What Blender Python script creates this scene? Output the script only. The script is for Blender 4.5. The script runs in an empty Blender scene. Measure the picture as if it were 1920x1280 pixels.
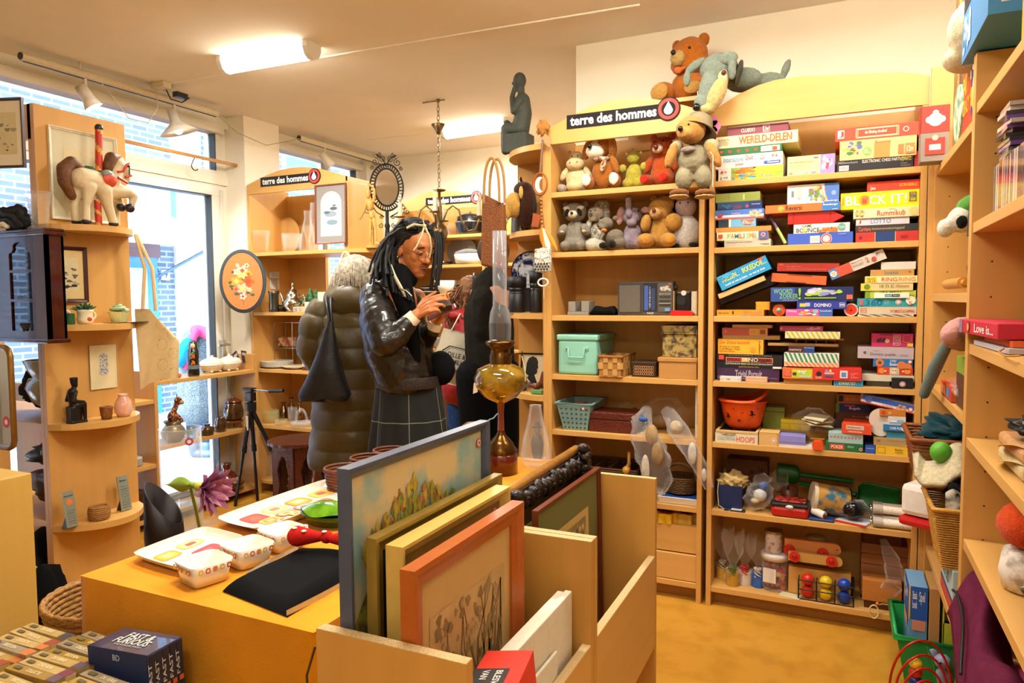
import bpy,math,random
from mathutils import Vector as V,Matrix,Euler
random.seed(7)
SC=bpy.context.scene
COL=SC.collection
PI=math.pi
FPX,CAMH=1323.0,1.4
YAW,PITCH,ROLL=math.radians(25),math.radians(3.4),math.radians(.4)
FW=V((-math.sin(YAW)*math.cos(PITCH),math.cos(YAW)*math.cos(PITCH),-math.sin(PITCH)))
R0=V((math.cos(YAW),math.sin(YAW),0));U0=R0.cross(FW)
RT=R0*math.cos(ROLL)-U0*math.sin(ROLL);UP=U0*math.cos(ROLL)+R0*math.sin(ROLL)
EYE=V((0,0,CAMH))
def ray(px,py):return FW+RT*((px-960)/FPX)+UP*((640-py)/FPX)
def onY(px,py,y):d=ray(px,py);return EYE+d*(y/d.y)
def onX(px,py,x):d=ray(px,py);return EYE+d*(x/d.x)
def onZ(px,py,z):d=ray(px,py);return EYE+d*((z-CAMH)/d.z)
def atD(px,py,dist):return EYE+ray(px,py)*dist
def ppm(p):return FPX/(V(p)-EYE).dot(FW)
cam=bpy.data.objects.new('camera',bpy.data.cameras.new('camera'));COL.objects.link(cam)
cam.matrix_world=Matrix(((RT.x,UP.x,-FW.x,0),(RT.y,UP.y,-FW.y,0),(RT.z,UP.z,-FW.z,CAMH),(0,0,0,1)))
cam.data.sensor_width=36;cam.data.lens=FPX/1920*36;cam.data.clip_start=.02;cam.data.clip_end=200
SC.camera=cam
_M={}
def lin(h):
 if isinstance(h,tuple):return h
 if len(h)==3:h=''.join(c*2 for c in h)
 return tuple((lambda v:v/12.92 if v<=.04045 else((v+.055)/1.055)**2.4)(int(h[i:i+2],16)/255)for i in(0,2,4))
def newmat(name):
 m=bpy.data.materials.new(name);m.use_nodes=True
 return m,m.node_tree,m.node_tree.nodes['Principled BSDF']
def mat(h,rough=.5,metal=0,trans=0,var=.06,scale=60,bump=0,bscale=300,sheen=0,emit=0,alpha=1,ior=1.45,coat=0,wood=0,c2=None,thr=.5):
 key=(h,rough,metal,trans,var,scale,bump,bscale,sheen,emit,alpha,coat,wood,c2,thr)
 if key in _M:return _M[key]
 m,nt,b=newmat('surface_%s'%(h if isinstance(h,str)else len(_M)))
 N,L=nt.nodes,nt.links
 c=lin(h)
 b.inputs['Base Color'].default_value=(*c,1);b.inputs['Roughness'].default_value=rough
 b.inputs['Metallic'].default_value=metal;b.inputs['Transmission Weight'].default_value=trans
 b.inputs['IOR'].default_value=ior;b.inputs['Alpha'].default_value=alpha
 b.inputs['Coat Weight'].default_value=coat
 if rough>.84:b.inputs['Specular IOR Level'].default_value=.12
 if sheen:b.inputs['Sheen Weight'].default_value=sheen;b.inputs['Sheen Roughness'].default_value=.5
 if emit:b.inputs['Emission Color'].default_value=(*c,1);b.inputs['Emission Strength'].default_value=emit
 if var or wood or c2 or bump:
  tc=N.new('ShaderNodeTexCoord');mp=N.new('ShaderNodeMapping');L.new(tc.outputs['Object'],mp.inputs[0])
  if wood:mp.inputs['Scale'].default_value={1:(1,1,.06),2:(.06,1,1),3:(1,.06,1)}[wood]
 if(var or c2)and not emit:
  nz=N.new('ShaderNodeTexNoise');nz.inputs['Scale'].default_value=scale;nz.inputs['Detail'].default_value=4
  L.new(mp.outputs[0],nz.inputs[0])
  mx=N.new('ShaderNodeMix');mx.data_type='RGBA'
  d=lin(c2)if c2 else tuple(v*(1-var*2.2)for v in c)
  mx.inputs[6].default_value=(*d,1);mx.inputs[7].default_value=(*c,1)
  rr=N.new('ShaderNodeMapRange');w=.08 if c2 else .25
  rr.inputs[1].default_value=thr-w;rr.inputs[2].default_value=thr+w
  L.new(nz.outputs[0],rr.inputs[0]);L.new(rr.outputs[0],mx.inputs[0]);L.new(mx.outputs[2],b.inputs['Base Color'])
 if bump:
  n2=N.new('ShaderNodeTexNoise');n2.inputs['Scale'].default_value=bscale;n2.inputs['Detail'].default_value=3
  L.new(mp.outputs[0],n2.inputs[0]);bp=N.new('ShaderNodeBump');bp.inputs['Strength'].default_value=bump;bp.inputs['Distance'].default_value=.004
  L.new(n2.outputs[0],bp.inputs['Height']);L.new(bp.outputs[0],b.inputs['Normal'])
 if alpha<1:
  lw=N.new('ShaderNodeLayerWeight');lw.inputs[0].default_value=.35;r2=N.new('ShaderNodeMapRange');r2.inputs[1].default_value=.1;r2.inputs[3].default_value=alpha*.3;r2.inputs[4].default_value=min(1,alpha*.5+.35)
  L.new(lw.outputs['Facing'],r2.inputs[0]);L.new(r2.outputs[0],b.inputs['Alpha'])
 _M[key]=m;return m
WOODC='d29f56'
WOOD=mat(WOODC,.42,var=.05,scale=22,wood=1)
WOODH=mat('d6a45a',.42,var=.05,scale=22,wood=2)
WOODY=mat('d6a45a',.42,var=.05,scale=22,wood=3)
GLASS=mat('ffffff',.02,trans=1,var=0,ior=1.3)
def glassmat(h,rough=.03,alpha=1):return mat(h,rough,trans=1,var=0,ior=1.35,alpha=alpha)
PRINT=lambda h:mat(h,.65,var=0)
def card(h):return mat(h,.55,var=.03,scale=30)
def plush(h,c2=None,thr=.5):return mat(h,.95,var=.16,scale=90,bump=.9,bscale=260,sheen=.15,c2=c2,thr=thr)
def cloth(h,var=.08,bump=.5,bs=500):return mat(h,.9,var=var,scale=40,bump=bump,bscale=bs)
BLACKM=mat('141416',.5,var=0)
def frame(p,q):
 z=(V(q)-V(p));
 if z.length<1e-9:z=V((0,0,1))
 z.normalize();a=V((0,0,1))if abs(z.z)<.95 else V((1,0,0))
 x=a.cross(z).normalized();return x,z.cross(x),z
_TX={}
class MB:
 def __init__(s):s.v=[];s.f=[];s.m=[];s.sm=[];s.mats=[];s.T=None
 def mi(s,m):
  if m not in s.mats:s.mats.append(m)
  return s.mats.index(m)
 def add(s,vs,fs,m,smooth=False):
  o=len(s.v);i=s.mi(m)
  s.v+=[tuple(s.T@V(v))if s.T is not None else tuple(v)for v in vs]
  s.f+=[tuple(o+k for k in f)for f in fs];s.m+=[i]*len(fs);s.sm+=[smooth]*len(fs)
  return s
 def box(s,x0,x1,y0,y1,z0,z1,m,R=None):
  vs=[(x,y,z)for z in(z0,z1)for y in(y0,y1)for x in(x0,x1)]
  if R is not None:vs=[R@V(v)for v in vs]
  return s.add(vs,[(0,2,3,1),(4,5,7,6),(0,1,5,4),(2,6,7,3),(0,4,6,2),(1,3,7,5)],m)
 def cyl(s,p,q,r,m,n=16,r2=None,caps=True,smooth=True):
  p,q=V(p),V(q);x,y,z=frame(p,q);r2=r if r2 is None else r2
  vs=[c+(x*math.cos(a)+y*math.sin(a))*rr for c,rr in((p,r),(q,r2))for a in[2*PI*i/n for i in range(n)]]
  s.add(vs,[(i,(i+1)%n,n+(i+1)%n,n+i)for i in range(n)],m,smooth)
  if caps:s.add(vs,[tuple(reversed(range(n))),tuple(range(n,2*n))],m)
  return s
 def tb(s,pts,r,m,n=8,closed=False,sx=1):
  pts=[V(p)for p in pts];k=len(pts);rs=r if isinstance(r,(list,tuple))else[r]*k
  vs=[];px=None
  for i,p in enumerate(pts):
   a=pts[(i-1)%k]if(i or closed)else p;b=pts[(i+1)%k]if(i<k-1 or closed)else p
   t=(b-a).normalized()if(b-a).length>1e-9 else V((0,0,1))
   if px is None:x,y,_=frame(V((0,0,0)),t)
   else:
    x=px-t*px.dot(t);x=x.normalized()if x.length>1e-6 else frame(V((0,0,0)),t)[0];y=t.cross(x)
   px=x
   vs+=[p+(x*math.cos(2*PI*j/n)*sx+y*math.sin(2*PI*j/n))*rs[i]for j in range(n)]
  fs=[(i*n+j,i*n+(j+1)%n,((i+1)%k)*n+(j+1)%n,((i+1)%k)*n+j)for i in range(k if closed else k-1)for j in range(n)]
  s.add(vs,fs,m,True)
  if not closed:s.add(vs,[tuple(reversed(range(n))),tuple(range((k-1)*n,k*n))],m)
  return s
 def lt(s,prof,c,m,n=24,sx=1,sy=1,rot=0):
  c=V(c);vs=[]
  for r,z in prof:vs+=[c+V((r*sx*math.cos(2*PI*j/n+rot),r*sy*math.sin(2*PI*j/n+rot),z))for j in range(n)]
  k=len(prof)
  return s.add(vs,[(i*n+j,i*n+(j+1)%n,(i+1)*n+(j+1)%n,(i+1)*n+j)for i in range(k-1)for j in range(n)],m,True)
 def bl(s,c,r,m,R=None,nu=16,nv=10):
  if not isinstance(r,(tuple,list)):r=(r,r,r)
  vs=[];c=V(c)
  for i in range(nv+1):
   t=PI*i/nv
   for j in range(nu):
    a=2*PI*j/nu;p=V((r[0]*math.sin(t)*math.cos(a),r[1]*math.sin(t)*math.sin(a),r[2]*math.cos(t)))
    vs.append(c+(R@p if R is not None else p))
  return s.add(vs,[(i*nu+j,(i+1)*nu+j,(i+1)*nu+(j+1)%nu,i*nu+(j+1)%nu)for i in range(nv)for j in range(nu)],m,True)
 def cap(s,p,q,r1,r2,m,n=14):
  p,q=V(p),V(q);x,y,z=frame(p,q);prof=[]
  for i in range(5):a=-PI/2+PI/2*i/4;prof.append((p+z*r1*math.sin(a),max(r1*math.cos(a),1e-4)))
  for i in range(5):a=PI/2*i/4;prof.append((q+z*r2*math.sin(a),max(r2*math.cos(a),1e-4)))
  vs=[c+(x*math.cos(2*PI*j/n)+y*math.sin(2*PI*j/n))*r for c,r in prof for j in range(n)]
  k=len(prof)
  s.add(vs,[(i*n+j,i*n+(j+1)%n,(i+1)*n+(j+1)%n,(i+1)*n+j)for i in range(k-1)for j in range(n)],m,True)
  s.add(vs,[tuple(reversed(range(n))),tuple(range((k-1)*n,k*n))],m,True);return s
 def ch(s,pts,rs,m):
  for i in range(len(pts)-1):s.cap(pts[i],pts[i+1],rs[i],rs[i+1],m)
  return s
 def pr(s,poly,depth,m,T=None,smooth=False):
  n=len(poly);f=(lambda u,v,w:V((u,v,w)))if T is None else T
  vs=[f(u,v,0)for u,v in poly]+[f(u,v,depth)for u,v in poly]
  s.add(vs,[(i,(i+1)%n,n+(i+1)%n,n+i)for i in range(n)],m,smooth)
  return s.add(vs,[tuple(reversed(range(n))),tuple(range(n,2*n))],m)
 def grid(s,fn,nu,nv,m,smooth=True,cu=False):
  vs=[fn(i/nu,j/nv)for j in range(nv+1)for i in range(nu+(0 if cu else 1))];w=nu if cu else nu+1
  return s.add(vs,[(j*w+i,j*w+(i+1)%w if cu else j*w+i+1,(j+1)*w+((i+1)%w if cu else i+1),(j+1)*w+i)for j in range(nv)for i in range(nu)],m,smooth)
 def text(s,txt,O,U,Vv,w,h,m,shear=0,bold=.012,keep=False):
  key=(txt,shear,bold)
  if key not in _TX:
   cu=bpy.data.curves.new('t','FONT');cu.body=txt;cu.size=1;cu.resolution_u=2;cu.shear=shear;cu.offset=bold;cu.space_line=.8
   ob=bpy.data.objects.new('t',cu);me=bpy.data.meshes.new_from_object(ob)
   vs=[(v.co.x,v.co.y)for v in me.vertices];fs=[tuple(p.vertices)for p in me.polygons]
   bpy.data.objects.remove(ob);bpy.data.curves.remove(cu);bpy.data.meshes.remove(me)
   x0=min(v[0]for v in vs);x1=max(v[0]for v in vs);y0=min(v[1]for v in vs);y1=max(v[1]for v in vs)
   _TX[key]=([((x-x0)/(x1-x0),(y-y0)/(y1-y0))for x,y in vs],fs,(x1-x0)/(y1-y0))
  vs,fs,asp=_TX[key];O,U,Vv=V(O),V(U).normalized(),V(Vv).normalized()
  if keep:h2=min(h,w/asp);O=O+U*(w-h2*asp)/2+Vv*(h-h2)/2;w,h=h2*asp,h2
  return s.add([O+U*(x*w)+Vv*(y*h)for x,y in vs],fs,m)
 def disk(s,c,r,U,Vv,m,n=20,ry=None):
  c,U,Vv=V(c),V(U).normalized(),V(Vv).normalized();ry=ry or r
  return s.add([c+U*(r*math.cos(2*PI*i/n))+Vv*(ry*math.sin(2*PI*i/n))for i in range(n)],[tuple(range(n))],m)
 def bd(s,name,parent=None,bev=0,vox=0,smooth=0,disp=0,dscale=.01,sub=0,**props):
  me=bpy.data.meshes.new(name);me.from_pydata(s.v,[],s.f)
  for m in s.mats:me.materials.append(m)
  me.polygons.foreach_set('material_index',s.m);me.polygons.foreach_set('use_smooth',s.sm)
  o=bpy.data.objects.new(name,me);COL.objects.link(o)
  if parent is not None:o.parent=parent;o.matrix_parent_inverse=parent_inv(parent)
  if bev:
   md=o.modifiers.new('b','BEVEL');md.width=bev;md.segments=2;md.limit_method='ANGLE';md.angle_limit=.7
  if vox:
   md=o.modifiers.new('r','REMESH');md.mode='VOXEL';md.voxel_size=vox;md.use_smooth_shade=True
   if smooth:md=o.modifiers.new('s','SMOOTH');md.factor=.5;md.iterations=smooth
  if sub:md=o.modifiers.new('u','SUBSURF');md.levels=sub;md.render_levels=sub
  if disp:
   md=o.modifiers.new('d','DISPLACE');t=bpy.data.textures.new('fur','CLOUDS');t.noise_scale=dscale;t.noise_depth=2
   md.texture=t;md.strength=disp;md.mid_level=.5
  for k,v in props.items():o[k]=v
  return o
def parent_inv(p):
 m=Matrix.Identity(4);q=p
 while q is not None:m=m@Matrix.Identity(4);q=None
 return world(p).inverted()
def world(o):
 m=Matrix.LocRotScale(o.location,o.rotation_euler,o.scale)
 return world(o.parent)@o.matrix_parent_inverse@m if o.parent else m
def tag(o,label,cat,group=None,kind=None):
 o['label']=label;o['category']=cat
 if group:o['group']=group
 if kind:o['kind']=kind
 return o
def tH(name,label,cat,loc=(0,0,0),group=None):
 o=bpy.data.objects.new(name,None);COL.objects.link(o);o.location=loc;o.empty_display_size=.05
 return tag(o,label,cat,group)
def struct(o):o['kind']='structure';return o
def rot(ax,deg,c=(0,0,0)):
 c=V(c);return Matrix.Translation(c)@Matrix.Rotation(math.radians(deg),4,ax)@Matrix.Translation(-c)
def dup(root,loc,label=None,rz=0):
 r=root.copy();COL.objects.link(r);r.location=loc;r.rotation_euler=(0,0,rz)
 if label:r['label']=label
 for ch in list(root.children):
  c=ch.copy();COL.objects.link(c);c.parent=r
  for g in ch.children:d=g.copy();COL.objects.link(d);d.parent=c
 return r
XA,YA,ZA=V((1,0,0)),V((0,1,0)),V((0,0,1))
# THE ROOM
CEIL,WX,WG,WB,WBIG,XC=2.73,-4.06,-4.15,5.6,3.59,-1.29
WALLM=mat('f1ead8',.85,var=.02,scale=5,bump=.05,bscale=80)
WHITEF=mat('eeeadd',.5,var=.02)
def structbox(name,*a,m=WALLM,bev=0):return struct(MB().box(*a,m).bd(name,bev=bev))
FL=mat('c28c30',.36,var=.10,scale=9,c2='b58027',thr=.46)
structbox('floor',-4.12,2.2,-2.2,5.6,-.1,0,m=FL)
CM=mat('f0ebe2',.9,var=.02,scale=4,bump=.1,bscale=120)
structbox('ceiling',-4.3,2.2,-2.2,5.75,CEIL,CEIL+.1,m=CM)
structbox('wall_back',-4.3,XC,WB,WB+.15,0,CEIL)
structbox('wall_side',XC,XC+.12,WBIG+.1,WB,0,CEIL)
structbox('wall_display',XC,2.2,WBIG,WBIG+.1,0,CEIL)
structbox('wall_right',.75,.87,-2.2,WBIG,0,CEIL)
structbox('wall_near',-4.3,2.2,-2.3,-2.2,0,CEIL)
b=MB().box(-4.25,WX,-2.2,5.6,2.64,CEIL,WHITEF).box(-4.2,WX+.02,-2.2,3.8,2.60,2.66,WHITEF)
b.box(-4.2,WX+.02,4.1,5.6,2.60,2.66,WHITEF)
b.box(-4.25,WX,-2.2,0.9,0,2.64,WALLM)
struct(b.bd('wall_window',bev=.004))
structbox('wall_pier',-4.25,-3.906,3.85,4.2,0,CEIL)
structbox('wall_window',-4.25,-4.075,.9,3.86,2.24,2.31)
structbox('wall_pier',-4.25,-4.095,3.80,3.86,0,2.66)
structbox('wall_pier',-4.25,-4.0,5.42,5.6,0,CEIL)
def winframe(name,y0,y1,z0,z1,w=.05,mull=(),trans=(),glass=True):
 f=MB()
 for a in((y0,y1,z0,z0+w),(y0,y1,z1-w,z1),(y0,y0+w,z0+w,z1-w),(y1-w,y1,z0+w,z1-w)):f.box(-4.19,-4.09,*a,WHITEF)
 for y in mull:f.box(-4.19,-4.09,y-w/2,y+w/2,z0,z1,WHITEF)
 for z in trans:f.box(-4.18,-4.1,y0,y1,z-w/2,z+w/2,WHITEF)
 o=struct(f.bd(name,bev=.003))
 dk=mat('39434c',.4,var=0)
 g=MB();e=.008
 for a in((y0+w,y1-w,z1-w-e,z1-w),(y1-w-e,y1-w,z0+w,z1-w),(y0+w,y0+w+e,z0+w,z1-w)):g.box(-4.155,-4.088,*a,dk)
 g.bd('seal',o)
 MB().box(-4.146,-4.14,y0+w*.9,y1-w*.9,z0+w*.9,z1-w*.9,glassmat('f2faff',0)).bd('window_pane',o)
 return o
winframe('window_1',0.9,3.8,2.30,2.66,.04)
door=winframe('door_1',2.72,3.80,.0,2.25,.09)
MB().box(-4.09,-4.05,3.735,3.765,.95,1.12,mat('c9c6bd',.3,1,var=0)).tb([(-4.06,3.75,1.09),(-4.0,3.75,1.09),(-4.0,3.65,1.09)],.009,mat('c9c6bd',.3,1,var=0)).bd('door_handle',door)
MB().box(-4.085,-4.07,3.78,3.80,.35,2.2,mat('d8d4c8',.4,var=0)).bd('hinge_rail',door)
winframe('window_2',0.9,2.68,.08,2.25,.06)
winframe('window_3',4.2,5.42,.3,2.66,.04,mull=(4.98,),trans=(2.2,))
struct(MB().box(-4.16,-4.02,.9,5.5,0,.08,mat('3a3a3c',.6)).bd('baseboard_window'))
struct(MB().box(XC-.5,-2.7,5.585,5.6,0,.08,WHITEF).bd('baseboard_back'))
b=MB()
p=onZ(290,160,CEIL);q=onZ(870,62,CEIL);q2=onZ(1200,8,CEIL)
b.tb([p,q,q2],.007,WHITEF,8)
p=onZ(688,262,CEIL);q=onZ(800,250,CEIL);b.tb([p,q],.007,WHITEF,8)
struct(b.bd('trim_1'))
# OUTSIDE (street across the window)
def brickmat(name,a,b_,mortar,s=1):
 m,nt,bs=newmat(name);N,L=nt.nodes,nt.links
 tc=N.new('ShaderNodeTexCoord');sp=N.new('ShaderNodeSeparateXYZ');cb=N.new('ShaderNodeCombineXYZ');L.new(tc.outputs['Object'],sp.inputs[0])
 L.new(sp.outputs['Y'],cb.inputs[0]);L.new(sp.outputs['Z'],cb.inputs[1])
 br=N.new('ShaderNodeTexBrick');L.new(cb.outputs[0],br.inputs[0])
 br.inputs['Color1'].default_value=(*lin(a),1);br.inputs['Color2'].default_value=(*lin(b_),1);br.inputs['Mortar'].default_value=(*lin(mortar),1)
 br.inputs['Scale'].default_value=s;br.inputs['Mortar Size'].default_value=.012;br.inputs['Brick Width'].default_value=.23;br.inputs['Row Height'].default_value=.075
 L.new(br.outputs[0],bs.inputs['Base Color']);bs.inputs['Roughness'].default_value=.9;return m
BR=brickmat('street_brick','5d6672','707a86','9aa4ae')
PAVE=brickmat('street_paving','9a9fa3','aab0b4','6d7276')
def pavem():
 m,nt,bs=newmat('paving');N,L=nt.nodes,nt.links
 tc=N.new('ShaderNodeTexCoord');br=N.new('ShaderNodeTexBrick');L.new(tc.outputs['Object'],br.inputs[0])
 br.inputs['Color1'].default_value=(.42,.46,.5,1);br.inputs['Color2'].default_value=(.5,.54,.58,1);br.inputs['Mortar'].default_value=(.2,.22,.25,1)
 br.inputs['Scale'].default_value=1;br.inputs['Mortar Size'].default_value=.012;br.inputs['Brick Width'].default_value=.3;br.inputs['Row Height'].default_value=.2
 L.new(br.outputs[0],bs.inputs['Base Color']);bs.inputs['Roughness'].default_value=.7;return m
tag(MB().box(-30,-4.3,-6,40,-.2,-.12,pavem()).bd('street_paving',kind='structure'),'grey paved street outside the shop windows','street')
FX=-8.5
fac=tH('street_facade','brick house front with blue door across the street','building',(FX,7,-.12))
MB().box(FX-.3,FX,-3,7.02,-.12,7,BR).box(FX-.3,FX,7.5,16,-.12,7,BR).bd('brick_wall',fac)
cream=mat('e9e6da',.7)
b=MB().box(FX-.3,FX+.05,7.02,7.5,-.12,7,cream)
for k in range(5):b.box(FX+.05,FX+.08,7.05+k*.095,7.09+k*.095,-.12,2.9,cream)
b.box(FX,FX+.2,6.98,7.54,2.95,3.1,cream);b.bd('pilaster',fac)
blue=mat('2f7fc4',.4)
b=MB().box(FX,FX+.06,5.6,6.70,-.12,2.0,blue);b.box(FX+.06,FX+.09,5.8,6.52,.2,1.85,mat('9fc6e6',.2));b.bd('entrance_door',fac)
MB().box(FX,FX+.07,5.5,6.75,2.0,2.2,mat('6d4848',.5)).bd('sign_board',fac)
b=MB().box(FX,FX+.08,5.2,6.95,2.55,3.05,mat('eef4f8',.3));b.box(FX,FX+.1,6.93,7.0,2.5,3.1,mat('55aacc',.4));b.bd('shop_window',fac)
b=MB();b.box(FX+.02,FX+.05,6.78,6.90,1.70,1.84,mat('f2f2f0',.4));b.text('9',(FX+.055,6.815,1.73),YA,ZA,.05,.09,mat('222222'));b.bd('house_number',fac)
for i,(y,z)in enumerate(((7.6,.3),(7.6,2.3),(9.2,.4),(9.2,2.5),(10.7,.4),(10.7,2.5),(12.4,1.2),(3.6,2.6),(1.5,2.6),(2.5,.3))):
 f=MB().box(FX-.02,FX+.03,y,y+1.1,z,z+1.6,mat('e4eef4',.4)).bd('window',fac)
 MB().box(FX+.03,FX+.035,y+.06,y+1.04,z+.06,z+.75,mat('4f7898',.1)).box(FX+.03,FX+.035,y+.06,y+1.04,z+.82,z+1.54,mat('4f7898',.1)).bd('pane',f)
aw=tH('awning','pink and white shop awning over the blue door across the street','awning',(FX+.06,6.3,2.4))
A0,A1=FX+.09,FX+.95
MB().add([(A0,5.0,2.62),(A0,6.75,2.62),(A1,6.95,2.18),(A1,5.0,2.18),(A0,5.0,2.64),(A0,6.75,2.64),(A1,6.95,2.2),(A1,5.0,2.2)],[(0,1,2,3),(7,6,5,4),(2,6,7,3),(0,4,5,1),(1,5,6,2),(3,7,4,0)],mat('f2cdd8',.7)).bd('canopy',aw)
MB().box(A1-.02,A1+.02,5.0,6.95,2.10,2.2,mat('e8e6ea',.7)).bd('valance',aw)
MB().cyl((A0,6.7,1.75),(A1-.02,6.9,2.15),.02,mat('7f9bb4',.4,1)).bd('support_arm',aw)
# LIGHT
w=bpy.data.worlds.new('world');SC.world=w;w.use_nodes=True
nt=w.node_tree;bg=nt.nodes['Background']
sky=nt.nodes.new('ShaderNodeTexSky');sky.sky_type='NISHITA';sky.sun_disc=False;sky.sun_elevation=math.radians(35);sky.sun_rotation=math.radians(200);sky.dust_density=3
nt.links.new(sky.outputs[0],bg.inputs[0]);bg.inputs[1].default_value=3.4
def area(name,loc,rotx,sx,sy,watt,col,ry=0,rz=0,spread=180):
 l=bpy.data.lights.new(name,'AREA');l.shape='RECTANGLE';l.size=sx;l.size_y=sy;l.energy=watt;l.color=col;l.spread=math.radians(spread)
 o=bpy.data.objects.new(name,l);COL.objects.link(o);o.location=loc;o.rotation_euler=(math.radians(rotx),math.radians(ry),math.radians(rz));return o
WARM=(1,.97,.91)
TUBE=mat((1,.9,.7),emit=20,var=0)
CAPM=mat('e9e6da',.4,var=0)
def lamp(p,q,label,watt):
 p,q=V(p),V(q);c=(p+q)/2;t=tH('ceiling_lamp',label,'lamp',(c.x,c.y,CEIL),'white batten lamps on the ceiling')
 d=(q-p).normalized();s=V((-d.y,d.x,0));L=(q-p).length
 prof=[(-.055,0),(.055,0),(.055,-.03),(.04,-.065),(.015,-.08),(-.015,-.08),(-.04,-.065),(-.055,-.03)]
 f=lambda u,v,w_:V((p.x,p.y,CEIL))+s*u+ZA*v+d*w_
 MB().pr(prof,L,TUBE,f).bd('diffuser',t)
 for k,e in((0,-1),(L,1)):MB().pr([(u*1.05,v*1.05)for u,v in prof],.03*e,CAPM,lambda u,v,w_,k=k:f(u,v,k+w_)).bd('end_cap',t)
 if watt:area('lamp_light',(c.x,c.y,CEIL-.10),0,L,.1,watt,WARM,rz=math.degrees(math.atan2(d.y,d.x)))
l1,l2=onZ(428,123,CEIL-.04),onZ(580,96,CEIL-.04);lamp(l1,l2,'white batten lamp on the ceiling nearest the spotlight track',42)
l1,l2=onZ(838,250,CEIL-.04),onZ(945,234,CEIL-.04);l2=l1+(l2-l1)*1.05;lamp(l1,l2,'white batten lamp on the ceiling behind the chandelier chain',42)
lamp((-1.5,1.3,CEIL),(-.6,1.3,CEIL),'white batten lamp above the sales table',24)
lamp((-.1,2.5,CEIL),(.65,2.5,CEIL),'white batten lamp in front of the game shelves',19)
lamp((-1.25,2.5,CEIL),(-.5,2.5,CEIL),'white batten lamp in front of the soft toy shelves',21)
lamp((-.5,-.6,CEIL),(.4,-.6,CEIL),'white batten lamp behind the photographer',14)
SC.view_settings.view_transform='Standard';SC.view_settings.look='None';SC.view_settings.gamma=1;SC.view_settings.use_curve_mapping=False
SC.view_settings.exposure=.05
SC.cycles.max_bounces=8;SC.cycles.transparent_max_bounces=12;SC.cycles.transmission_bounces=8;SC.cycles.caustics_refractive=False;SC.cycles.caustics_reflective=False
SC.cycles.sample_clamp_indirect=6
# SHELF UNITS
def carcass(b,x0,x1,y0,y1,top,side=.022):
 pass
def shelfunit(name,label,x0,x1,y0,y1,shelves,top,arch,val,group=None,holes=False,back=True,toe=True,posts=(True,True)):
 """unit whose open front faces -Y; parts: side panels, shelves, arched valance, back"""
 t=tH(name,label,'shelf unit',((x0+x1)/2,(y0+y1)/2,0),group)
 for k,x in enumerate((x0,x1-.022)):
  if posts[k]:MB().box(x,x+.022,y0,y1,0,top,WOOD).bd('side_panel',t,bev=.0015)
 for z in shelves:MB().box(x0+.022,x1-.022,y0+.004,y1-.01,z-.025,z,WOODH).bd('shelf',t,bev=.0015)
 if back:MB().box(x0+.022,x1-.022,y1-.01,y1,.06,top-.01,WOOD).bd('back_panel',t)
 if toe:MB().box(x0+.022,x1-.022,y0+.06,y0+.075,0,shelves[0]-.025,mat('a9793f',.5,var=.05)).bd('plinth',t)
 if arch:
  n=20;poly=[(x0,val),(x1,val)]+[(x1-(x1-x0)*i/n,top+(.1 if arch=='game'else arch)*math.sin(PI*i/n))for i in range(n+1)]
  if arch=='game':poly=[(x0,val),(x1,val)]+[(x1,2.255),(x1-.05,2.272),(.18,2.286),(.03,2.300),(-.11,2.312),(-.2,2.318),(-.27,2.316),(-.34,2.303),(-.42,2.275),(-.48,2.243),(x0,2.212)]
  MB().pr(poly,.02,WOODH,lambda u,v,w_:V((u,y0-.002+w_,v))).bd('valance',t,bev=.0015)
 return t
def sign(t_label,x0,z0,y,L=.535,slope=0):
 """black strip reading terre des hommes with a red ring and white drop"""
 h=.064;t=MB();y-=.003
 bk,wh,rd=mat('100c0c',.8,var=0),mat('f6f4ee',.8,var=0),mat('d2473f',.8,var=0)
 t.box(x0,x0+L-.045,y,y+.003,z0-h/2,z0+h/2,bk)
 t.text('terre des hommes',(x0+.018,y-.0012,z0-.021),XA,ZA,L-.12,.046,wh,bold=.03)
 c=V((x0+L-.048,y-.001,z0+.006))
 t.cyl(c+V((0,.004,0)),c,.053,bk,28);t.disk(c-V((0,.0015,0)),.047,XA,ZA,rd,28);t.disk(c-V((0,.003,0)),.032,XA,ZA,bk,28)
 drop=[(0,.032)]+[(.020*math.sin(a),-.008-.018*math.cos(a))for a in[PI*.62-(PI*1.24)*i/14 for i in range(15)]]
 t.add([c+V((u,-.0045,v))for u,v in drop],[tuple(range(16))],wh)
 return tag(t.bd('shop_sign'),t_label,'sign','black name signs on the shelf units')
ZS=[.09,.445,.755,1.03,1.32,1.623,1.913]
YF,YBK=3.225,3.585
TB=(-1.312,-.559);GB=(-.537,.297)
shelfunit('shelf_unit','tall maple shelf unit with arched top full of soft toys',*TB,YF,YBK,[.09,.445,.755,1.03,1.32,1.628,1.918],2.22,.10,2.148)
_u=bpy.data.objects['shelf_unit']
MB().box(-1.0,TB[1],3.30,YBK,2.295,2.315,WOODH).bd('top_board',_u,bev=.0015)
MB().box(-1.0,TB[1],YBK-.02,YBK,2.148,2.295,WOOD).box(TB[1]-.022,TB[1],3.3,YBK-.02,2.22,2.295,WOOD).bd('top_support',_u)
shelfunit('shelf_unit','tall maple shelf unit with arched top packed with board games',*GB,YF,YBK,ZS,2.22,'game',2.148)
MB().box(TB[0]+.024,TB[1]-.024,YF+.012,YF+.03,.093,.215,WOODH).bd('drawer',_u,bev=.002)
MB().box(TB[0]+.024,TB[1]-.024,YF+.03,YF+.30,.218,.345,WOODH).bd('drawer',_u,bev=.002)
sign('large black and white name sign over the soft toy shelves',-1.205,2.243,YF-.003)
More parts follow.
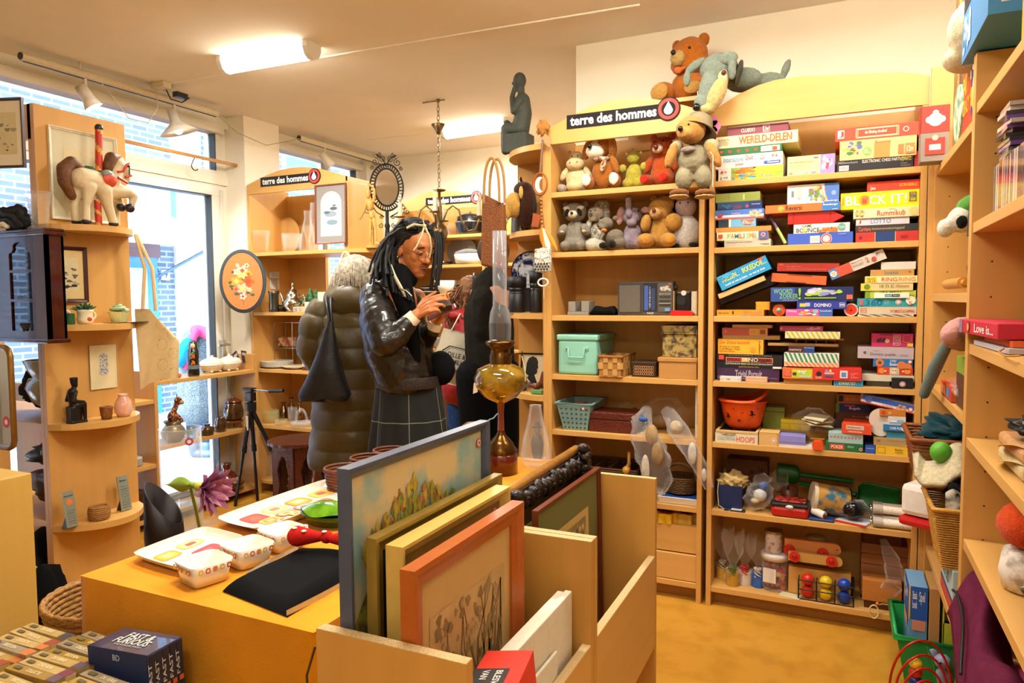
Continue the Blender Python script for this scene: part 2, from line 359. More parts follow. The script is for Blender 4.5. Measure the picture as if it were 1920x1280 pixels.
def qshelf(cx,cy,r,ry,z,a0,a1,t,th=.028,m=None):
 n=18;poly=[(cx,cy)]+[(cx+r*math.cos(a0+(a1-a0)*i/n),cy+ry*math.sin(a0+(a1-a0)*i/n))for i in range(n+1)]
 MB().pr([(u,v)for u,v in poly],th,m or WOODH,lambda u,v,w_:V((u,v,z-th+w_))).bd('round_shelf',t,bev=.0015)
t=tH('corner_shelf','rounded maple end shelves left of the soft toy unit','shelf',(TB[0]-.15,YF+.2,0))
MB().box(TB[0]-.022,TB[0],YF,YBK,0,2.2,WOOD).bd('side_panel',t,bev=.0015)
MB().box(TB[0]-.31,TB[0]-.022,YBK-.02,YBK,0,2.16,WOOD).bd('back_panel',t,bev=.0015)
for z in(.09,.50,.92,1.33,1.745,2.16):qshelf(TB[0]-.022,YBK-.02,.30,.335,z,PI,1.5*PI,t)
def endshelves(label,X,y0,y1,zs,depth=.17):
 t=tH('end_shelf',label,'shelf',(X,(y0+y1)/2,0))
 MB().box(X,X+.02,y0,y1,0,2.2,WOOD).bd('end_panel',t,bev=.0015)
 for z in zs:
  n=20;poly=[(X+.02,y0),(X+.02,y1)]
  poly=[(X+.02+depth*math.sin(PI*i/n)**.62*(1 if 1 else 0),y0+(y1-y0)*i/n+(0 if i<n*.5 else .0))for i in range(n+1)]
  MB().pr(list(reversed(poly)),.026,WOODY,lambda u,v,w_:V((u,v,z-.026+w_))).bd('bowed_shelf',t,bev=.0015)
 return t
LY0,LY1,LXE=1.80,2.20,-2.97
ZP=[.09,.49,.90,1.31,1.72]
lu=shelfunit('shelf_unit','maple shelf unit with coats and a serving bowl at the left edge',-3.95,LXE,LY0,LY1,ZP,2.2,0,2.15,back=False,toe=False)
MB().box(-3.95,LXE,LY0+.0,LY0+.018,2.06,2.2,WOODH).bd('valance',lu)
endshelves('bowed maple end shelves below the carousel horse',LXE,LY0,LY1,[.475,.90,1.31,1.72])
MY0,MY1,MXE=3.86,4.26,-3.02
mu=shelfunit('shelf_unit','maple shelf unit with glassware and teapot by the window',-3.90,MXE,MY0,MY1,[.09,.50,.91,1.322,1.75],2.235,.09,2.168,back=False,toe=False)
MB().box(-3.9+.022,-3.52,MY1-.02,MY1,.1,1.74,WOOD).bd('back_panel',mu)
MB().box(-3.9+.022,-3.60,MY1-.02,MY1,1.75,2.2,WOOD).bd('back_panel',mu)
sign('black name sign over the glassware shelf by the window',-3.765,2.245,MY0-.003)
endshelves('bowed maple end shelves beside the ornate oval mirror',MXE,MY0,MY1,[.50,.91,1.32,1.75],.20)
BY0,BY1=5.22,5.57
bu=shelfunit('shelf_unit','maple shelf unit on the rear wall with pans and bowls',-3.53,-2.68,BY0,BY1,[.09,.6,.98,1.44,1.70,1.95],2.235,.09,2.168)
sign('black name sign on the rear wall unit behind the chandelier',-3.235,2.238,BY0-.003)
b2=shelfunit('shelf_unit','maple shelf unit in the rear corner behind the hanging basket bag',-2.66,-1.82,BY0,BY1,[.09,.6,.98,1.44,1.70,1.95],2.1,0,2.1)
t=tH('window_shelf','low maple shelves along the window with crockery and brown pots','shelf',(-3.93,3.4,0))
for y in(2.3,2.98,3.815):MB().box(-4.05,-3.82,y,y+.025,0,.97,WOOD).bd('side_panel',t,bev=.0015)
for z in(.07,.50,.91):MB().box(-4.05,-3.825,3.005,3.815,z-.025,z,WOODY).bd('shelf',t,bev=.0015)
for z in(.07,.40,.80):MB().box(-4.05,-3.825,2.325,2.98,z-.025,z,WOODY).bd('shelf',t,bev=.0015)
MB().box(-4.05,-3.825,3.80,3.84,.91,1.02,WOOD).bd('end_board',t,bev=.0015)
def sideunit(label,x0,x1,y0,y1,zs,top=2.7,front=WOOD,panel_y=None):
 t=tH('shelf_unit',label,'shelf unit',((x0+x1)/2,(y0+y1)/2,0))
 for y in(y0,y1-.022):
  MB().box(x0,x1,y,y+.022,0,top,WOOD).bd('side_panel',t,bev=.0015)
 for z in zs:MB().box(x0+.004,x1-.01,y0+.022,y1-.022,z-.028,z,WOODY).bd('shelf',t,bev=.0015)
 MB().box(x1-.01,x1,y0+.022,y1-.022,0,top,WOOD).bd('back_panel',t)
 holes=MB();hm=mat('4a3520',.8,var=0)
 k=0.15
 while k<top-.1:
  for x in(x0+.05,x0+.1+.12):holes.cyl((x,y1-.0225,k),(x,y1-.021,k),.0028,hm,8);
  k+=.096
 o=holes.bd('peg_holes',t);o['kind']='stuff'
 return t
RX=.318
sideunit('maple shelf unit on the right wall beside the board games',RX,RX+.40,2.31,3.20,[.42,1.06,1.41,1.89],2.055)
sideunit('nearest maple shelf unit on the right wall with cds and folded cloths',RX,RX+.40,1.42,2.31,[.15,.415,.725,1.01,1.27,1.60,1.92],2.055)
MB().box(.299,RX+.4,3.2,3.215,0,2.28,WOOD).bd('tall_panel',bpy.data.objects['shelf_unit.006'],bev=.0015)
# PICTURE CRATE
CX0,CX1,CH=-.675,-.43,.93
cr=tH('picture_crate','open chipboard crate holding framed pictures upright','crate',(-.55,1.3,.0))
CHIP=mat('d8b780',.8,var=.2,scale=350)
CW=mat('cc9648',.45,var=.06,scale=25,wood=1)
def board(name,*a,m=None):
 b=MB().box(*a,m or CW);x0,x1,y0,y1,z0,z1=a
 b.box(x0+.0005,x1-.0005,y0+.0005,y1-.0005,z1,z1+.0008,CHIP);b.bd(name,cr)
for y in(.775,1.278,1.298,1.80):board('panel',CX0,CX1,y,y+.018,.0 if y!=1.278 else .48,CH)
for y0_,y1_ in((.793,1.278),(1.316,1.80)):
 board('side_board',CX1-.018,CX1,y0_,y1_,.48,.725,m=WOODY);board('side_board',CX0,CX0+.018,y0_,y1_,.48,.725,m=WOODY)
 MB().box(CX0+.018,CX1-.018,y0_,y1_,.48,.495,CW).bd('bottom_board',cr)
 # YELLOW TABLE
TX0,TX1,TY0,TY1,TZ=-1.63,-.93,1.06,2.62,.75
tb=tH('sales_table','long sales table hidden under the yellow cloth','table',((TX0+TX1)/2,1.9,0))
MB().box(TX0+.02,TX1-.02,TY0+.02,TY1-.02,TZ-.03,TZ-.004,WOOD).bd('tabletop',tb)
for x in(TX0+.08,TX1-.08):
 for y in(TY0+.08,TY1-.08):MB().cyl((x,y,0),(x,y,TZ-.03),.02,WOOD).bd('leg',tb)
YC=mat('e29412',.88,var=.10,scale=7,bump=.35,bscale=160,sheen=.15)
def clothfn(u,v):
 """perimeter u, v from the table edge down to the hem"""
 per=2*((TX1-TX0)+(TY1-TY0));d=u*per;a,c=TX1-TX0,TY1-TY0
 if d<a:p,n=V((TX0+d,TY0,0)),V((0,-1,0))
 elif d<a+c:p,n=V((TX1,TY0+d-a,0)),V((1,0,0))
 elif d<2*a+c:p,n=V((TX1-(d-a-c),TY1,0)),V((0,1,0))
 else:p,n=V((TX0,TY1-(d-2*a-c),0)),V((-1,0,0))
 f=v**1.2;amp=.016*f
 w_=math.sin(u*per*21+math.sin(u*per*9)*1.6)*amp+.05*f*(.5+.5*math.sin(u*per*6.3))
 drop=.012*(1-math.cos(min(v*12,1)*PI/2))+v*.62
 return p+n*(w_*1.0+.004)+V((0,0,TZ-drop))
b=MB();b.grid(lambda u,v:clothfn(u%1,v),240,24,YC,cu=True)
b.grid(lambda u,v:V((TX0-.004+(TX1-TX0+.008)*u,TY0-.004+(TY1-TY0+.008)*v,TZ+.0015*math.sin(9*u+7*v)*math.sin(PI*u)*math.sin(PI*v))),20,40,YC)
tag(b.bd('tablecloth'),'bright yellow cloth draped over the long sales table','tablecloth')
# COUNTER at the left edge
p0,p1=onZ(0,893,.86),onZ(52,880,.86)
ct=tH('counter','pale wooden counter end at the left edge of the photo','counter',(-2.6,1.1,0))
CWM=mat('d0a650',.45,var=.06,scale=10,wood=1)
MB().box(-2.9,-2.32,.3,1.36,.02,.862,CWM).bd('body',ct,bev=.004)
MB().cyl((-2.35,1.359,.80),(-2.35,1.363,.80),.006,mat('8a6a3c')).bd('screw_cover',ct)
# BOARD GAMES
def decor(b,dec,O,U,Vv,w,h,n):
 """dec: 'r u0,v0,u1,v1,col; t u0,v0,u1,v1,col,TEXT; c u,v,r,col; s u0,v0,u1,v1,col,n stripes; b barcode'"""
 O,U,Vv,n=V(O),V(U).normalized(),V(Vv).normalized(),V(n).normalized()
 for k,d in enumerate([q.strip()for q in dec.split(';')if q.strip()]):
  e=n*(.0005+.0004*k);kind=d[0];a=d[2:].split(',',5)
  if kind=='c':
   u,v,r=map(float,a[:3]);b.disk(O+e+U*(u*w)+Vv*(v*h),r*h,U,Vv,PRINT(a[3]),20);continue
  u0,v0,u1,v1=map(float,a[:4]);m=PRINT(a[4])
  P=lambda u,v:O+e+U*(u*w)+Vv*(v*h)
  if kind=='r':b.add([P(u0,v0),P(u1,v0),P(u1,v1),P(u0,v1)],[(0,1,2,3)],m)
  elif kind=='t':b.text(a[5],P(u0,v0),U,Vv,(u1-u0)*w,(v1-v0)*h,m)
  elif kind=='i':b.text(a[5],P(u0,v0),U,Vv,(u1-u0)*w,(v1-v0)*h,m,shear=.3)
  elif kind=='o':
   q=[(u0,v0),(u1,v0),(u1,v1),(u0,v1)];g=.05*h
   for(x,y,X,Y)in((u0,v0,u1,v0+g/h),(u0,v1-g/h,u1,v1),(u0,v0,u0+g/w,v1),(u1-g/w,v0,u1,v1)):
    b.add([P(x,y),P(X,y),P(X,Y),P(x,Y)],[(0,1,2,3)],m)
  elif kind=='s':
   N=int(a[5]);st=(u1-u0)/N
   for i in range(N):
    x=u0+st*i;sk=st*.9;b.add([P(x+sk if x+sk<u1 else u1,v0),P(min(x+sk+st*.5,u1),v0),P(min(x+st*.5,u1),v1),P(x,v1)],[(0,1,2,3)],m)
  elif kind=='b':
   b.add([P(u0,v0),P(u1,v0),P(u1,v1),P(u0,v1)],[(0,1,2,3)],PRINT('eeeae0'));N=14
   for i in range(N):
    x=u0+(u1-u0)*(.08+.84*i/N);X=x+(u1-u0)*.84/N*(.35 if i%3 else .65)
    b.add([P(x,v0+(v1-v0)*.2)+n*.0003,P(X,v0+(v1-v0)*.2)+n*.0003,P(X,v1-(v1-v0)*.12)+n*.0003,P(x,v1-(v1-v0)*.12)+n*.0003],[(0,1,2,3)],m)
  elif kind=='h':
   N=int(a[5])
   for i in range(N):
    c=P(u0+(u1-u0)*(i+.5)/N,(v0+v1)/2);r=(v1-v0)*h*.5
    b.add([c+U*(x*r)+Vv*(y*r)for x,y in((0,-1),(.8,0),(.9,.5),(.5,.85),(0,.45),(-.5,.85),(-.9,.5),(-.8,0))],[tuple(range(8))],m)
  elif kind=='p':
   rnd=random.Random(int(a[5]));cs=a[4].split('/')
   for i in range(26):
    x=u0+(u1-u0)*rnd.random()*.8;y=v0+(v1-v0)*rnd.random()*.75;X=min(u1,x+(u1-u0)*(.1+.22*rnd.random()));Y=min(v1,y+(v1-v0)*(.12+.3*rnd.random()))
    c=(P(x,y)+P(X,Y))/2+n*(.00002*i);rx,ry=(X-x)*w/2,(Y-y)*h/2
    b.add([c+U*(rx*math.cos(t)*(1+.2*math.sin(3*t+i)))+Vv*(ry*math.sin(t))for t in[2*PI*j/10 for j in range(10)]],[tuple(range(10))],PRINT(cs[i%len(cs)]))
_PC=PRINT
def PRINT(h):return _PC(h.split('/')[0]if '/'in h else h)
def sX(px,z,y):
 py=565
 for _ in range(3):p=onY(px,py,y);py+=(p.z-z)*ppm(p)
 return onY(px,py,y)
def gbox(x0,x1,z0,h,y,depth,col,dec,label,name='board_game_box',cat='board game',tilt=0,side=None,group=None,yaw=0,lid=None):
 """closed carton, front facing the room"""
 if tilt==0 and yaw==0 and y>3.2 and z0>.7 and x1>-.45:x0=max(x0,-.5135);x1=min(x1,.2735)if x0<.25 else x1
 if z0<1.2:depth=min(depth,YBK-.014-y)
 w=x1-x0;c=card(col);b=MB();sd=card(side)if side else c
 th=.0016
 b.box(0,w,0,depth,0,h,sd);b.add([(0,-.0004,0),(w,-.0004,0),(w,-.0004,h),(0,-.0004,h)],[(0,1,2,3)],c)
 if lid:b.box(-th,w+th,-th,depth+th,h*(1-lid),h+th,c)
 decor(b,dec,(0,-(.0006 if not lid else th+.0004),0),XA,ZA,w,h,(0,-1,0))
 o=b.bd(name,bev=.0008);o.location=(x0,y,z0);o.rotation_euler=(0,math.radians(-tilt),math.radians(yaw))
 return tag(o,label,cat,group)
def stack(zs,y,items,depth=.22):
 z=zs+.0003
 for it in items:
  xl,xr,hp,col,dec,label=it[:6];kw=dict(it[6])if len(it)>6 else{}
  dy=kw.pop('dy',0);dz=kw.pop('dz',0);dp=kw.pop('depth',depth);keep=kw.pop('keep',False)
  a,c=sX(xl,z,y+dy),sX(xr,z,y+dy);h=hp/ppm((a+c)/2)
  gbox(a.x,c.x,z+dz,h,y+dy,dp,col,dec,label,**kw)
  if not keep:z+=h+.0004
 return z
A,B_,C_,D_,E_=1.913,1.623,1.32,1.03,.755
Y1=YF+.02
stack(A,Y1,[(1347,1468,23,'e8e2d4','r .2,0,1,1,8fae4a;p .2,.35,.62,1,c9732e/d98a35/9c5a28/8fae4a,3;r .55,.45,1,.95,e7c53a;t .22,.5,.52,.85,b8662a,Gelukspoppetje;p .22,0,.6,.5,e7933a/3f9ac4/e7c53a,5;r .6,0,.9,.42,f2cf2f;t .66,.1,.84,.36,3c63b0,Toon;t .03,.6,.14,.85,c9402f,4+;c .09,.25,.2,f4f0e8;t .03,.15,.15,.33,444444,3-99','toddler game box with green and yellow pictures under the white quiz box'),(1342,1467,24,'ece6da','t .12,.5,.42,.85,3f86b8,Interactive;t .45,.5,.57,.9,c9463c,Quiz;t .3,.1,.43,.4,c9463c,Junior;t .84,.62,.93,.86,d4605a,4-6;r .73,.14,.97,.36,3b56a5;t .78,.18,.95,.32,f4f0e8,Clementoni;c .7,.68,.16,d4605a;c .7,.68,.12,ece6da;r .12,.46,.45,.48,c9463c','white quiz game box with blue and red lettering'),(1341,1466,14,'2f6b35','h .02,.25,.68,.75,d8444c,5;r .69,.15,.97,.85,ece4cf;t .71,.55,.8,.75,444444,Calma;r .86,.2,.93,.7,d8542f','flat green game box with a row of red hearts'),(1341,1496,22,'ecdfae','t .29,.2,.93,.85,b5532e,WERELD-DELEN;t .285,.23,.925,.88,e0713c,WERELD-DELEN;t .03,.18,.17,.8,6b6350,de prijzen van\nde wereld veel\nsnel en leuk\nspel voor allen\nvanaf 10 jaar','cream game box with big orange WERELD-DELEN lettering',dict(side='d9c17c',depth=.3)),(1364,1478,15,'8a4450','t .23,.28,.46,.75,f2e6cf,CLUEDO;o .59,.1,.7,.92,f2e6cf;t .605,.2,.685,.8,f2e6cf,Uw','maroon detective game box lying on the cream continents box'),])
stack(A,Y1+.15,[(1490,1560,44,'d8cf9c','','plain pale yellow box behind the lilac and yellow puzzle box',dict(depth=.15))])
stack(A,Y1,[(1476,1565,36,'f0e59a','r .7,0,1,1,9a86c4;p .72,.1,.98,.95,e8b8c4/f0e0dc/c4506a/e8a0b4,8;t .05,.62,.55,.74,8c7a4a,Een Hummelspeld moods;t .05,.48,.5,.56,a8965a,een spannend spel om samen te;t .05,.36,.48,.44,a8965a,spelen voor jong en oud;r .04,.1,.12,.17,d8808a;r .36,.1,.44,.18,8aa0d0;r .5,.1,.62,.2,8aa0d0;r .55,.86,.66,.92,7a8ab0','yellow and lilac puzzle box with pink blossoms standing alone')])
stack(A,Y1,[(1569,1712,22,'232024','t .02,.7,.28,.9,9a9488,Millennium;t .34,.66,.9,.92,d6cfc0,ELECTRONIC CHESS PARTNER;b .03,.1,.16,.55,333333,0;p .82,.55,.98,.95,b8862a/7a8a2a/5a4a2a,2;t .84,.1,.97,.5,77706a,schaak\ncomputer','black electronic chess computer box under the beige puzzle box',dict(side='1c1a1e')),(1574,1718,36,'edbd80','p .03,.2,.3,.95,e9c794/4a7a44/d8c23a/5a6ab0/b84a5a/edbd80,4;c .37,.38,.21,86b04a;t .33,.28,.41,.48,f0ecd8,50\nmini;r .46,0,.66,.78,d08a44;t .47,.7,.68,.9,b8763a,Rummy;r .77,.12,.84,.6,e07a44;r .86,.1,.98,.62,f0843a;t .88,.2,.96,.5,f8e8d0,12m','beige educational game box with toddler pictures and orange panel'),(1566,1725,24,'e24a30','o .25,.12,.76,.88,f2d8a4;o .27,.18,.74,.82,f2d8a4;t .36,.36,.62,.66,fbeedd,de Efteling doolhof;c .84,.52,.2,fbeedd;c .84,.52,.15,e24a30;r .03,.2,.11,.85,fbeedd;t .035,.28,.105,.76,e24a30,J','big bright red game box on top of the right-hand stack, top shelf',dict(depth=.3)),])
stack(A,Y1+.012,[(1714,1726,30,'b8302c','','narrow red box squeezed beside the black chess computer box',dict(depth=.1))])
stack(B_,Y1,[(1358,1445,13,'b9b4a0','t .05,.55,.6,.8,a8584c,Het grote natuurspel;t .78,.2,.97,.4,4a4a44,TOPMARK','grey game box at the bottom of the left stack, second shelf'),(1344,1440,15,'ece0b4','t .21,.2,.28,.8,8fb0a0,F;t .28,.2,.345,.8,d8744c,A;t .355,.2,.43,.8,4a90b0,M;t .435,.2,.455,.8,d89a3c,I;t .465,.2,.52,.8,d8645c,L;t .53,.2,.55,.8,4a90b0,I;t .58,.2,.63,.8,8fb0a0,S;t .64,.2,.69,.8,d89a3c,P;t .7,.2,.74,.8,d8744c,E;t .75,.2,.8,.8,4a90b0,L;r .82,0,1,1,5a5a8c;c .91,.55,.25,e8e4dc;c .91,.55,.2,d8544c;r .03,.3,.12,.75,b8543c','cream family game box with FAMILISPEL in coloured letters'),(1342,1446,9,'c98a3a','','thin tan wooden board between two games, second shelf',dict(name='wooden_board',cat='board')),(1347,1417,15,'6fb0d6','r 0,0,.28,1,23333f;r .28,.0,.34,1,e8e0d0;p .6,.2,.95,.9,c8785a/b86a50,3;t .65,.3,.95,.7,f0d8cc,BUMBAcool','sky blue game box with a black corner, second shelf left'),(1341,1432,17,'e8ecf0','r 0,.45,1,1,4a78c8;r 0,0,1,.18,e0644c;p .7,.1,.92,.9,e8c090/d8a070/c8b0a0,6;c .1,.5,.32,5a6aa8;c .1,.5,.22,b05060;t .35,.45,.52,.65,e8c0c0,PUZZLE;c .93,.7,.2,9ab0e0','white and blue children game box with red lower edge, second shelf left'),(1345,1428,14,'24426e','r .72,0,1,1,1d2f66;t .78,.5,.97,.72,b8c4dc,Ravensburger;t .36,.1,.55,.55,a03c44,200;c .68,.4,.22,a04c5c;p .05,.1,.35,.7,3a6a9a/2a5080,2','dark blue jigsaw box below the olive green box'),(1342,1425,17,'8a9440','r .0,.0,1,.06,5a6430;r .62,.2,.66,.8,b8c070;r .3,.0,.31,1,78843a','olive green box on top of the left stack, second shelf'),],depth=.2)
def rod(name,label,cat,p,q,r,c1,c2=None,fr=.5):
 p,q=V(p),V(q);b=MB();k=p.lerp(q,fr);b.cyl(p,k,r,mat(c1,.4));b.cyl(k,q,r*.98,mat(c2 or c1,.4));return tag(b.bd(name),label,cat)
p,q=onY(1436,392,Y1),onY(1473,455,Y1);p.y=Y1+.04;q.z=B_+.008;rod('baton','purple and green baton leaning diagonally, second game shelf','baton',p,q,.007,'5a3a58','9ab05a',.55)
stack(B_,Y1,[(1477,1599,21,'3d5cc0','b .35,.12,.5,.75,8a8a90,0;c .6,.45,.46,e8dccc;c .6,.45,.42,cf4a38;c .6,.45,.3,f0e8dc;c .6,.4,.2,cf4a38;c .6,.4,.17,f0e8dc;t .78,.75,.9,.9,8aa0e0,1000','royal blue box with barcode and large red ring sticker'),(1488,1593,17,'f0ead8','t .15,.62,.33,.95,2c2c2c,GAME;t .05,.08,.47,.55,2c2c2c,BOUNCE;c .19,.32,.2,b8c828;p .45,0,.8,.55,e8782e/e06828,2;c .86,.55,.4,6aa094;t .8,.4,.92,.7,c8dcc8,Tactic;c .68,.5,.08,5a3a2a','white bounce game box with orange mountains and teal badge'),])
zc=B_+.0007+(21+17)/ppm((-.25,YF,1.66))+.001
a,c=sX(1477,1.7,Y1),sX(1583,1.7,Y1);h=21/ppm(a)
b=MB();rm=mat('c92418',.35)
b.pr([(a.x,0),(a.x,h),(c.x-.045,h),(c.x-.012,h*.62),(c.x,h*.5),(c.x-.012,h*.38),(c.x-.045,0)],.16,rm,lambda u,v,w_:V((u,Y1+w_,zc+v)))
for u in(.02,c.x-.055-a.x):b.box(a.x+u,a.x+u+.004,Y1-.001,Y1+.16,zc,zc+h+.001,mat('a81c12',.4))
tag(b.bd('pencil_case',bev=.002),'glossy red crayon-shaped case between bounce game and orange reversi box','pencil case')
z2=zc+h+.001
stack(z2,Y1-.012,[(1435,1575,15,'e8702c','r .76,0,1,1,3a74b8;c .215,.5,.36,d8a83c;t .185,.2,.245,.5,6a8a3a,2-4;t .28,.25,.5,.85,4a3428,Reversi;t .78,.55,.97,.85,e8ecf0,Ravensburger;r .9,.1,.97,.15,e8ecf0','long orange reversi game box with blue end'),(1476,1573,36,'ece8dc','p .4,.05,.74,.98,d8b04a/5a9ac0/c8644c/e8d0b0/6a8a4a/b04a5a,7;r .72,0,1,1,5076bc;p .62,.05,.8,.8,d8b04a/e8d0b0/c8644c/5a9ac0,9;c .9,.5,.12,8aa4dc;t .73,.05,.98,.15,e8ecf0,Ravensburger;r .08,.4,.13,.7,7a7a74;r .2,.3,.27,.85,b8b8a8','white and blue fairy picture jigsaw box on the reversi box',dict(dy=.02)),],depth=.2)
stack(B_,Y1+.01,[(1604,1723,19,'c0342c','r .32,0,.64,1,1f3c74;r .31,0,.325,1,c89a50;r .635,0,.65,1,c89a50;c .08,.5,.16,7a1c20;t .73,.3,.85,.6,7a1c20,RISK','red and navy box at the bottom of the right stack, second shelf'),(1604,1729,13,'3c3430','t .05,.15,.25,.8,e0644c,Carriere;t .27,.2,.78,.65,a89a80,levensverzekeringspel;r .8,.1,.98,.9,2a3034','dark brown career game box with orange title'),(1605,1705,13,'d4ccd4','t .28,.2,.66,.85,5a80b0,LOTTO;r .02,.1,.11,.85,e4dcd8;t .03,.2,.1,.75,c8343c,J','pale grey lotto game box with blue letters'),(1600,1728,18,'ecdcaa','t .37,.15,.8,.72,cc4030,Rummikub;t .55,.74,.66,.9,4a8a90,Junior;p .02,.1,.18,.9,c8a850/d8c080/8a7a4a,5;c .92,.5,.42,e0c880','cream tile game box with red Rummikub lettering',dict(dy=-.006)),(1576,1730,31,'f0dc1e','t .06,.2,.25,.78,b8a024,BL;t .065,.22,.255,.8,f4f0e4,BL;t .37,.22,.59,.78,f4f0e4,CK;t .65,.22,.85,.8,f4f0e4,IT!;c .31,.52,.3,f09a1e;r .28,.3,.345,.65,c8502c;r .29,.55,.36,.72,e07040;o .875,.3,.965,.85,8a7420;t .885,.4,.955,.75,3a4a8a,999;t .08,.87,.6,.95,b89a1e,een nieuw vierkant spel;t .02,.3,.045,.75,8a7420,III','large yellow BLOCK IT game box'),(1626,1728,18,'e2401f','t .62,.38,.96,.68,f0b42c,SCRABBLE;t .06,.12,.16,.5,f4e8dc,Jeu','bright red word game box topping the yellow BLOCK IT box',dict(dy=.004)),])
stack(C_,Y1,[(1344,1432,11.5,'dd9226','t .04,.3,.27,.65,5a3c18,alle-spelen;r .33,.3,.37,.8,4a3418;t .56,.5,.75,.8,d8644c,Wat nu;t .8,.55,.97,.85,4a90a8,Ludo;t .75,.1,.98,.4,d8644c,kwartet;t .55,.1,.7,.4,4a90a8,abc','flat orange game box lying at the lower left of the third shelf'),(1417,1443,15,'ee9a24','r .0,.2,.08,.25,4a3418;r .0,.45,.08,.5,4a3418;r .0,.7,.08,.75,4a3418;r .92,.2,1,.25,4a3418;r .92,.45,1,.5,4a3418;r .92,.7,1,.75,4a3418','small orange domino box perched on the flat orange box',dict(depth=.09,dy=.02))],depth=.2)
def tbox(px,py,wpx,hpx,tilt,y,depth,col,dec,label,**k):
 """tilted box: px,py = lower left corner of its front"""
 p=onY(px,py,y);s=ppm(p);return gbox(p.x,p.x+wpx/s,p.z,hpx/s,y,depth,col,dec,label,tilt=tilt,**k)
tbox(1352,571,104,17,21.5,Y1+.05,.15,'17161a','','black box leaning beneath the blue tilted game box')
tbox(1349,560,88,9,22.5,Y1+.004,.16,'d4b070','','pale wooden strip box under the blue tilted game box')
tbox(1354,545,95,27,24.5,Y1-.005,.2,'2795c8','t .07,.48,.43,.82,f0dc3c,IKKEBEN...;t .5,.5,.97,.85,f0dc3c,IKKEDOE...;t .1,.12,.9,.32,e8f0f4,beeld uit wat je bent... en wat je doet;r .84,.86,.95,.98,d8544c;p .0,.6,.3,1,4aaad4/3aa0cc,2','bright blue box with yellow IKKEBEN IKKEDOE lettering, tilted')
stack(C_,Y1,[(1473,1561,13.5,'d050a0','r .72,0,1,1,3a62b4;t .03,.5,.24,.9,f4e0ec,Disney;p .26,.05,.7,.95,e07a50/e8d4b0/5a7a4a/d8e0e4/8ab0c8,4;t .74,.6,.98,.85,e8ecf4,Ravensburger','magenta and blue jigsaw box beneath the DOMINO box'),(1494,1587,14,'2a3a9c','t .36,.28,.7,.75,f4f0f8,DOMINO;r .06,.3,.18,.75,e8c83c;r .17,.35,.27,.85,a8b0d0;o .86,.25,.97,.85,c8c8e0;t .87,.35,.96,.7,e8e8f4,999','dark blue DOMINO game box'),(1445,1600,27,'1d2c60','r 0,0,.3,1,2f4a98;t .035,.55,.27,.9,7ab86a,WOORD;t .11,.2,.34,.55,7ab86a,ZOEKER;t .345,.15,.375,.95,8ac03a,!;p .42,.3,.92,.95,b8b4dc/a8c84a/8a90c8/d0d0e4,8;r .42,.2,.8,.28,86b83a;r .92,.15,.99,.45,e06a4c;t .15,.08,.34,.15,c8d0e8,zoek de woorden','wide word search game box with green letters and letter beads',dict(tilt=.0))],depth=.22)
zt=C_+(13.5+14+27)/ppm((-.25,YF,1.4))+.004
p=sX(1446,zt,Y1+.02)
gbox(p.x,sX(1549,zt,Y1+.02).x,zt+.022,.037,Y1+.02,.13,'d8622c','r .3,.85,.74,1,8a3a18;r .28,0,.64,.12,5a2410','folded orange cardboard box under the dark red box',name='cardboard_box',cat='box',tilt=-5)
gbox(sX(1457,zt+.07,Y1+.02).x,sX(1573,zt+.07,Y1+.02).x,zt+.066,.036,Y1+.02,.15,'a52a1c','r .03,.7,.1,.9,c85030;t .15,.5,.4,.62,d8846a,een spel voor;t .15,.15,.8,.4,c8644a,wetenschap en techniek experimenten','dark red game box at the top of the third shelf',tilt=-2)
tbox(1560,525,98,19,23,Y1,.12,'ccc0b0','r 0,0,.14,1,4a78b0;r .14,0,.4,1,cc5036;c .07,.5,.3,e8dcc8;r .04,.3,.1,.7,d8b8a0;t .42,.7,.62,.85,b8543c,Memory;t .42,.3,.62,.6,8a7a6a,spel met\nkaartjes;t .66,.35,.72,.8,c85a48,2;c .8,.4,.22,b84038;t .86,.6,.92,.9,4a4a44,4+','long narrow card game box slanting up over the word search box')
def top_toy(px,py,r,c1,c2,label,name,cat,dz=C_):
 p=onY(px,py,Y1);s=ppm(p);r/=s;b=MB();c=V((p.x,Y1+.02,dz+r+.001))
 b.cyl(c,c+V((0,.02,0)),r,mat(c1,.4),28);b.cyl(c-V((0,.004,0)),c,r*.7,mat(c1,.35),24)
 b.bl(c-V((0,.012,0)),r*.42,mat(c2,.4));return tag(b.bd(name,bev=.001),label,cat)
top_toy(1460,575,11,'e4602c','7aa890','orange wooden disc with a teal knob standing on edge','spinning_top','toy')
p=onY(1596,573,Y1);r=12.2/ppm(p);c=V((p.x,Y1+.012,C_+r+.001));b=MB()
b.cyl(c,c+V((0,.03,0)),r,mat('eee6da',.4),28);b.cyl(c-V((0,.002,0)),c,r*.78,mat('d23a24',.35),24);b.bl(c-V((0,.004,0)),.004,mat('8a1c10'))
tag(b.bd('tape_roll',bev=.001),'white ring with red centre standing beside the blue DOMINO box','toy')
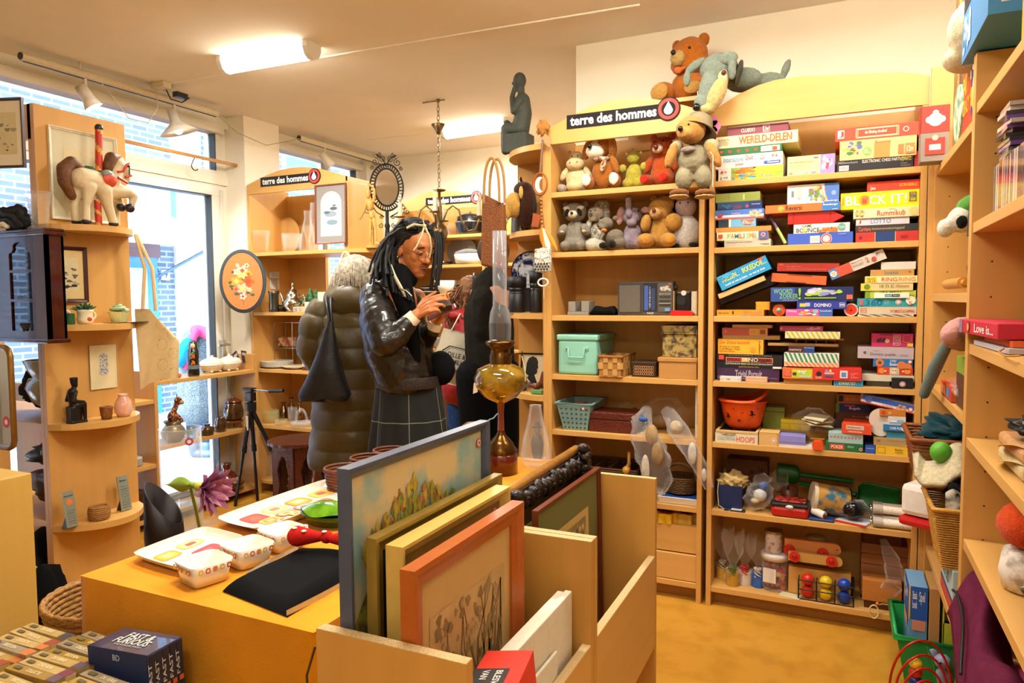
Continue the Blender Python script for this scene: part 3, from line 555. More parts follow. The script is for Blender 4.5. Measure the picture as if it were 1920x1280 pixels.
stack(C_,Y1,[(1608,1713,4,'d0ccc4','s 0,0,1,1,4a4a50,5','thin comic booklet lying under the right stack, third shelf',dict(name='booklet',cat='booklet')),(1610,1720,14,'d0c0a0','t .55,.22,.97,.6,c03830,VV SMEETS-SCHIPPERS;o .03,.2,.14,.85,c83c34;t .04,.4,.13,.65,c83c34,LINGO','grey-beige quiz game box with red lettering'),(1607,1722,16,'2f9aa4','t .14,.12,.43,.85,1c5c8a,360;t .46,.25,.56,.85,8accd0,SPORT\nQUIZ;c .7,.55,.3,e8e4d8;c .7,.55,.24,c8544c;c .7,.55,.17,e8e4d8;c .9,.75,.5,efe6c4;t .87,.2,.93,.6,c03830,5;r .04,.2,.1,.85,b8606c','turquoise 360 quiz game box'),(1622,1717,14,'b4c23c','t .28,.6,.72,.9,3a4a1c,GRA MINO;r .88,.1,.97,.4,7a8a3a;r 0,0,.1,.8,7a9a2c','lime green game box in the right stack, third shelf'),(1614,1712,14,'d8c88a','c .1,.5,.42,8ab028;r 0,0,.2,1,d8c83a;c .12,.5,.38,6a8a28;t .36,.4,.44,.8,8a7a54,18;t .48,.4,.54,.8,8a7a54,n;t .58,.4,.64,.8,8a7a54,E;i .68,.45,.92,.8,b06040,Welcome','pale yellow game box with green fruit picture',dict(dy=-.004)),(1622,1722,13,'ecd9a0','t .32,.2,.62,.8,d84a28,RING;t .65,.2,.97,.8,e08a3a,RING;r .02,.15,.23,.85,e8c828;t .04,.5,.2,.78,3a3a28,HALLOO;t .05,.2,.2,.42,3a3a28,14 19','cream game box reading RING RING in red and orange',dict(dy=-.006)),(1632,1714,12,'c0904c','t .33,.2,.65,.8,5a7a84,lotto;c .9,.6,.15,8a5a34','tan game box with grey lotto lettering'),(1652,1717,14,'d6ccc0','','blank white box topping the right stack, third shelf',dict(dy=.01)),],depth=.2)
gbox(sX(1640,1.45,Y1-.02).x,sX(1706,1.45,Y1-.02).x,C_+.001+(4+14+16)/ppm((.2,YF,1.35))+.0016,.0215,Y1-.008,.0075,'f2ecda','r .3,.25,.73,.75,2a8a9c;r .52,.25,.73,.75,22282c;t .32,.35,.5,.65,f2ecda,Koppels;t .54,.35,.72,.65,f2ecda,Koppels','small white card box in front of the lime green game',name='card_game_box',cat='card game')
stack(D_,Y1+.03,[(1344,1461,24,'3c1f44','t .3,.3,.73,.85,b8a8b8,Trivial Pursuit;t .38,.1,.66,.25,9a8a98,GENUS EDITIE;t .02,.1,.15,.4,8a7a88,NIEUW;t .8,.25,.97,.35,8a7a88,voor kenners','dark purple trivia game box'),(1343,1467,26,'141218','r .15,.44,.86,.78,e8a848;r .16,.48,.39,.74,a82c34;r .5,.48,.65,.74,1c1828;r .65,.48,.85,.74,8a2430;t .17,.5,.38,.72,3a1420,DEAL;t .4,.5,.48,.74,f4ecdc,OR;t .5,.5,.64,.74,e8e0d8,NO;t .66,.5,.84,.72,3a1420,DEAL;t .15,.26,.86,.38,d8d4cc,ELEKTRONISCHE VERSIE VAN DE SUCCESVOLLE SHOW;t .2,.88,.84,.95,a8a4a0,POSTCODE LOTERIJ;r .04,.6,.12,.92,d8443c;r .86,.04,.99,.18,e8e0d8;t .35,.06,.66,.14,b89a40,ELEKTRONISCH SPEL','black electronic TV game box'),(1346,1431,28,'f2b32c','t .04,.68,.7,.9,cc4c1e,Der Zirkus kommt!;t .04,.12,.5,.58,9a6a1e,Ein Spiel fur 2-4 Kinder\nin der Manege 3 Wagen\nund viele Artisten;c .78,.3,.17,e0843c;c .78,.3,.13,f2b32c;t .755,.18,.81,.42,d8503c,3+;t .9,.08,.95,.92,5a3c14,V\nE\nD\nE\nS','orange-yellow circus game box with red title'),(1355,1462,7,'b48c50','','creased brown paper-wrapped box on the circus game'),(1354,1439,14,'b4503c','r .6,.0,1,1,c88a3c;o .62,.15,.78,.85,e0b060;r .84,.2,.95,.8,8a3c2c;t .04,.3,.1,.7,d8886a,J','worn brick red and ochre box near the top, fourth shelf left'),(1373,1448,6,'cba368','','thin cream tray topping the left stack, fourth shelf'),],depth=.2)
stack(D_,Y1-.012,[(1350,1389,9,'ddd6cc','t .3,.35,.5,.6,3a3a3a,123ABC;c .1,.5,.1,c8342c;c .9,.5,.1,c8342c','small white domino case in front of the purple trivia game',dict(depth=.035))])
stack(D_,Y1-.012,[(1398,1438,10,'e2b48c','o .03,.1,.97,.75,c88a68','small peach card box in front of the purple trivia game',dict(depth=.035))])
stack(D_,Y1,[(1470,1560,10,'c89a58','','plain tan box carrying the yellow-green and red game boxes'),(1470,1573,0.1,'c89a58','','sheet of tan card above the plain tan box',dict(dz=0)),][:1],depth=.2)
zD=D_+10/ppm((-.25,YF,1.05))+.0012
stack(zD,Y1-.02,[(1467,1524,20,'e8742c','r .32,.1,.97,.9,bac828;r .04,.2,.28,.8,d8442c;t .06,.25,.26,.75,e8a08a,TURF\nTROS;i .5,.45,.78,.8,f0f4f8,weg;i .56,.15,.94,.45,c8dcec,achterhoef;r .34,.35,.46,.6,3a3a30','orange and lime travel game box beside the red dice game')],depth=.14)
stack(zD,Y1-.02,[(1524.5,1615,22,'d43224','c .12,.5,.22,2a1c1c;t .05,.1,.18,.28,f0d8d0,CLOWN;t .24,.5,.44,.72,f0e8e4,dobbelen;c .28,.8,.1,6aa0d8;c .36,.8,.1,e8d060;r .24,.3,.42,.42,4a5cb0;r .56,.2,.72,.85,ecd8d0;r .59,.3,.69,.7,5a8ad0;t .78,.2,.93,.7,e8988c,vanaf 6\n2-4\nspelers','bright red dice game box with white panel')],depth=.16)
stack(zD+22/ppm((-.25,YF,1.05))+.0012,Y1-.005,[(1470,1573,8,'e8cca8','s 0,0,1,1,e07a4c,12','cream box with orange diagonal stripes'),(1470,1573,17,'e8e4d4','s 0,0,1,1,3f8a64,12','cream box with green diagonal stripes'),(1478,1527,12,'4a2420','t .04,.2,.5,.6,c8b8b0,memory;r .6,0,1,1,1c3a80;t .62,.7,.98,.9,b8c4dc,Ravensburger','small brown and blue memory game box',dict(dy=.01)),(1440,1572,5,'b08850','','thin wooden board of the peg game',dict(name='wooden_board',cat='board',dy=.03)),],depth=.18)
zE=D_+(10+22+8+17+12+5)/ppm((-.25,YF,1.1))+.003
b=MB();a,c=sX(1487,zE,Y1+.03),sX(1582,zE,Y1+.03)
for x in(.01,.05,.09,.13,.165):b.cyl((a.x+x,Y1+.08,zE),(a.x+x,Y1+.08,zE+.016),.004,WOOD,10)
b.box(a.x,c.x,Y1+.03,Y1+.18,zE+.016,zE+.022,mat('b98c52',.5));tag(b.bd('peg_game'),'wooden game board standing on short pegs, fourth shelf','board game')
stack(zE+.0225,Y1,[(1472,1575,13,'e4dfc0','s 0,0,1,1,c2b83c,11','cream box with yellow diagonal stripes'),(1462,1543,10,'b0405c','c .04,.5,.2,d88a98;p .6,.1,.95,.9,c06080/d08aa0,4','pink-red box on the yellow-striped box',dict(dy=.02))],depth=.18)
stack(D_,Y1-.014,[(1563,1618,13,'3f9cc4','s 0,0,1,1,2a7aa8,12;t .18,.2,.76,.65,e8d45a,KWARTET;t .4,.76,.7,.9,e8f0f4,memory','blue striped KWARTET card game box at the shelf edge',dict(depth=.03,name='card_game_box',cat='card game'))],depth=.1)
stack(D_,Y1+.03,[(1624,1668,10,'3a3428','','dark translucent storage box under the white sheets, fourth shelf'),(1616,1714,12,'d3cdb4','','stack of white sheets under the orange face game'),(1645,1711,15,'d2491f','r .35,.05,.62,.95,c8c0a4;c .48,.5,.32,e8dcb0;c .12,.5,.35,e88a3c;c .85,.5,.35,e88a3c;c .23,.5,.1,f4e8c8;c .73,.5,.1,f4e8c8;c .45,.6,.06,3a2a20;c .52,.6,.06,3a2a20','orange box printed with round cartoon faces'),(1637,1711,15,'1f74b4','c .17,.5,.48,d8743c;c .17,.5,.2,4a5a3a;c .72,.25,.5,d8743c;c .88,.1,.4,d8743c;t .42,.15,.62,.55,e8f0f4,Stein;t .43,.6,.6,.9,d8e4ec,DUBBLE\nSTEINE;c .93,.7,.25,c84038;c .93,.7,.17,e8dcd0','blue stone game box with copper discs'),(1608,1713,22,'b9adb4','t .23,.2,.68,.5,6a6470,Domino puzzle;t .76,.22,.9,.4,8a8490,GOKI;c .13,.5,.12,5a5460;t .28,.6,.38,.75,8a8490,3 in 4','lavender grey domino puzzle box'),(1634,1712,25,'c23260','c .38,.45,.16,d8b88a;p .12,.3,.34,.7,3a2a44/4a3450,4;t .2,.85,.5,1,4a1c30,WYSWYR;o .52,.12,.7,.9,e0a0b0;t .54,.2,.68,.8,e8b8c0,SPEL\nVAN\nJOU;o .76,.35,.96,.9,d86a88;r .86,.05,1,.3,d8b03c','magenta game box topping the right stack, fourth shelf'),],depth=.2)
stack(D_,Y1-.016,[(1672,1712,19,'18161a','c .5,.45,.26,e8dcd4;c .5,.45,.21,c8443c;c .5,.45,.15,e8dcd4','small black box with red and white ring sticker',dict(depth=.042))],depth=.06)
stack(E_,Y1-.01,[(1341,1421,18,'ddd0b4','t .06,.25,.47,.62,6aa0a8,COLORING;t .5,.15,.93,.75,d8603c,HOOPS;p .1,.75,.5,1,8a7a5a/b8a880,3','pale box reading COLORING HOOPS under the wooden tray')],depth=.2)
stack(E_,Y1-.012,[(1423,1460,25,'d9ae68','c .75,.42,.18,f0e4d8;c .75,.42,.14,c8544c;c .75,.42,.1,f0e4d8;r 0,.97,1,1,b88a44;r .93,0,.96,1,b88a44','small light wooden box with red ring sticker',dict(depth=.1,name='wooden_box',cat='box')),],depth=.1)
stack(E_,Y1-.01,[(1460,1524,5,'e2d8cc','','flat white tray under the lilac box',dict(depth=.12)),(1460,1510,16,'8a86c8','r 0,.25,1,.3,6a66a4','lilac plastic box on a white tray, fifth shelf',dict(depth=.12))])
stack(E_,Y1+.13,[(1455,1562,22,'c89a4c','','wide tan box behind the yellow and lilac boxes',dict(depth=.18)),(1464,1519,19,'e8cc1e','r .3,.0,.32,.6,b89a10;r .65,0,.67,.6,b89a10;r 0,.6,1,.66,c0a414','bright yellow plastic game case',dict(depth=.13))])
stack(E_,Y1+.15,[(1430,1470,60,'86943a','r 0,.85,1,.88,5a6428','olive green box at the back of the fifth shelf',dict(depth=.1))])
stack(E_,Y1-.012,[(1549,1618,16,'1f6a3c','r .1,.2,.5,.85,c43c28;t .14,.32,.46,.72,f0ddc8,POKER;t .58,.5,.75,.8,9ac0a0,dobbelstenen;c .94,.4,.18,e8dcd0;c .94,.4,.13,c8443c','green POKER dice game box'),(1553,1618,18,'9cc0bc','r .02,.7,.98,.72,c85a5c;h .03,.45,.95,.68,c85a5c,9','pale blue box with a red bunting print',dict(depth=.13))],depth=.14)
zp=E_+34/ppm((-.1,YF,.8))+.0012
stack(zp,Y1-.014,[(1578,1634,18,'dc4a26','r .15,.45,.75,.9,c8b8a8;t .2,.6,.65,.75,8a3a2c,Rikketik;t .22,.12,.7,.32,f4d8c8,rekenbakjes','orange-red game box with a grey window print',dict(depth=.15,yaw=-4))])
stack(E_,Y1+.14,[(1563,1628,48,'3c2c24','','dark brown box at the back of the fifth shelf'),(1567,1631,13,'6a3424','t .5,.4,.85,.6,b88a7a,Menschen;c .92,.5,.2,e8dcd0','brown box under the blue language game'),(1567,1631,17,'20306e','r 0,0,.1,1,5a8a3a;t .4,.3,.72,.65,e8ecf4,Engels;r .26,.7,.56,.85,c83c34','navy blue Engels language game box'),(1569,1630,17,'b07a4c','r .05,.2,.2,.85,1f4448;c .32,.5,.2,d88a54;t .42,.4,.85,.7,c8a084,kleuren','terracotta coloured box on the navy language game')],depth=.16)
stack(E_,Y1-.012,[(1622,1641,15,'2a58b0','r .1,.6,.9,.7,8aa4d8','tiny blue card box beside the yellow box, fifth shelf',dict(depth=.08))])
stack(E_,Y1-.012,[(1642,1702,17,'edbe2a','o .05,.15,.3,.85,b88a1c;t .6,.55,.85,.75,4a3c14,Basiskaart;t .6,.25,.85,.45,6a5a1c,magazijn','bright yellow box at the bottom right, fifth shelf'),(1638,1701,15,'b59663','t .08,.4,.2,.75,7a6038,LOMI\nDOS;t .4,.6,.95,.75,a0844e,FRAGMENTEN PARADE','kraft brown box on the bright yellow box'),(1662,1702,13,'3f9ccf','','plain sky blue box in the right stack, fifth shelf',dict(dy=.006)),(1656,1700,12,'2a7ab4','t .28,.3,.8,.7,f0f4f8,CWB PUZ;c .9,.5,.4,e8e4dc;r .0,.0,1,.08,12283c','blue puzzle box with white letters, fifth shelf right',dict(dy=-.003)),(1665,1698,16,'dddad4','r .08,.15,.9,.6,8ab0d8;r .1,.35,.5,.55,f0f4f8','small white medicine-like box in the right stack, fifth shelf',dict(depth=.1)),(1649,1698,12,'c47a30','c .15,.5,.3,c83c2c;c .4,.5,.25,d8a04c','orange tan box under the tilted blue jigsaw box'),],depth=.17)
tbox(1614,753,90,15,-11.5,Y1-.0,.17,'e8e4e0','r 0,.42,1,1,2f5cb8;r 0,0,1,.12,cc3c2c;c .13,.55,.42,5a70b8;t .4,.2,.6,.34,c86a60,PUZZEL;p .66,.05,.84,.75,d8a060/b88850/e8c8a0,5;c .91,.45,.28,c8443c;c .91,.45,.2,e8dcd4','long blue and white puzzle box slanting over the right stack, fifth shelf')
gbox(sX(1643,.85,Y1-.005).x,sX(1660,.85,Y1-.005).x,E_+.088,.075,Y1-.0,.05,'c8302c','c .5,.3,.5,d8d4c8;c .5,.75,.6,d8c8b8','upright red and white toy card beside the blue puzzle box',name='toy_card',cat='card')
# SOFT TOYS
def place(px,py,y,z=None,yaw=0,s=1):
 p=onY(px,py,y);
 if z is not None:p.z=z
 return Matrix.Translation(p)@Matrix.Rotation(math.radians(yaw),4,'Z')@Matrix.Scale(s,4)
def soft(name,label,T,parts,eyes=(),vox=.006,cat='soft toy',group='soft toys on the shelves',extra=None):
 """parts: (part name, material, [(x,y,z,rx,ry,rz[,tiltdeg about y])...]); eyes: (x,y,z,r,colour). Local frame: x right, -y to the room, z up, base at z=0"""
 T=Matrix.Translation((0,0,.009))@T;t=tH(name,label,cat,T.translation,group)
 for pn,m,bl in parts:
  b=MB();b.T=T
  for q in bl:
   R=Matrix.Rotation(math.radians(q[6]),3,'Y')if len(q)>6 else None
   b.bl(q[:3],q[3:6],m,R,14,9)
  s=T.to_scale().x;big=pn in('body','head')
  b.bd(pn,t,vox=vox*(1 if big else .8),smooth=3,disp=.0035*s/.3 if not extra else 0,dscale=.012)
 if eyes:
  for x,y,z,r,c in eyes:
   b=MB();b.T=T;b.bl((x,y,z),r,mat(c,.15,var=0),None,10,7);b.bd('nose'if r>.028 else 'eye',t)
 return t
def bear_parts(fur,muzzle,pad,arm=None,legs=True):
 return[('body',fur,[(0,0,.30,.2,.16,.26),(0,-.02,.16,.22,.18,.16)]),('head',fur,[(0,-.02,.66,.21,.18,.19)]),('ear',fur,[(-.17,0,.84,.075,.04,.075)]),('ear',fur,[(.17,0,.84,.075,.04,.075)]),('muzzle',muzzle,[(0,-.2,.61,.1,.08,.08)]),('arm',fur,[(-.22,-.08,.38,.075,.08,.16,25)]),('arm',fur,[(.22,-.08,.38,.075,.08,.16,-25)]),('leg',fur,[(-.17,-.22,.1,.09,.19,.09)]),('leg',fur,[(.17,-.22,.1,.09,.19,.09)]),('paw_pad',pad,[(-.17,-.39,.1,.08,.03,.08)]),('paw_pad',pad,[(.17,-.39,.1,.08,.03,.08)])]
EYES=[(-.075,-.185,.7,.018,'0c0806'),(.075,-.185,.7,.018,'0c0806'),(0,-.275,.65,.032,'1a0f0a')]
YS=3.36
hip=plush('e4cf9c')
soft('hippo','cream hippo soft toy at the left end of the top toy shelf',place(1082,352,YS,1.918,5,.245),[('body',hip,[(0,0,.28,.24,.18,.26),(-.02,-.05,.12,.2,.2,.12)]),('head',hip,[(0,-.05,.68,.15,.14,.15),(0,-.13,.56,.2,.15,.13)]),('ear',hip,[(-.15,0,.82,.05,.03,.05)]),('ear',hip,[(.15,0,.82,.05,.03,.05)]),('arm',hip,[(-.24,-.08,.38,.07,.07,.15,30)]),('arm',hip,[(.24,-.08,.38,.07,.07,.15,-30)]),('foot',plush('a8a092'),[(-.27,-.18,.08,.1,.12,.09)]),('foot',plush('a8a092'),[(.24,-.18,.08,.1,.12,.09)])],[(-.06,-.18,.71,.014,'3a2c1c'),(.06,-.18,.71,.014,'3a2c1c'),(-.07,-.27,.58,.02,'c0a070'),(.07,-.27,.58,.02,'c0a070')])
br=plush('b06a28');wh=plush('ece2cc')
soft('puppy','brown and white puppy soft toy with floppy ears and striped scarf',place(1125,350,YS-.03,1.918,8,.29),[('body',br,[(.06,0,.28,.2,.15,.27)]),('head',br,[(-.02,-.03,.72,.22,.18,.2)]),('muzzle',wh,[(-.06,-.14,.62,.16,.14,.13),(-.05,-.13,.74,.09,.09,.11)]),('ear',plush('c98a48'),[(.2,-.06,.72,.09,.06,.2,-12)]),('ear',br,[(-.22,0,.68,.07,.06,.17,10)]),('arm',br,[(.25,-.06,.4,.07,.08,.17,-20)]),('leg',br,[(-.16,-.18,.12,.1,.18,.12)]),('leg',br,[(.28,-.18,.12,.1,.18,.12)]),('paw_pad',wh,[(-.17,-.35,.13,.085,.03,.11)]),('paw_pad',wh,[(.28,-.35,.13,.085,.03,.11)]),('scarf',plush('d8c0a0','7a4a2c',.5),[(.03,-.12,.5,.16,.1,.04),(.09,-.2,.38,.05,.04,.12,15)])],[(-.1,-.235,.78,.02,'0c0806'),(.0,-.235,.79,.02,'0c0806'),(-.12,-.3,.68,.04,'0c0806')],vox=.0065)
gr=plush('b4a83c')
soft('frog','small yellow-green frog soft toy seen from the front',place(1189,348,YS,1.918,-5,.215),[('body',gr,[(0,0,.3,.2,.16,.26),(-.12,-.05,.12,.14,.15,.12),(.12,-.05,.12,.14,.15,.12)]),('head',gr,[(0,-.03,.68,.16,.15,.14),(0,0,.8,.08,.08,.06)]),('arm',gr,[(-.25,-.06,.46,.09,.08,.1)]),('arm',gr,[(.25,-.06,.46,.09,.08,.1)])],[(-.17,-.04,.78,.03,'d8cc8c'),(.17,-.04,.78,.03,'d8cc8c'),(0,-.1,.86,.012,'3c3818')],vox=.005)
rb=plush('b8501e')
soft('teddy_bear','orange-brown teddy bear with red feet beside the small frog',place(1242,346,YS,1.918,-10,.275),bear_parts(rb,plush('dcbca0'),plush('d02a18')),[(0,-.285,.63,.045,'5a2c20'),(-.08,-.18,.74,.014,'0c0806'),(.08,-.18,.74,.014,'0c0806')])
rc=plush('8e8676');bk=plush('17150f')
soft('raccoon','grey raccoon soft toy with black eye patches',place(1079,470,YS-.02,1.628,6,.275),[('body',rc,[(0,0,.3,.2,.16,.26),(0,-.04,.14,.22,.18,.14)]),('head',rc,[(0,-.03,.7,.22,.17,.18)]),('ear',rc,[(-.18,0,.84,.06,.04,.06)]),('ear',rc,[(.18,0,.84,.06,.04,.06)]),('brow',plush('e8e2d2'),[(-.11,-.14,.75,.09,.05,.05,15),(.11,-.14,.75,.09,.05,.05,-15)]),('eye_patch',bk,[(-.12,-.18,.68,.045,.03,.085,25)]),('eye_patch',bk,[(.12,-.18,.68,.045,.03,.085,-25)]),('muzzle',plush('dccfae'),[(0,-.2,.64,.09,.07,.075)]),('arm',rc,[(-.21,-.1,.38,.08,.1,.12,30)]),('arm',rc,[(.21,-.1,.38,.08,.1,.12,-30)]),('paw',plush('cfc29c'),[(-.2,-.2,.34,.05,.03,.03),(.2,-.2,.34,.05,.03,.03)]),('leg',rc,[(-.14,-.2,.09,.09,.17,.09)]),('leg',rc,[(.14,-.2,.09,.09,.17,.09)])],[(-.1,-.215,.7,.014,'050403'),(.1,-.215,.7,.014,'050403'),(0,-.275,.66,.026,'0c0a08')])
sp=plush('6c6658','b8b2a0',.55);wf=plush('ddd6c2')
soft('shaggy_dog','white faced shaggy dog soft toy with speckled grey hair',place(1118,470,YS+.02,1.628,0,.256),[('body',sp,[(.02,0,.34,.15,.13,.22)]),('head',wf,[(0,-.02,.72,.17,.14,.15),(-.02,-.13,.65,.1,.09,.09)]),('hair',sp,[(.1,.05,.88,.16,.1,.12),(.18,.05,.68,.09,.07,.18)]),('arm',wf,[(-.13,-.08,.5,.06,.07,.13,20)]),('belly_fluff',wf,[(-.04,-.1,.12,.18,.16,.13),(.12,-.1,.1,.12,.14,.11),(.1,-.08,.38,.05,.06,.1)])],[(-.06,-.15,.76,.014,'0c0806'),(.03,-.15,.77,.014,'0c0806'),(-.04,-.23,.68,.035,'6a6468')])
wo=plush('7c7260')
soft('wolf_cub','small grey wolf soft toy lying with black paws',place(1146,470,YS-.09,1.628,-14,.20),[('body',wo,[(.1,.0,.28,.22,.2,.18,-20),(.18,0,.14,.18,.18,.14)]),('head',wo,[(-.08,-.12,.6,.19,.17,.15),(-.1,-.26,.5,.1,.12,.07)]),('ear',wo,[(.12,-.02,.72,.08,.03,.06)]),('ear',wf,[(-.27,-.02,.68,.05,.03,.1)]),('mouth',plush('c8782a'),[(-.02,-.3,.42,.08,.08,.05)]),('brow',bk,[(-.14,-.18,.72,.08,.05,.04)]),('paw',bk,[(-.1,-.2,.08,.1,.12,.08)]),('paw',bk,[(.14,-.2,.1,.1,.12,.1)])],[(-.12,-.38,.52,.02,'0c0806')],vox=.005)
el=plush('9a8894');pk=plush('d09a94')
soft('elephant','lilac grey elephant soft toy with trunk raised',place(1186,469,YS,1.628,8,.258),[('body',el,[(0,0,.26,.17,.16,.26),(-.1,-.08,.14,.09,.12,.14),(.14,-.1,.1,.1,.14,.1)]),('head',el,[(0,-.03,.62,.19,.17,.17),(0,-.14,.48,.1,.08,.07)]),('trunk',el,[(-.04,-.18,.66,.07,.07,.1),(-.05,-.2,.8,.06,.06,.12),(-.05,-.22,.9,.065,.065,.07)]),('ear',pk,[(-.23,-.02,.62,.08,.035,.16,10)]),('ear',el,[(-.225,.0,.64,.09,.03,.175,10)]),('ear',pk,[(.25,-.05,.72,.1,.03,.07)])],[(.13,-.17,.7,.02,'120c10'),(-.05,-.285,.91,.024,'c8a898')])
tn=plush('c08c3e')
soft('teddy_bear','large golden tan teddy bear slumped to the left',place(1237,468,YS-.01,1.628,22,.282),[('body',tn,[(.04,0,.3,.21,.17,.25),(.04,0,.16,.24,.18,.15)]),('head',tn,[(.0,-.02,.64,.2,.17,.2),(.07,.02,.74,.18,.14,.15)]),('ear',tn,[(.22,.02,.86,.07,.04,.08)]),('ear',tn,[(-.1,.04,.84,.06,.04,.07)]),('muzzle',plush('cda063'),[(-.1,-.18,.56,.1,.09,.09)]),('arm',tn,[(-.24,-.06,.42,.09,.1,.15,10)]),('arm',tn,[(.2,-.16,.42,.15,.11,.15,-10)]),('leg',tn,[(-.26,-.2,.12,.15,.16,.12)]),('leg',tn,[(.1,-.24,.12,.14,.17,.12)]),('paw_pad',plush('c88c3c'),[(-.27,-.34,.12,.09,.03,.08),(.1,-.39,.12,.09,.03,.08)])],[(-.14,-.27,.6,.034,'5a2c18')],vox=.0065)
pg=plush('ded8d0');pp=plush('c8b4b4')
soft('penguin','white soft toy with black feet below the dressed bear',place(1286,465,YS+.02,1.628,-5,.27),[('body',pg,[(0,0,.28,.26,.18,.3)]),('head',pp,[(0,-.02,.72,.19,.16,.2)]),('foot',bk,[(-.17,-.18,.04,.11,.1,.045)]),('foot',bk,[(.2,-.18,.04,.11,.1,.045)]),('ear',bk,[(-.2,.04,.74,.07,.05,.12)])],[(-.06,-.17,.76,.014,'0c0806'),(.08,-.17,.76,.014,'0c0806')])
bb=plush('b4661c');bp=plush('c09048')
soft('teddy_bear','big brown teddy bear sitting on top of the toy shelf unit',place(1292,186,3.43,2.316,-14,.37),[('body',bb,[(-.02,0,.2,.22,.16,.2)]),('head',bb,[(.02,-.04,.56,.24,.19,.23),(.02,-.04,.46,.25,.18,.15)]),('ear',bb,[(-.17,.0,.73,.07,.045,.08)]),('ear',bb,[(.19,-.0,.73,.08,.05,.09)]),('muzzle',plush('bd9a5c'),[(-.05,-.22,.5,.1,.09,.1)]),('leg',bb,[(-.3,-.1,.14,.17,.16,.14,15)]),('leg',bb,[(.2,-.12,.12,.17,.14,.12)]),('paw_pad',bp,[(-.3,-.23,.13,.13,.05,.11)]),('paw_pad',bp,[(.16,-.24,.1,.12,.04,.08)]),('ribbon',cloth('c8693a'),[(-.06,-.2,.36,.06,.03,.05,30),(.0,-.2,.36,.07,.03,.02,-20)])],[(-.07,-.315,.55,.033,'15100c'),(.1,-.215,.6,.018,'0c0806'),(-.14,-.19,.59,.018,'0c0806'),(.1,-.14,.17,.026,'ecd8c8')],vox=.007)
gd=plush('7f8a7c');gm=plush('c4ab70')
t=soft('grey_dog','grey dog soft toy sprawled over the arched shelf top',place(1350,200,3.185,2.185,0,.34),[('body',gd,[(.24,.28,.46,.24,.2,.15),(.52,.42,.42,.24,.15,.13)]),('head',gd,[(-.02,.0,.56,.24,.19,.19),(-.12,-.1,.3,.13,.12,.24,10),(-.2,-.13,.12,.1,.1,.12)]),('muzzle',gm,[(-.02,-.16,.2,.11,.09,.22,25),(-.15,-.14,.03,.12,.1,.07)]),('cheek',plush('d8cc9c'),[(.06,-.14,.4,.07,.06,.1)]),('ear',gd,[(-.3,-.06,.62,.15,.05,.06,-30),(-.4,-.08,.46,.05,.05,.1)]),('ear',gd,[(.12,-.16,.62,.12,.06,.08),(.17,-.18,.48,.05,.05,.14)]),('tail',gd,[(.74,.42,.56,.05,.05,.14,20)]),('collar',mat('3a3c34',.6),[(.22,.04,.48,.025,.17,.17,15)])],[(-.25,-.24,.05,.05,'0f0f10'),(.07,-.2,.44,.032,'5a2c20')],vox=.006)
T=place(1300,392,3.12,None,4,.43);T.translation.z=1.822
kh=cloth('8e8468');ye=plush('b98440')
t=soft('teddy_bear','tan teddy bear in khaki hat and dungarees hanging in front of the post',T,[('head',ye,[(-.02,-.06,.66,.145,.13,.14),(-.06,-.17,.6,.08,.08,.06)]),('arm',ye,[(-.21,-.08,.42,.055,.06,.13,20)]),('arm',ye,[(.2,-.08,.4,.055,.06,.14,-25)]),('dungarees',kh,[(0,0,.38,.17,.12,.15),(-.09,-.02,.2,.09,.09,.12),(.1,-.02,.2,.09,.09,.12)]),('sleeve',cloth('a39c7c'),[(-.17,-.02,.5,.07,.07,.08,20)]),('sleeve',cloth('a39c7c'),[(.17,-.02,.49,.08,.07,.08,-20)]),('shoe',plush('7c4a20'),[(-.13,-.08,.045,.1,.12,.045)]),('shoe',plush('7c4a20'),[(.12,-.08,.03,.1,.12,.045)]),('sole',plush('c8a060'),[(-.13,-.08,.012,.105,.125,.02),(.12,-.08,-.003,.105,.125,.02)]),('pouch',cloth('8a7c70'),[(-.04,-.13,.46,.08,.04,.035)])],[(-.1,-.25,.64,.027,'0c0806'),(-.03,-.185,.69,.011,'0c0806')],vox=.006,group='soft toys on the shelves')
b=MB();b.T=T;hm=cloth('8f8064')
prof=[(.001,.23),(.07,.225),(.12,.19),(.14,.12),(.145,.05),(.20,.02),(.205,.028),(.15,.065)]
hT=Matrix.Translation(V((.02,-.0,.66)))@Matrix.Rotation(math.radians(14),4,'Y')@Matrix.Rotation(math.radians(-22),4,'X')
b.T=T@hT;b.lt([(r,z)for r,z in prof],(0,0,-.02),hm,28);b.bd('hat',t)
b=MB();b.T=T;b.tb([(.02,.04,.86),(.03,.06,1.0),(.02,.1,1.1)],.004,mat('d8d0c0'),6);b.bd('hanging_loop',t)
b=MB();b.T=T;b.tb([(.17,-.14,.44),(.2,-.16,.4),(.2,-.15,.1)],.003,mat('f0ece4'),5);b.bd('string',t)
b=MB();pm=mat('d87a9c',.6);p=onY(1325,238,3.19)
for a in range(7):b.cyl(p+V((.035*math.cos(a*.9),0,.03*math.sin(a*.9))),p+V((.035*math.cos(a*.9),.012,.03*math.sin(a*.9))),.025,pm,14)
b.tb([p+V((-.02,.0,0)),onY(1314,190,3.2)],.009,pm,6)
tag(b.bd('felt_flower'),'pink felt flower hanging behind the khaki hat','decoration')
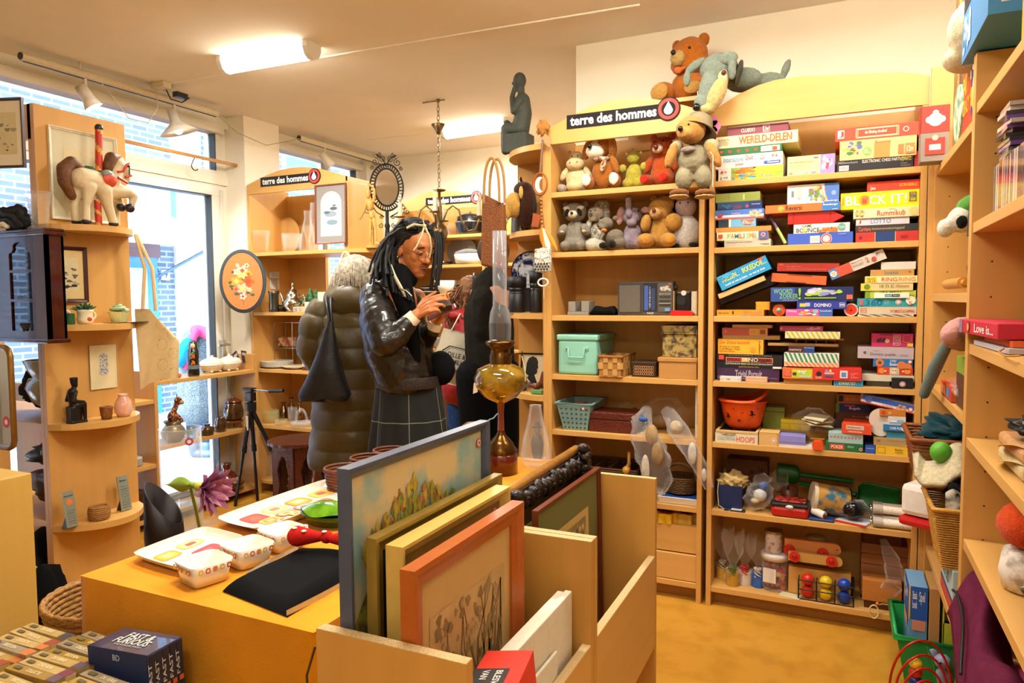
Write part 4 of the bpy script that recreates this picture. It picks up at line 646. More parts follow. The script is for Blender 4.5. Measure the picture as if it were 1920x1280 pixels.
# OTHER SHELVES OF THE SOFT TOY UNIT
def bx(name,label,cat,px0,px1,z0,z1,y,dep,m,bev=.002,deco=None,yaw=0,group=None):
 a,c=sX(px0,z0,y),sX(px1,z0,y);b=MB();b.box(0,c.x-a.x,0,dep,0,z1-z0,m)
 if deco:decor(b,deco,(0,-.0006,0),XA,ZA,c.x-a.x,z1-z0,(0,-1,0))
 o=b.bd(name,bev=bev);o.location=(a.x,y,z0+.0004);o.rotation_euler=(0,0,math.radians(yaw));return tag(o,label,cat,group)
z=1.32
t=tH('bookend','grey plastic stand with two upright blocks, radio shelf','stand',(sX(1083,z,3.3).x,3.35,z))
gm_=mat('8f8a80',.5);a,c=sX(1064,z,3.30).x,sX(1103,z,3.30).x
MB().box(a,c,3.30,3.42,z+.0005,z+.018,gm_).bd('base',t,bev=.002)
MB().box(a,a+.038,3.31,3.40,z+.018,z+.068,gm_).bd('block',t,bev=.002);MB().box(c-.04,c,3.31,3.40,z+.018,z+.07,gm_).bd('block',t,bev=.002)
b=MB();a,c=sX(1105,z,3.3),sX(1152,z,3.3)
b.grid(lambda u,v:V((a.x+(c.x-a.x)*u,3.30+.05*(1-math.cos(2*PI*v))*1+.0,z+.001+.021*(1+math.sin(2*PI*v))*(1+.08*math.sin(9*u))*min(1,4*min(u+.1,1.1-u)))),20,14,cloth('121214'))
tag(b.bd('spectacle_case',vox=0),'black soft pouch lying between grey stand and radio','pouch')
t=tH('radio','grey portable radio with world map and tuning scale','radio',(-.95,3.35,z))
a,c=sX(1158,z,3.32).x,sX(1262,z,3.32).x;W_=c-a;Hh=.160;y=3.32;z0=z+.001
MB().box(a,c,y,y+.06,z0,z0+Hh,mat('4b4741',.45)).bd('body',t,bev=.004)
b=MB().box(a+.006,a+W_*.45,y-.003,y,z0+.012,z0+Hh-.012,mat('3a3733',.6))
for i in range(26):b.box(a+.010+i*(W_*.45-.02)/26,a+.013+i*(W_*.45-.02)/26,y-.0042,y-.003,z0+.016,z0+Hh-.016,mat('6e675e',.4))
b.bd('speaker_grille',t)
b=MB();decor(b,'r .47,.1,.72,.95,1d1f26;r .49,.15,.56,.88,3a58a0;r .62,.15,.68,.8,2a3a60;t .57,.2,.61,.85,9aa4b8,1\n2\n3\n4\n5\n6\n7;t .54,.03,.66,.09,d8d4cc,PHILIPS;r .74,.1,.98,.95,544f48;p .76,.7,.97,.88,b8b0a0/c0b8a8/a8a090,7;r .92,.9,.97,.94,c85030;r .76,.52,.96,.56,2a2824;r .76,.4,.96,.44,2a2824;r .76,.28,.96,.32,2a2824;r .76,.34,.96,.36,a89f90;r .86,.12,.95,.22,6a8ab8;t .76,.6,.96,.65,b0a898,FM SW1 SW2 MW',(a,y-.0008,z0),XA,ZA,W_,Hh,(0,-1,0));b.bd('tuning_panel',t)
MB().cyl((c,y+.03,z0+Hh-.03),(c+.012,y+.03,z0+Hh-.03),.012,mat('24221f',.4)).bd('knob',t)
t=tH('toy_camera','black and cream gadget in an open box beside the radio','box',(-.62,3.35,z))
a,c=sX(1262,z,3.31).x,sX(1307,z,3.31).x
b=MB();km=mat('c8a468',.6);b.box(a,a+.003,3.31,3.42,z+.0005,z+.115,km).box(c-.003,c,3.31,3.42,z+.0005,z+.115,km).box(a,c,3.417,3.42,z+.0005,z+.115,km).box(a,c,3.31,3.42,z+.0005,z+.004,km);b.bd('carton',t)
MB().box(a+.008,c-.035,3.33,3.41,z+.005,z+.112,mat('131315',.3)).cyl((a+.035,3.325,z+.07),(a+.035,3.335,z+.07),.022,mat('2a2a2e',.2)).bd('device',t,bev=.006)
MB().box(c-.03,c-.006,3.325,3.41,z+.005,z+.112,mat('d8cfb4',.5)).cyl((a+.045,3.326,z+.105),(a+.045,3.33,z+.105),.012,mat('e8e0d0',.4)).bd('cream_side',t,bev=.004)
b=MB();a,c=sX(1256,z,3.24),sX(1298,z,3.24)
b.pr([(0,0),(c.x-a.x,0),(c.x-a.x,.012),(c.x-a.x-.01,.022),(.012,.024),(0,.012)],.05,mat('d8201c',.25),lambda u,v,w_:V((a.x+u,3.24+w_,z+.001+v)))
tag(b.bd('red_case',bev=.004),'glossy red case at the shelf edge by the radio','case')
z=1.03;a,c=sX(1046,z,3.25),sX(1119,z,3.25);mint=mat('8fcdb8',.35,var=.02)
t=tH('storage_bin','mint green metal storage bin with lid and wire handle','bin',((a.x+c.x)/2,3.38,z))
MB().box(a.x,c.x,3.25,3.53,z+.0005,z+.172,mint).bd('body',t,bev=.014)
MB().box(a.x-.006,c.x+.006,3.244,3.536,z+.168,z+.197,mint).bd('lid',t,bev=.008)
m_=(a.x+c.x)/2
b=MB();pts=[(m_-.055,3.247,z+.132),(m_-.042,3.238,z+.132),(m_-.04,3.234,z+.095),(m_-.036,3.234,z+.086),(m_+.036,3.234,z+.086),(m_+.04,3.234,z+.095),(m_+.042,3.238,z+.132),(m_+.055,3.247,z+.132)]
b.tb(pts,.0035,mint,8);b.box(m_-.06,m_-.045,3.244,3.25,z+.124,z+.14,mint).box(m_+.045,m_+.06,3.244,3.25,z+.124,z+.14,mint);b.bd('handle',t)
def weave(b,x0,x1,y0,y1,z0,z1,m,m2,nx=5,nz=3,taper=0):
 """basket of interlaced flat strips (four walls)"""
 for side in range(4):
  L=(x1-x0)if side%2==0 else(y1-y0);n=nx if side%2==0 else max(3,int(nx*(y1-y0)/(x1-x0)))
  for i in range(n):
   for k in range(nz):
    u0,u1=L*i/n,L*(i+1)/n;v0,v1=z0+(z1-z0)*k/nz,z0+(z1-z0)*(k+1)/nz;o=.0035 if(i+k)%2 else 0;mm=m if(i+k)%2 else m2
    if side==0:b.box(x0+u0,x0+u1,y0-o,y0+.004,v0,v1,mm)
    elif side==2:b.box(x0+u0,x0+u1,y1-.004,y1+o,v0,v1,mm)
    elif side==1:b.box(x1-.004,x1+o,y0+u0,y0+u1,v0,v1,mm)
    else:b.box(x0-o,x0+.004,y0+u0,y0+u1,v0,v1,mm)
a,c=sX(1123,z,3.22),sX(1167,z,3.22);b=MB()
sm1,sm2=mat('c99a54',.55),mat('a8763a',.55)
weave(b,a.x,c.x,3.215,3.44,z+.006,z+.098,sm1,sm2);b.box(a.x,c.x,3.215,3.44,z+.0005,z+.006,sm1);b.box(a.x-.004,c.x+.004,3.208,3.214,z+.094,z+.104,sm2)
for q in((a.x-.005,a.x-.001,3.21,3.445),(c.x+.001,c.x+.005,3.21,3.445)):b.box(*q,z+.094,z+.104,sm2)
o=b.bd('woven_basket',bev=.001);tag(o,'long woven wood strip basket beside the mint bin','basket')
t=tH('carved_box','small dark box with pierced brass-coloured panel','box',(-.83,3.3,z))
a,c=sX(1184,z,3.27),sX(1230,z,3.27);MB().box(a.x,c.x,3.27,3.40,z+.0005,z+.072,mat('3a2416',.4)).bd('body',t,bev=.003)
b=MB();w_=c.x-a.x
for i in range(9):
 for k in range(3):b.tb([(a.x+.012+(w_-.024)*(i+.5)/9+.006*math.cos(q),3.2685,z+.016+.015*k+.006*math.sin(q))for q in[2*PI*j/8 for j in range(8)]],.0014,mat('b88a5c',.5),5,closed=True)
b.bd('fretwork',t)
t=tH('wooden_box','plain light wooden box with lid under the patterned box','box',(-.7,3.35,z));a,c=sX(1235,z,3.25),sX(1306,z,3.25)
wb=mat('c48f4c',.5,var=.1,scale=18,wood=2)
MB().box(a.x,c.x,3.25,3.46,z+.0005,z+.085,wb).bd('body',t,bev=.002);MB().box(a.x-.005,c.x+.003,3.245,3.465,z+.078,z+.098,wb).bd('lid',t,bev=.003)
t=tH('hat_box','grey and yellow collage-patterned storage box on the wooden box','box',(-.7,3.35,z+.1));
a,c=sX(1240,z,3.26),sX(1306,z,3.26);pat=mat('a8904c',.6,c2='3c2e28',scale=38,thr=.47)
MB().box(a.x+.004,c.x-.002,3.262,3.47,z+.099,z+.205,pat).bd('body',t,bev=.002)
MB().box(a.x-.002,c.x+.002,3.255,3.476,z+.205,z+.245,pat).bd('lid',t,bev=.002)
b=MB();b.tb([(c.x-.01,3.25,z+.24),(c.x-.035,3.25,z+.215),(a.x,3.252,z+.216)],.0015,mat('1c1614'),5);b.bd('cord',t)
z=.755;t=tH('plastic_basket','pale blue perforated plastic basket','basket',(-1.2,3.3,z));a,c=sX(1058,z,3.27),sX(1102,z,3.27)
pb=mat('7fa8a8',.4,var=.02);b=MB();x0,x1,y0,y1,zt,fl=a.x,c.x,3.26,3.46,z+.135,.028
def wall4(b,x0,x1,y0,y1,z0,z1,fl,m,th=.003):
 lo=[(x0,y0),(x1,y0),(x1,y1),(x0,y1)];hi=[(x0-fl,y0-fl),(x1+fl,y0-fl),(x1+fl,y1+fl),(x0-fl,y1+fl)]
 vs=[(x,y,z0)for x,y in lo]+[(x,y,z1)for x,y in hi];cx,cy=(x0+x1)/2,(y0+y1)/2
 s=lambda x,y:(x+(th if x<cx else-th),y+(th if y<cy else-th))
 vs+=[(*s(x,y),z0+th)for x,y in lo]+[(*s(x,y),z1)for x,y in hi]
 f=[(i,(i+1)%4,4+(i+1)%4,4+i)for i in range(4)]+[(8+(i+1)%4,8+i,12+i,12+(i+1)%4)for i in range(4)]+[(4+i,4+(i+1)%4,12+(i+1)%4,12+i)for i in range(4)]+[(3,2,1,0),(8,9,10,11)]
 return b.add(vs,f,m)
wall4(b,x0,x1,y0,y1,z+.0005,zt,fl,pb);b.bd('body',t)
b=MB();hm=mat('3a4442',.8,var=0)
for k in range(5):
 for i in range(6):
  u=(i+.7)/6.4;v=(k+.6)/5.8;zz=z+(zt-z)*v;fo=fl*v
  c_=V((x0-fo+(x1-x0+2*fo)*u,y0-fo-.0006,zz));b.disk(c_,.0058,XA,ZA,hm,10)
b.bd('hole',t)['kind']='stuff'
b=MB();q=fl+.004;b.tb([(x0-q,y0-q,zt),(x1+q,y0-q,zt),(x1+q,y1+q,zt),(x0-q,y1+q,zt)],.005,pb,8,closed=True);b.bd('rim',t)
MB().disk((x1-.012,y0-fl*.78-.002,zt-.022),.009,XA,ZA,PRINT('c84a40')).disk((x1-.012,y0-fl*.78-.003,zt-.022),.006,XA,ZA,PRINT('eee4d8')).bd('sticker',t)
for k,(u,v,cc)in enumerate(((.3,.4,'b0542c'),(.6,.6,'7a3a24'),(.5,.3,'a04a2c'))):
 tag(MB().bl((x0+(x1-x0)*u,y0+(y1-y0)*v,z+.085+.01*k),(.03,.035,.03),mat(cc,.5)).bd('toy_block',vox=.008),('rust orange','dark brown','brick red')[k]+' lump of clay-like toy inside the blue basket','toy')
t=tH('carved_box','reddish brown carved wooden box between blue basket and plastic bags','box',(-1.0,3.3,z));a,c=sX(1104,z,3.26),sX(1192,z,3.26)
cb=mat('6e2a1a',.35,var=.3,scale=120,bump=1,bscale=140)
MB().box(a.x,c.x,3.26,3.42,z+.0005,z+.06,cb).bd('body',t,bev=.004);MB().box(a.x-.003,c.x+.003,3.257,3.423,z+.061,z+.098,cb).bd('lid',t,bev=.006)
bx('slotted_board','white board with an oval slot standing against the post','board',1303,1315,z,z+.26,3.27,.2,mat('d8d0c4',.5),deco='r .3,.25,.7,.62,6a4a28')
def wicker(b,c,r,h,m,rx=1,ry=1,n=40,rows=9,flare=.15,top=.9):
 """round basket of coiled, waved rods"""
 for k in range(rows):
  v=k/(rows-1);rr=r*(1-flare+flare*v)
  b.tb([V(c)+V((rr*rx*math.cos(a)*(1+.015*(-1)**(j+k)),rr*ry*math.sin(a)*(1+.015*(-1)**(j+k)),h*v+.002))for j,a in enumerate([2*PI*j/n for j in range(n)])],h/rows*.52,m,6,closed=True)
 for j in range(n//2):
  a=4*PI*j/n;b.tb([V(c)+V((r*(1-flare)*rx*math.cos(a),r*(1-flare)*ry*math.sin(a),0)),V(c)+V((r*rx*math.cos(a),r*ry*math.sin(a),h))],.0025,m,5)
 b.lt([(0,0.002),(r*(1-flare),.002)],c,m,n,rx,ry)
z=.445;wk=mat('5c3418',.6,var=.3,scale=150);wk2=mat('7a5428',.6,var=.3,scale=150)
b=MB();a,c=sX(1062,z,3.3),sX(1195,z,3.3)
for k in range(7):
 for(p,q)in(((a.x,3.28),(c.x,3.28)),((a.x,3.52),(c.x,3.52)),((a.x,3.28),(a.x,3.52)),((c.x,3.28),(c.x,3.52))):b.cyl((*p,z+.06+k*.011),(*q,z+.06+k*.011),.006,wk,8)
for i in range(1,5):x=a.x+(c.x-a.x)*i/5;b.box(x-.003,x+.003,3.285,3.515,z+.06,z+.125,wk2)
b.box(a.x,c.x,3.28,3.52,z+.052,z+.058,wk);b.box(a.x+.03,c.x-.03,3.3,3.5,z+.0005,z+.052,wk2)
tag(b.bd('wicker_tray'),'dark wicker tray with compartments on the low toy shelf','tray')
p=onY(1174,881,3.27);tag(MB().bl(p,.0195,mat('c8923c',.35)).cyl(p+V((0,.012,.01)),p+V((0,.05,.02)),.009,WOOD).cyl(p+V((0,.05,.08)),p+V((0,.05,-.02)),.008,WOOD).bd('wooden_ball'),'round wooden ball end in front of the dark wicker tray','ball')
t=tH('serving_tray','white tray with blue inside under the small wicker basket','tray',(-.68,3.33,z));a,c=sX(1232,z,3.235),sX(1312,z,3.235)
b=MB();wall4(b,a.x+.01,c.x-.012,3.245,3.48,z+.0005,z+.035,.01,mat('e8e4dc',.25,var=0),.006);b.bd('body',t,bev=.004)
MB().box(a.x+.012,c.x-.014,3.247,3.478,z+.022,z+.026,mat('244e9c',.25)).bd('blue_inlay',t)
b=MB();p=onY(1276,905,3.35);wicker(b,(p.x,3.36,z+.036),.075,.07,wk2,1.1,1,32,9);
b.tb([V((p.x-.08*math.cos(q),3.36-.03,z+.1+.075*math.sin(q)))for q in[PI*j/12 for j in range(13)]],.009,wk2,8)
tag(b.bd('wicker_basket'),'small brown wicker basket with arched handle on the blue tray','basket')
for k,(px,lab)in enumerate(((1250,'yellow scalloped plastic toy mould on the drawer top'),(1288,'cream yellow scalloped toy mould beside the other one'))):
 p=onY(px,1010,3.30+.04*k);b=MB();c=V((p.x,3.29+.03*k,.346));mm=mat(('e0b428','d8b850')[k],.3)
 prof=[(1+.18*math.cos(6*q))for q in[2*PI*j/48 for j in range(48)]]
 b.pr([(.048*r*math.cos(2*PI*j/48),.042*r*math.sin(2*PI*j/48))for j,r in enumerate(prof)],.045,mm,lambda u,v,w_:c+V((u,v,w_)),smooth=True)
 b.lt([(.0,.046),(.024,.047),(.03,.05),(.034,.046)],c,mat('8a3020',.3),20)
 for q in range(6):b.bl(c+V((.036*math.cos(q),.03*math.sin(q),.047)),.005,mat(('b8281c','2a2420')[q%2],.3),None,8,6)
 tag(b.bd('toy_mould'),lab,'toy')
BAG=mat('f4f2ee',.08,alpha=.17,var=0,bump=1.0,bscale=26,coat=1)
BAGT=mat('eef0f0',.1,alpha=.11,var=0,bump=1.0,bscale=40,coat=1)
def bag(name,label,pts,rs,fill=None,m=None,cat='plastic bag',seed=1,flat=.6):
 """crumpled clear bag following a path, with the things inside seen through it"""
 t=tH(name,label,cat,pts[0]);rnd=random.Random(seed);N=28;pts=[V(p)for p in pts];b=MB()
 rr=[[1+rnd.uniform(-.16,.16)for j in range(N)]for i in range(len(pts)*3)]
 def fn(u,v):
  s=v*(len(pts)-1);i=min(int(s),len(pts)-2);f=s-i;p=pts[i].lerp(pts[i+1],f);r=rs[i]*(1-f)+rs[i+1]*f
  d=(pts[i+1]-pts[i]).normalized();x,y,_=frame(V((0,0,0)),d);a=2*PI*u;k=rr[int(v*(len(rr)-1))][int(u*N)%N]
  q=x*math.cos(a)+y*math.sin(a);q.y*=flat;return p+q*r*k
 b.grid(fn,N,len(pts)*3,m or BAG,cu=True);b.bd('clear_film',t)
 for k,(pn,c,r,col)in enumerate(fill or()):
  MB().bl(c,r,col if not isinstance(col,str)else mat(col,.6,var=.2,scale=40),None,14,9).bd(pn,t,vox=0)
 return t
P=lambda px,py,y:onY(px,py,y)
bag('plastic_bag','clear plastic bag of cream pieces hanging over two shelves',[P(1215,765,3.3),P(1200,800,3.2),P(1222,850,3.17),P(1232,890,3.17),P(1225,925,3.17),P(1215,935,3.17)],[.02,.055,.075,.07,.045,.02],[('contents',P(1222,815,3.2),(.03,.02,.05),'b08a48'),('contents',P(1233,850,3.19),(.028,.018,.055),'a07c3c'),('blue_label',P(1206,786,3.17),(.022,.01,.012),'2a5ab0'),('contents',P(1210,880,3.18),(.02,.012,.07),'d8cdb8')],seed=3)
bag('plastic_bag','narrow clear plastic bag trailing down to the right over the shelf edge',[P(1250,770,3.3),P(1272,808,3.2),P(1295,845,3.16),P(1318,885,3.16),P(1330,915,3.16)],[.03,.045,.035,.03,.02],[('contents',P(1268,800,3.22),(.03,.02,.03),'c8b088'),('contents',P(1298,850,3.17),(.02,.012,.05),'d8d0c4'),('contents',P(1320,890,3.17),(.012,.01,.03),'cfc8bc')],seed=5)
bag('plastic_bag','clear plastic bag with brown pieces behind the reddish carved box',[P(1150,800,3.47),P(1170,775,3.47),P(1185,760,3.48)],[.05,.06,.03],[('contents',P(1168,778,3.47),(.02,.02,.02),'6a3a2c'),('contents',P(1190,770,3.48),(.015,.015,.02),'a07050')],m=BAGT,seed=8)
bag('plastic_bag','clear plastic bag lying at the back right beside the white slotted board',[P(1215,778,3.42),P(1250,768,3.42),P(1285,785,3.4)],[.06,.07,.05],[('contents',P(1240,790,3.42),(.05,.03,.03),'a8804c')],m=BAGT,seed=9)
# LOWEST GAME SHELVES
z=.755
p=onY(1393,765,3.32);t=tH('bucket','orange halloween bucket with black witch silhouettes','bucket',(p.x,3.34,.83));og=mat('e2541a',.35,var=.02)
zb=E_+.043;c0=V((sX(1393,.83,3.34).x,3.345,zb+.012))
b=MB();b.lt([(0,.0),(.062,.0),(.078,.02),(.092,.075),(.1,.118),(.106,.128),(.112,.128),(.106,.122),(.096,.118),(.086,.06),(.07,.012),(0,.008)],c0,og,36)
b.bd('body',t)
MB().tb([c0+V((.103*math.cos(a),.103*math.sin(a),.128+.045*max(0,math.cos(a-.2))**2))for a in[2*PI*j/36 for j in range(37)]],.0055,og,8,sx=1.5).bd('handle',t)
for a in(-.9,-2.2,1.5):MB().bl(c0+V((.05*math.cos(a),.05*math.sin(a),-.003)),.0095,og).bd('foot',t)
b=MB();k=mat('120c0a',.5,var=0)
def onb(ang,h,poly,s):
 R=.0785+(.1-.0785)*min(1,max(0,(h-.02)/.1))+.0045;n=len(poly)
 b.add([c0+V(((R)*math.cos(ang+u*s/R),(R)*math.sin(ang+u*s/R),h+v*s))for u,v in poly],[tuple(range(n))],k)
witch=[(-1,-.2),(-.3,-.1),(-.2,.5),(-.6,.6),(0,1.2),(.2,.6),(.5,.5),(.2,.1),(1,-.1),(1.1,-.3),(.2,-.3),(.3,-.8),(-.1,-.4)]
for a,h,s in((-1.05,.075,.017),(-2.25,.06,.016)):onb(a,h,witch,s)
for a,h in((-.8,.1),(-1.5,.08),(-1.9,.095),(-2.6,.1),(-.45,.085)):onb(a,h,[(-1,.3),(-.4,.1),(0,.3),(.4,.1),(1,.3),(.3,-.3),(0,-.1),(-.3,-.3)],.007)
onb(-1.65,.045,[(-.6,-.5),(.5,-.5),(.8,0),(.5,.5),(.2,.1),(0,.6),(-.2,.1),(-.6,.4)],.009)
b.bd('silhouette',t)
t=tH('wooden_tray','light wooden tray with a black bottom under the orange bucket','tray',(p.x,3.33,E_+.03));a,c=sX(1342,.79,3.235),sX(1421,.79,3.235)
zt=E_+18/ppm((-.4,3.225,.8))+.002
MB().box(a.x,c.x,3.24,3.46,zt,zt+.006,mat('1c1a18',.5)).bd('bottom',t)
b=MB()
for q in((a.x,c.x,3.235,3.247),(a.x,c.x,3.455,3.467),(a.x,a.x+.012,3.247,3.455),(c.x-.012,c.x,3.247,3.455)):b.box(*q,zt,zt+.011,mat('d8b070',.5))
b.bd('rim',t,bev=.001)
bpy.data.objects['bucket'].location.z=.83
a=onY(1533,835,3.22);b=MB();oc=mat('e0501c',.35);b.pr([(-.018,0),(.02,0),(.022,.03),(.012,.036),(-.016,.034),(-.022,.02)],.05,oc,lambda u,v,w_:V((a.x+u,3.22+w_,E_+.0006+v)),smooth=False)
b.box(a.x-.03,a.x+.025,3.27,3.28,E_+.035,E_+.041,mat('b8702c',.5));tag(b.bd('toy_clip',bev=.003),'small orange plastic toy piece at the shelf edge, fifth shelf','toy')
t=bag('plastic_bag','clear bag of cream cards lying over the yellow plastic case',[P(1490,790,3.34),P(1525,785,3.32),P(1560,800,3.30)],[.03,.055,.03],m=BAGT,seed=12)
for k in range(3):
 o=MB().box(-.05,.05,-.04,.04,0,.005,mat('d8cda8',.6)).bd('cards',t);q=P(1532,795-k*6,3.3);o.matrix_parent_inverse=Matrix.Identity(4);o.location=q-t.location;o.rotation_euler=(.1,.12-.1*k,.5+.4*k)
z=.445
t=tH('storage_tin','navy blue tin stuffed with cream cloth on the low game shelf','tin',(-.45,3.3,z));a,c=sX(1348,z,3.27),sX(1390,z,3.27)
b=MB();wall4(b,a.x,c.x,3.26,3.38,z+.0005,z+.11,.004,mat('152c5c',.35));b.bd('body',t)
b=MB();cx,cy=(a.x+c.x)/2+.01,3.31
def cP(b,c,r,m,seed=1,n=28,k=.28):
 rnd=random.Random(seed);ph=[rnd.uniform(0,6)for _ in range(6)];c=V(c)
 def fn(u,v):
  a,t_=2*PI*u,PI*v;d=V((math.sin(t_)*math.cos(a),math.sin(t_)*math.sin(a),math.cos(t_)))
  w_=1+k*math.sin(5*d.x+ph[0]+3*d.z)*math.sin(4*d.y+ph[1])+k*.5*math.sin(11*d.x+ph[2])*math.cos(9*d.z+ph[3])+k*.3*math.sin(19*d.z+ph[4]+8*d.x)
  return c+V((d.x*r[0],d.y*r[1],d.z*r[2]))*w_
 return b.grid(fn,n,n//2+2,m,cu=True)
cP(b,(cx,cy,z+.125),(.065,.05,.036),cloth('d0b478'),3,40);b.bd('cream_cloth',t)
b=MB();b.tb([(a.x+.0,3.255,z+.13),(a.x-.004,3.25,z+.08),(a.x+.002,3.245,z+.02),(a.x+.03,3.24,z+.004),(a.x+.055,3.235,z+.004)],.002,mat('d8cca8'),5);b.bd('cord',t)
bx('cardboard_box','worn brown cardboard box at the back left, low game shelf','box',1362,1438,z,z+.19,3.46,.1,mat('6a4426',.7,var=.2),deco='t .75,.7,.95,.85,2c1c10,741;c .62,.7,.06,3c2818;r .0,.45,1,.47,4a2e18')
a=onY(1375,948,3.24);tag(MB().box(a.x-.04,a.x+.05,3.235,3.27,z+.0006,z+.006,mat('2a3038',.4)).box(a.x-.01,a.x+.035,3.24,3.265,z+.006,z+.008,mat('d8d4d0',.4)).bd('gadget'),'flat black and white gadget in front of the navy tin','gadget')
bag('plastic_bag','clear bag with white and blue toy parts on the low game shelf',[P(1400,945,3.26),P(1425,930,3.28),P(1430,905,3.3),P(1424,888,3.3)],[.03,.055,.05,.02],[('toy_part',P(1425,928,3.28),(.03,.025,.028),'dcdcdc'),('toy_part',P(1432,910,3.29),(.02,.02,.018),'3a68c0'),('toy_part',P(1416,938,3.27),(.02,.02,.012),'d8c890')],m=BAG,seed=21)
b=MB();p=onY(1480,922,3.36);b.lt([(0,0),(.03,0),(.034,.05),(.038,.1),(.034,.1),(.03,.06),(.0,.05)],(p.x,3.36,z+.001),mat('5a2c18',.4),24);tag(b.bd('tumbler'),'brown cup standing at the back of the low game shelf','cup')
bag('plastic_bag','clear bag of beige bits beside the brown cup',[P(1450,925,3.38),P(1460,905,3.38),P(1466,885,3.4)],[.035,.04,.03],[('contents',P(1458,915,3.37),(.025,.02,.02),'8a7458')],m=BAGT,seed=23)
def shovel(label,P0,P1,bw,bl):
 t=tH('toy_shovel',label,'toy shovel',P0);gm=mat('1a6e2c',.4);d=(P1-P0).normalized();s=V((0,0,1)).cross(d).cross(d)*-1;s.normalize();n=d.cross(s)
 MB().tb([P0,P0.lerp(P1,.3),P1],.012,gm,10,sx=1.6).bd('handle',t)
 b=MB();N=8
 def fn(u,v):return P1+d*(bl*v)+s*((u-.5)*bw*(1 if v>.15 else .55+3*v))+n*(.02*math.cos((u-.5)*PI)*(-1)-.02)
 b.grid(fn,N,N,gm);o=b.bd('blade',t);md=o.modifiers.new('s','SOLIDIFY');md.thickness=.005
 return t
zz=z+.105
shovel('green plastic toy shovel with its blade to the right',V((P(1500,905,3.45).x,3.46,zz+.0)),V((P(1606,905,3.4).x,3.42,zz-.02)),.125,.165)
shovel('second green toy shovel with its blade to the left',V((P(1600,905,3.5).x,3.50,zz+.02)),V((P(1500,890,3.5).x,3.50,zz+.03)),.09,.10)
p=onY(1556,921,3.31);c=V((p.x,3.33,z+.009+.066));t=tH('toy_tin','round patterned tin drum lying on its side','tin',c)
d=V((.09,.02,-.012)).normalized()
b=MB();b.cyl(c-d*.06,c+d*.07,.064,mat('2f6a80',.35,c2='b88a3c',scale=28,thr=.52),32);b.bd('body',t)
MB().cyl(c-d*.075,c-d*.06,.066,mat('d8c8a8',.4),32).bd('lid',t);MB().cyl(c+d*.07,c+d*.074,.066,mat('2c2420',.3,1),32).bd('rim',t)
a,c=sX(1445,z,3.235),sX(1516,z,3.235);t=tH('lunch_box','red and black lunch box with white clasp','lunch box',((a.x+c.x)/2,3.28,z))
MB().box(a.x,c.x,3.235,3.33,z+.0006,z+.048,mat('c01c1c',.3)).bd('body',t,bev=.014)
MB().box(a.x-.003,c.x+.003,3.232,3.333,z+.046,z+.066,mat('1a1416',.35)).bd('lid',t,bev=.009)
MB().box(a.x+.012,c.x-.012,3.244,3.32,z+.064,z+.074,mat('b83428',.35,c2='3a1010',scale=60)).bd('top_panel',t,bev=.004)
MB().bl(((a.x+c.x)/2,3.231,z+.05),(.016,.005,.008),mat('ece4dc',.3)).bd('clasp',t)
a=onY(1540,962,3.25);tag(MB().box(a.x-.05,a.x+.05,3.235,3.30,z+.0006,z+.012,mat('24407c',.3)).bd('packet',bev=.004),'blue packet in clear film at the shelf edge','packet')
b=MB();p=V((a.x-.01,3.26,z+.03));d=V((.05,-.03,-.01)).normalized();b.cyl(p-d*.028,p+d*.028,.017,mat('e4dcd0',.4),24);b.disk(p+d*.0285,.012,d.cross(ZA),ZA,mat('8a2c1c'),18);tag(b.bd('paper_roll'),'small white roll with red centre on the blue packet','roll')
a=onY(1600,970,3.24);o=tag(MB().box(-.06,.065,-.045,.06,0,.008,mat('d8d4dc',.35)).box(-.06,.065,-.046,-.040,0,.0085,mat('c83828',.4)).bd('picture_book',bev=.001),'red edged picture book under the black ball','book');o.location=(a.x,3.285,z+.0006);o.rotation_euler.z=-.35
tag(MB().bl((a.x+.0,3.285,z+.052),(.043,.04,.041),mat('141012',.15)).bd('black_ball'),'shiny black ball wrapped in clear film','ball')
bag('plastic_bag','clear film wrap around the black ball',[V((a.x-.03,3.285,z+.03)),V((a.x+.01,3.285,z+.055)),V((a.x+.07,3.285,z+.03))],[.04,.05,.025],m=BAGT,seed=31)
t=tH('cracker_set','clear set of white star-printed tubes with grey bands','gift set',(.2,3.3,z));a,c=sX(1630,z,3.235),sX(1712,z,3.235)
wt=mat('e8dccb',.5,c2='a07048',scale=140,thr=.33)
for k,(y_,zz)in enumerate(((3.25,z+.022),(3.30,z+.024),(3.29,z+.066),(3.335,z+.066))):
 MB().cyl((a.x+.045,y_,zz),(c.x-.005,y_,zz),.017,wt,20).bd('tube',t);MB().cyl((a.x+.014,y_,zz),(a.x+.05,y_,zz),.0205,mat('b8ac9c',.5),20).bd('band',t)
 MB().bl((a.x+.008,y_,zz),.008,mat('d0ccc4',.2,1)).bd('end_ball',t)
z=.09
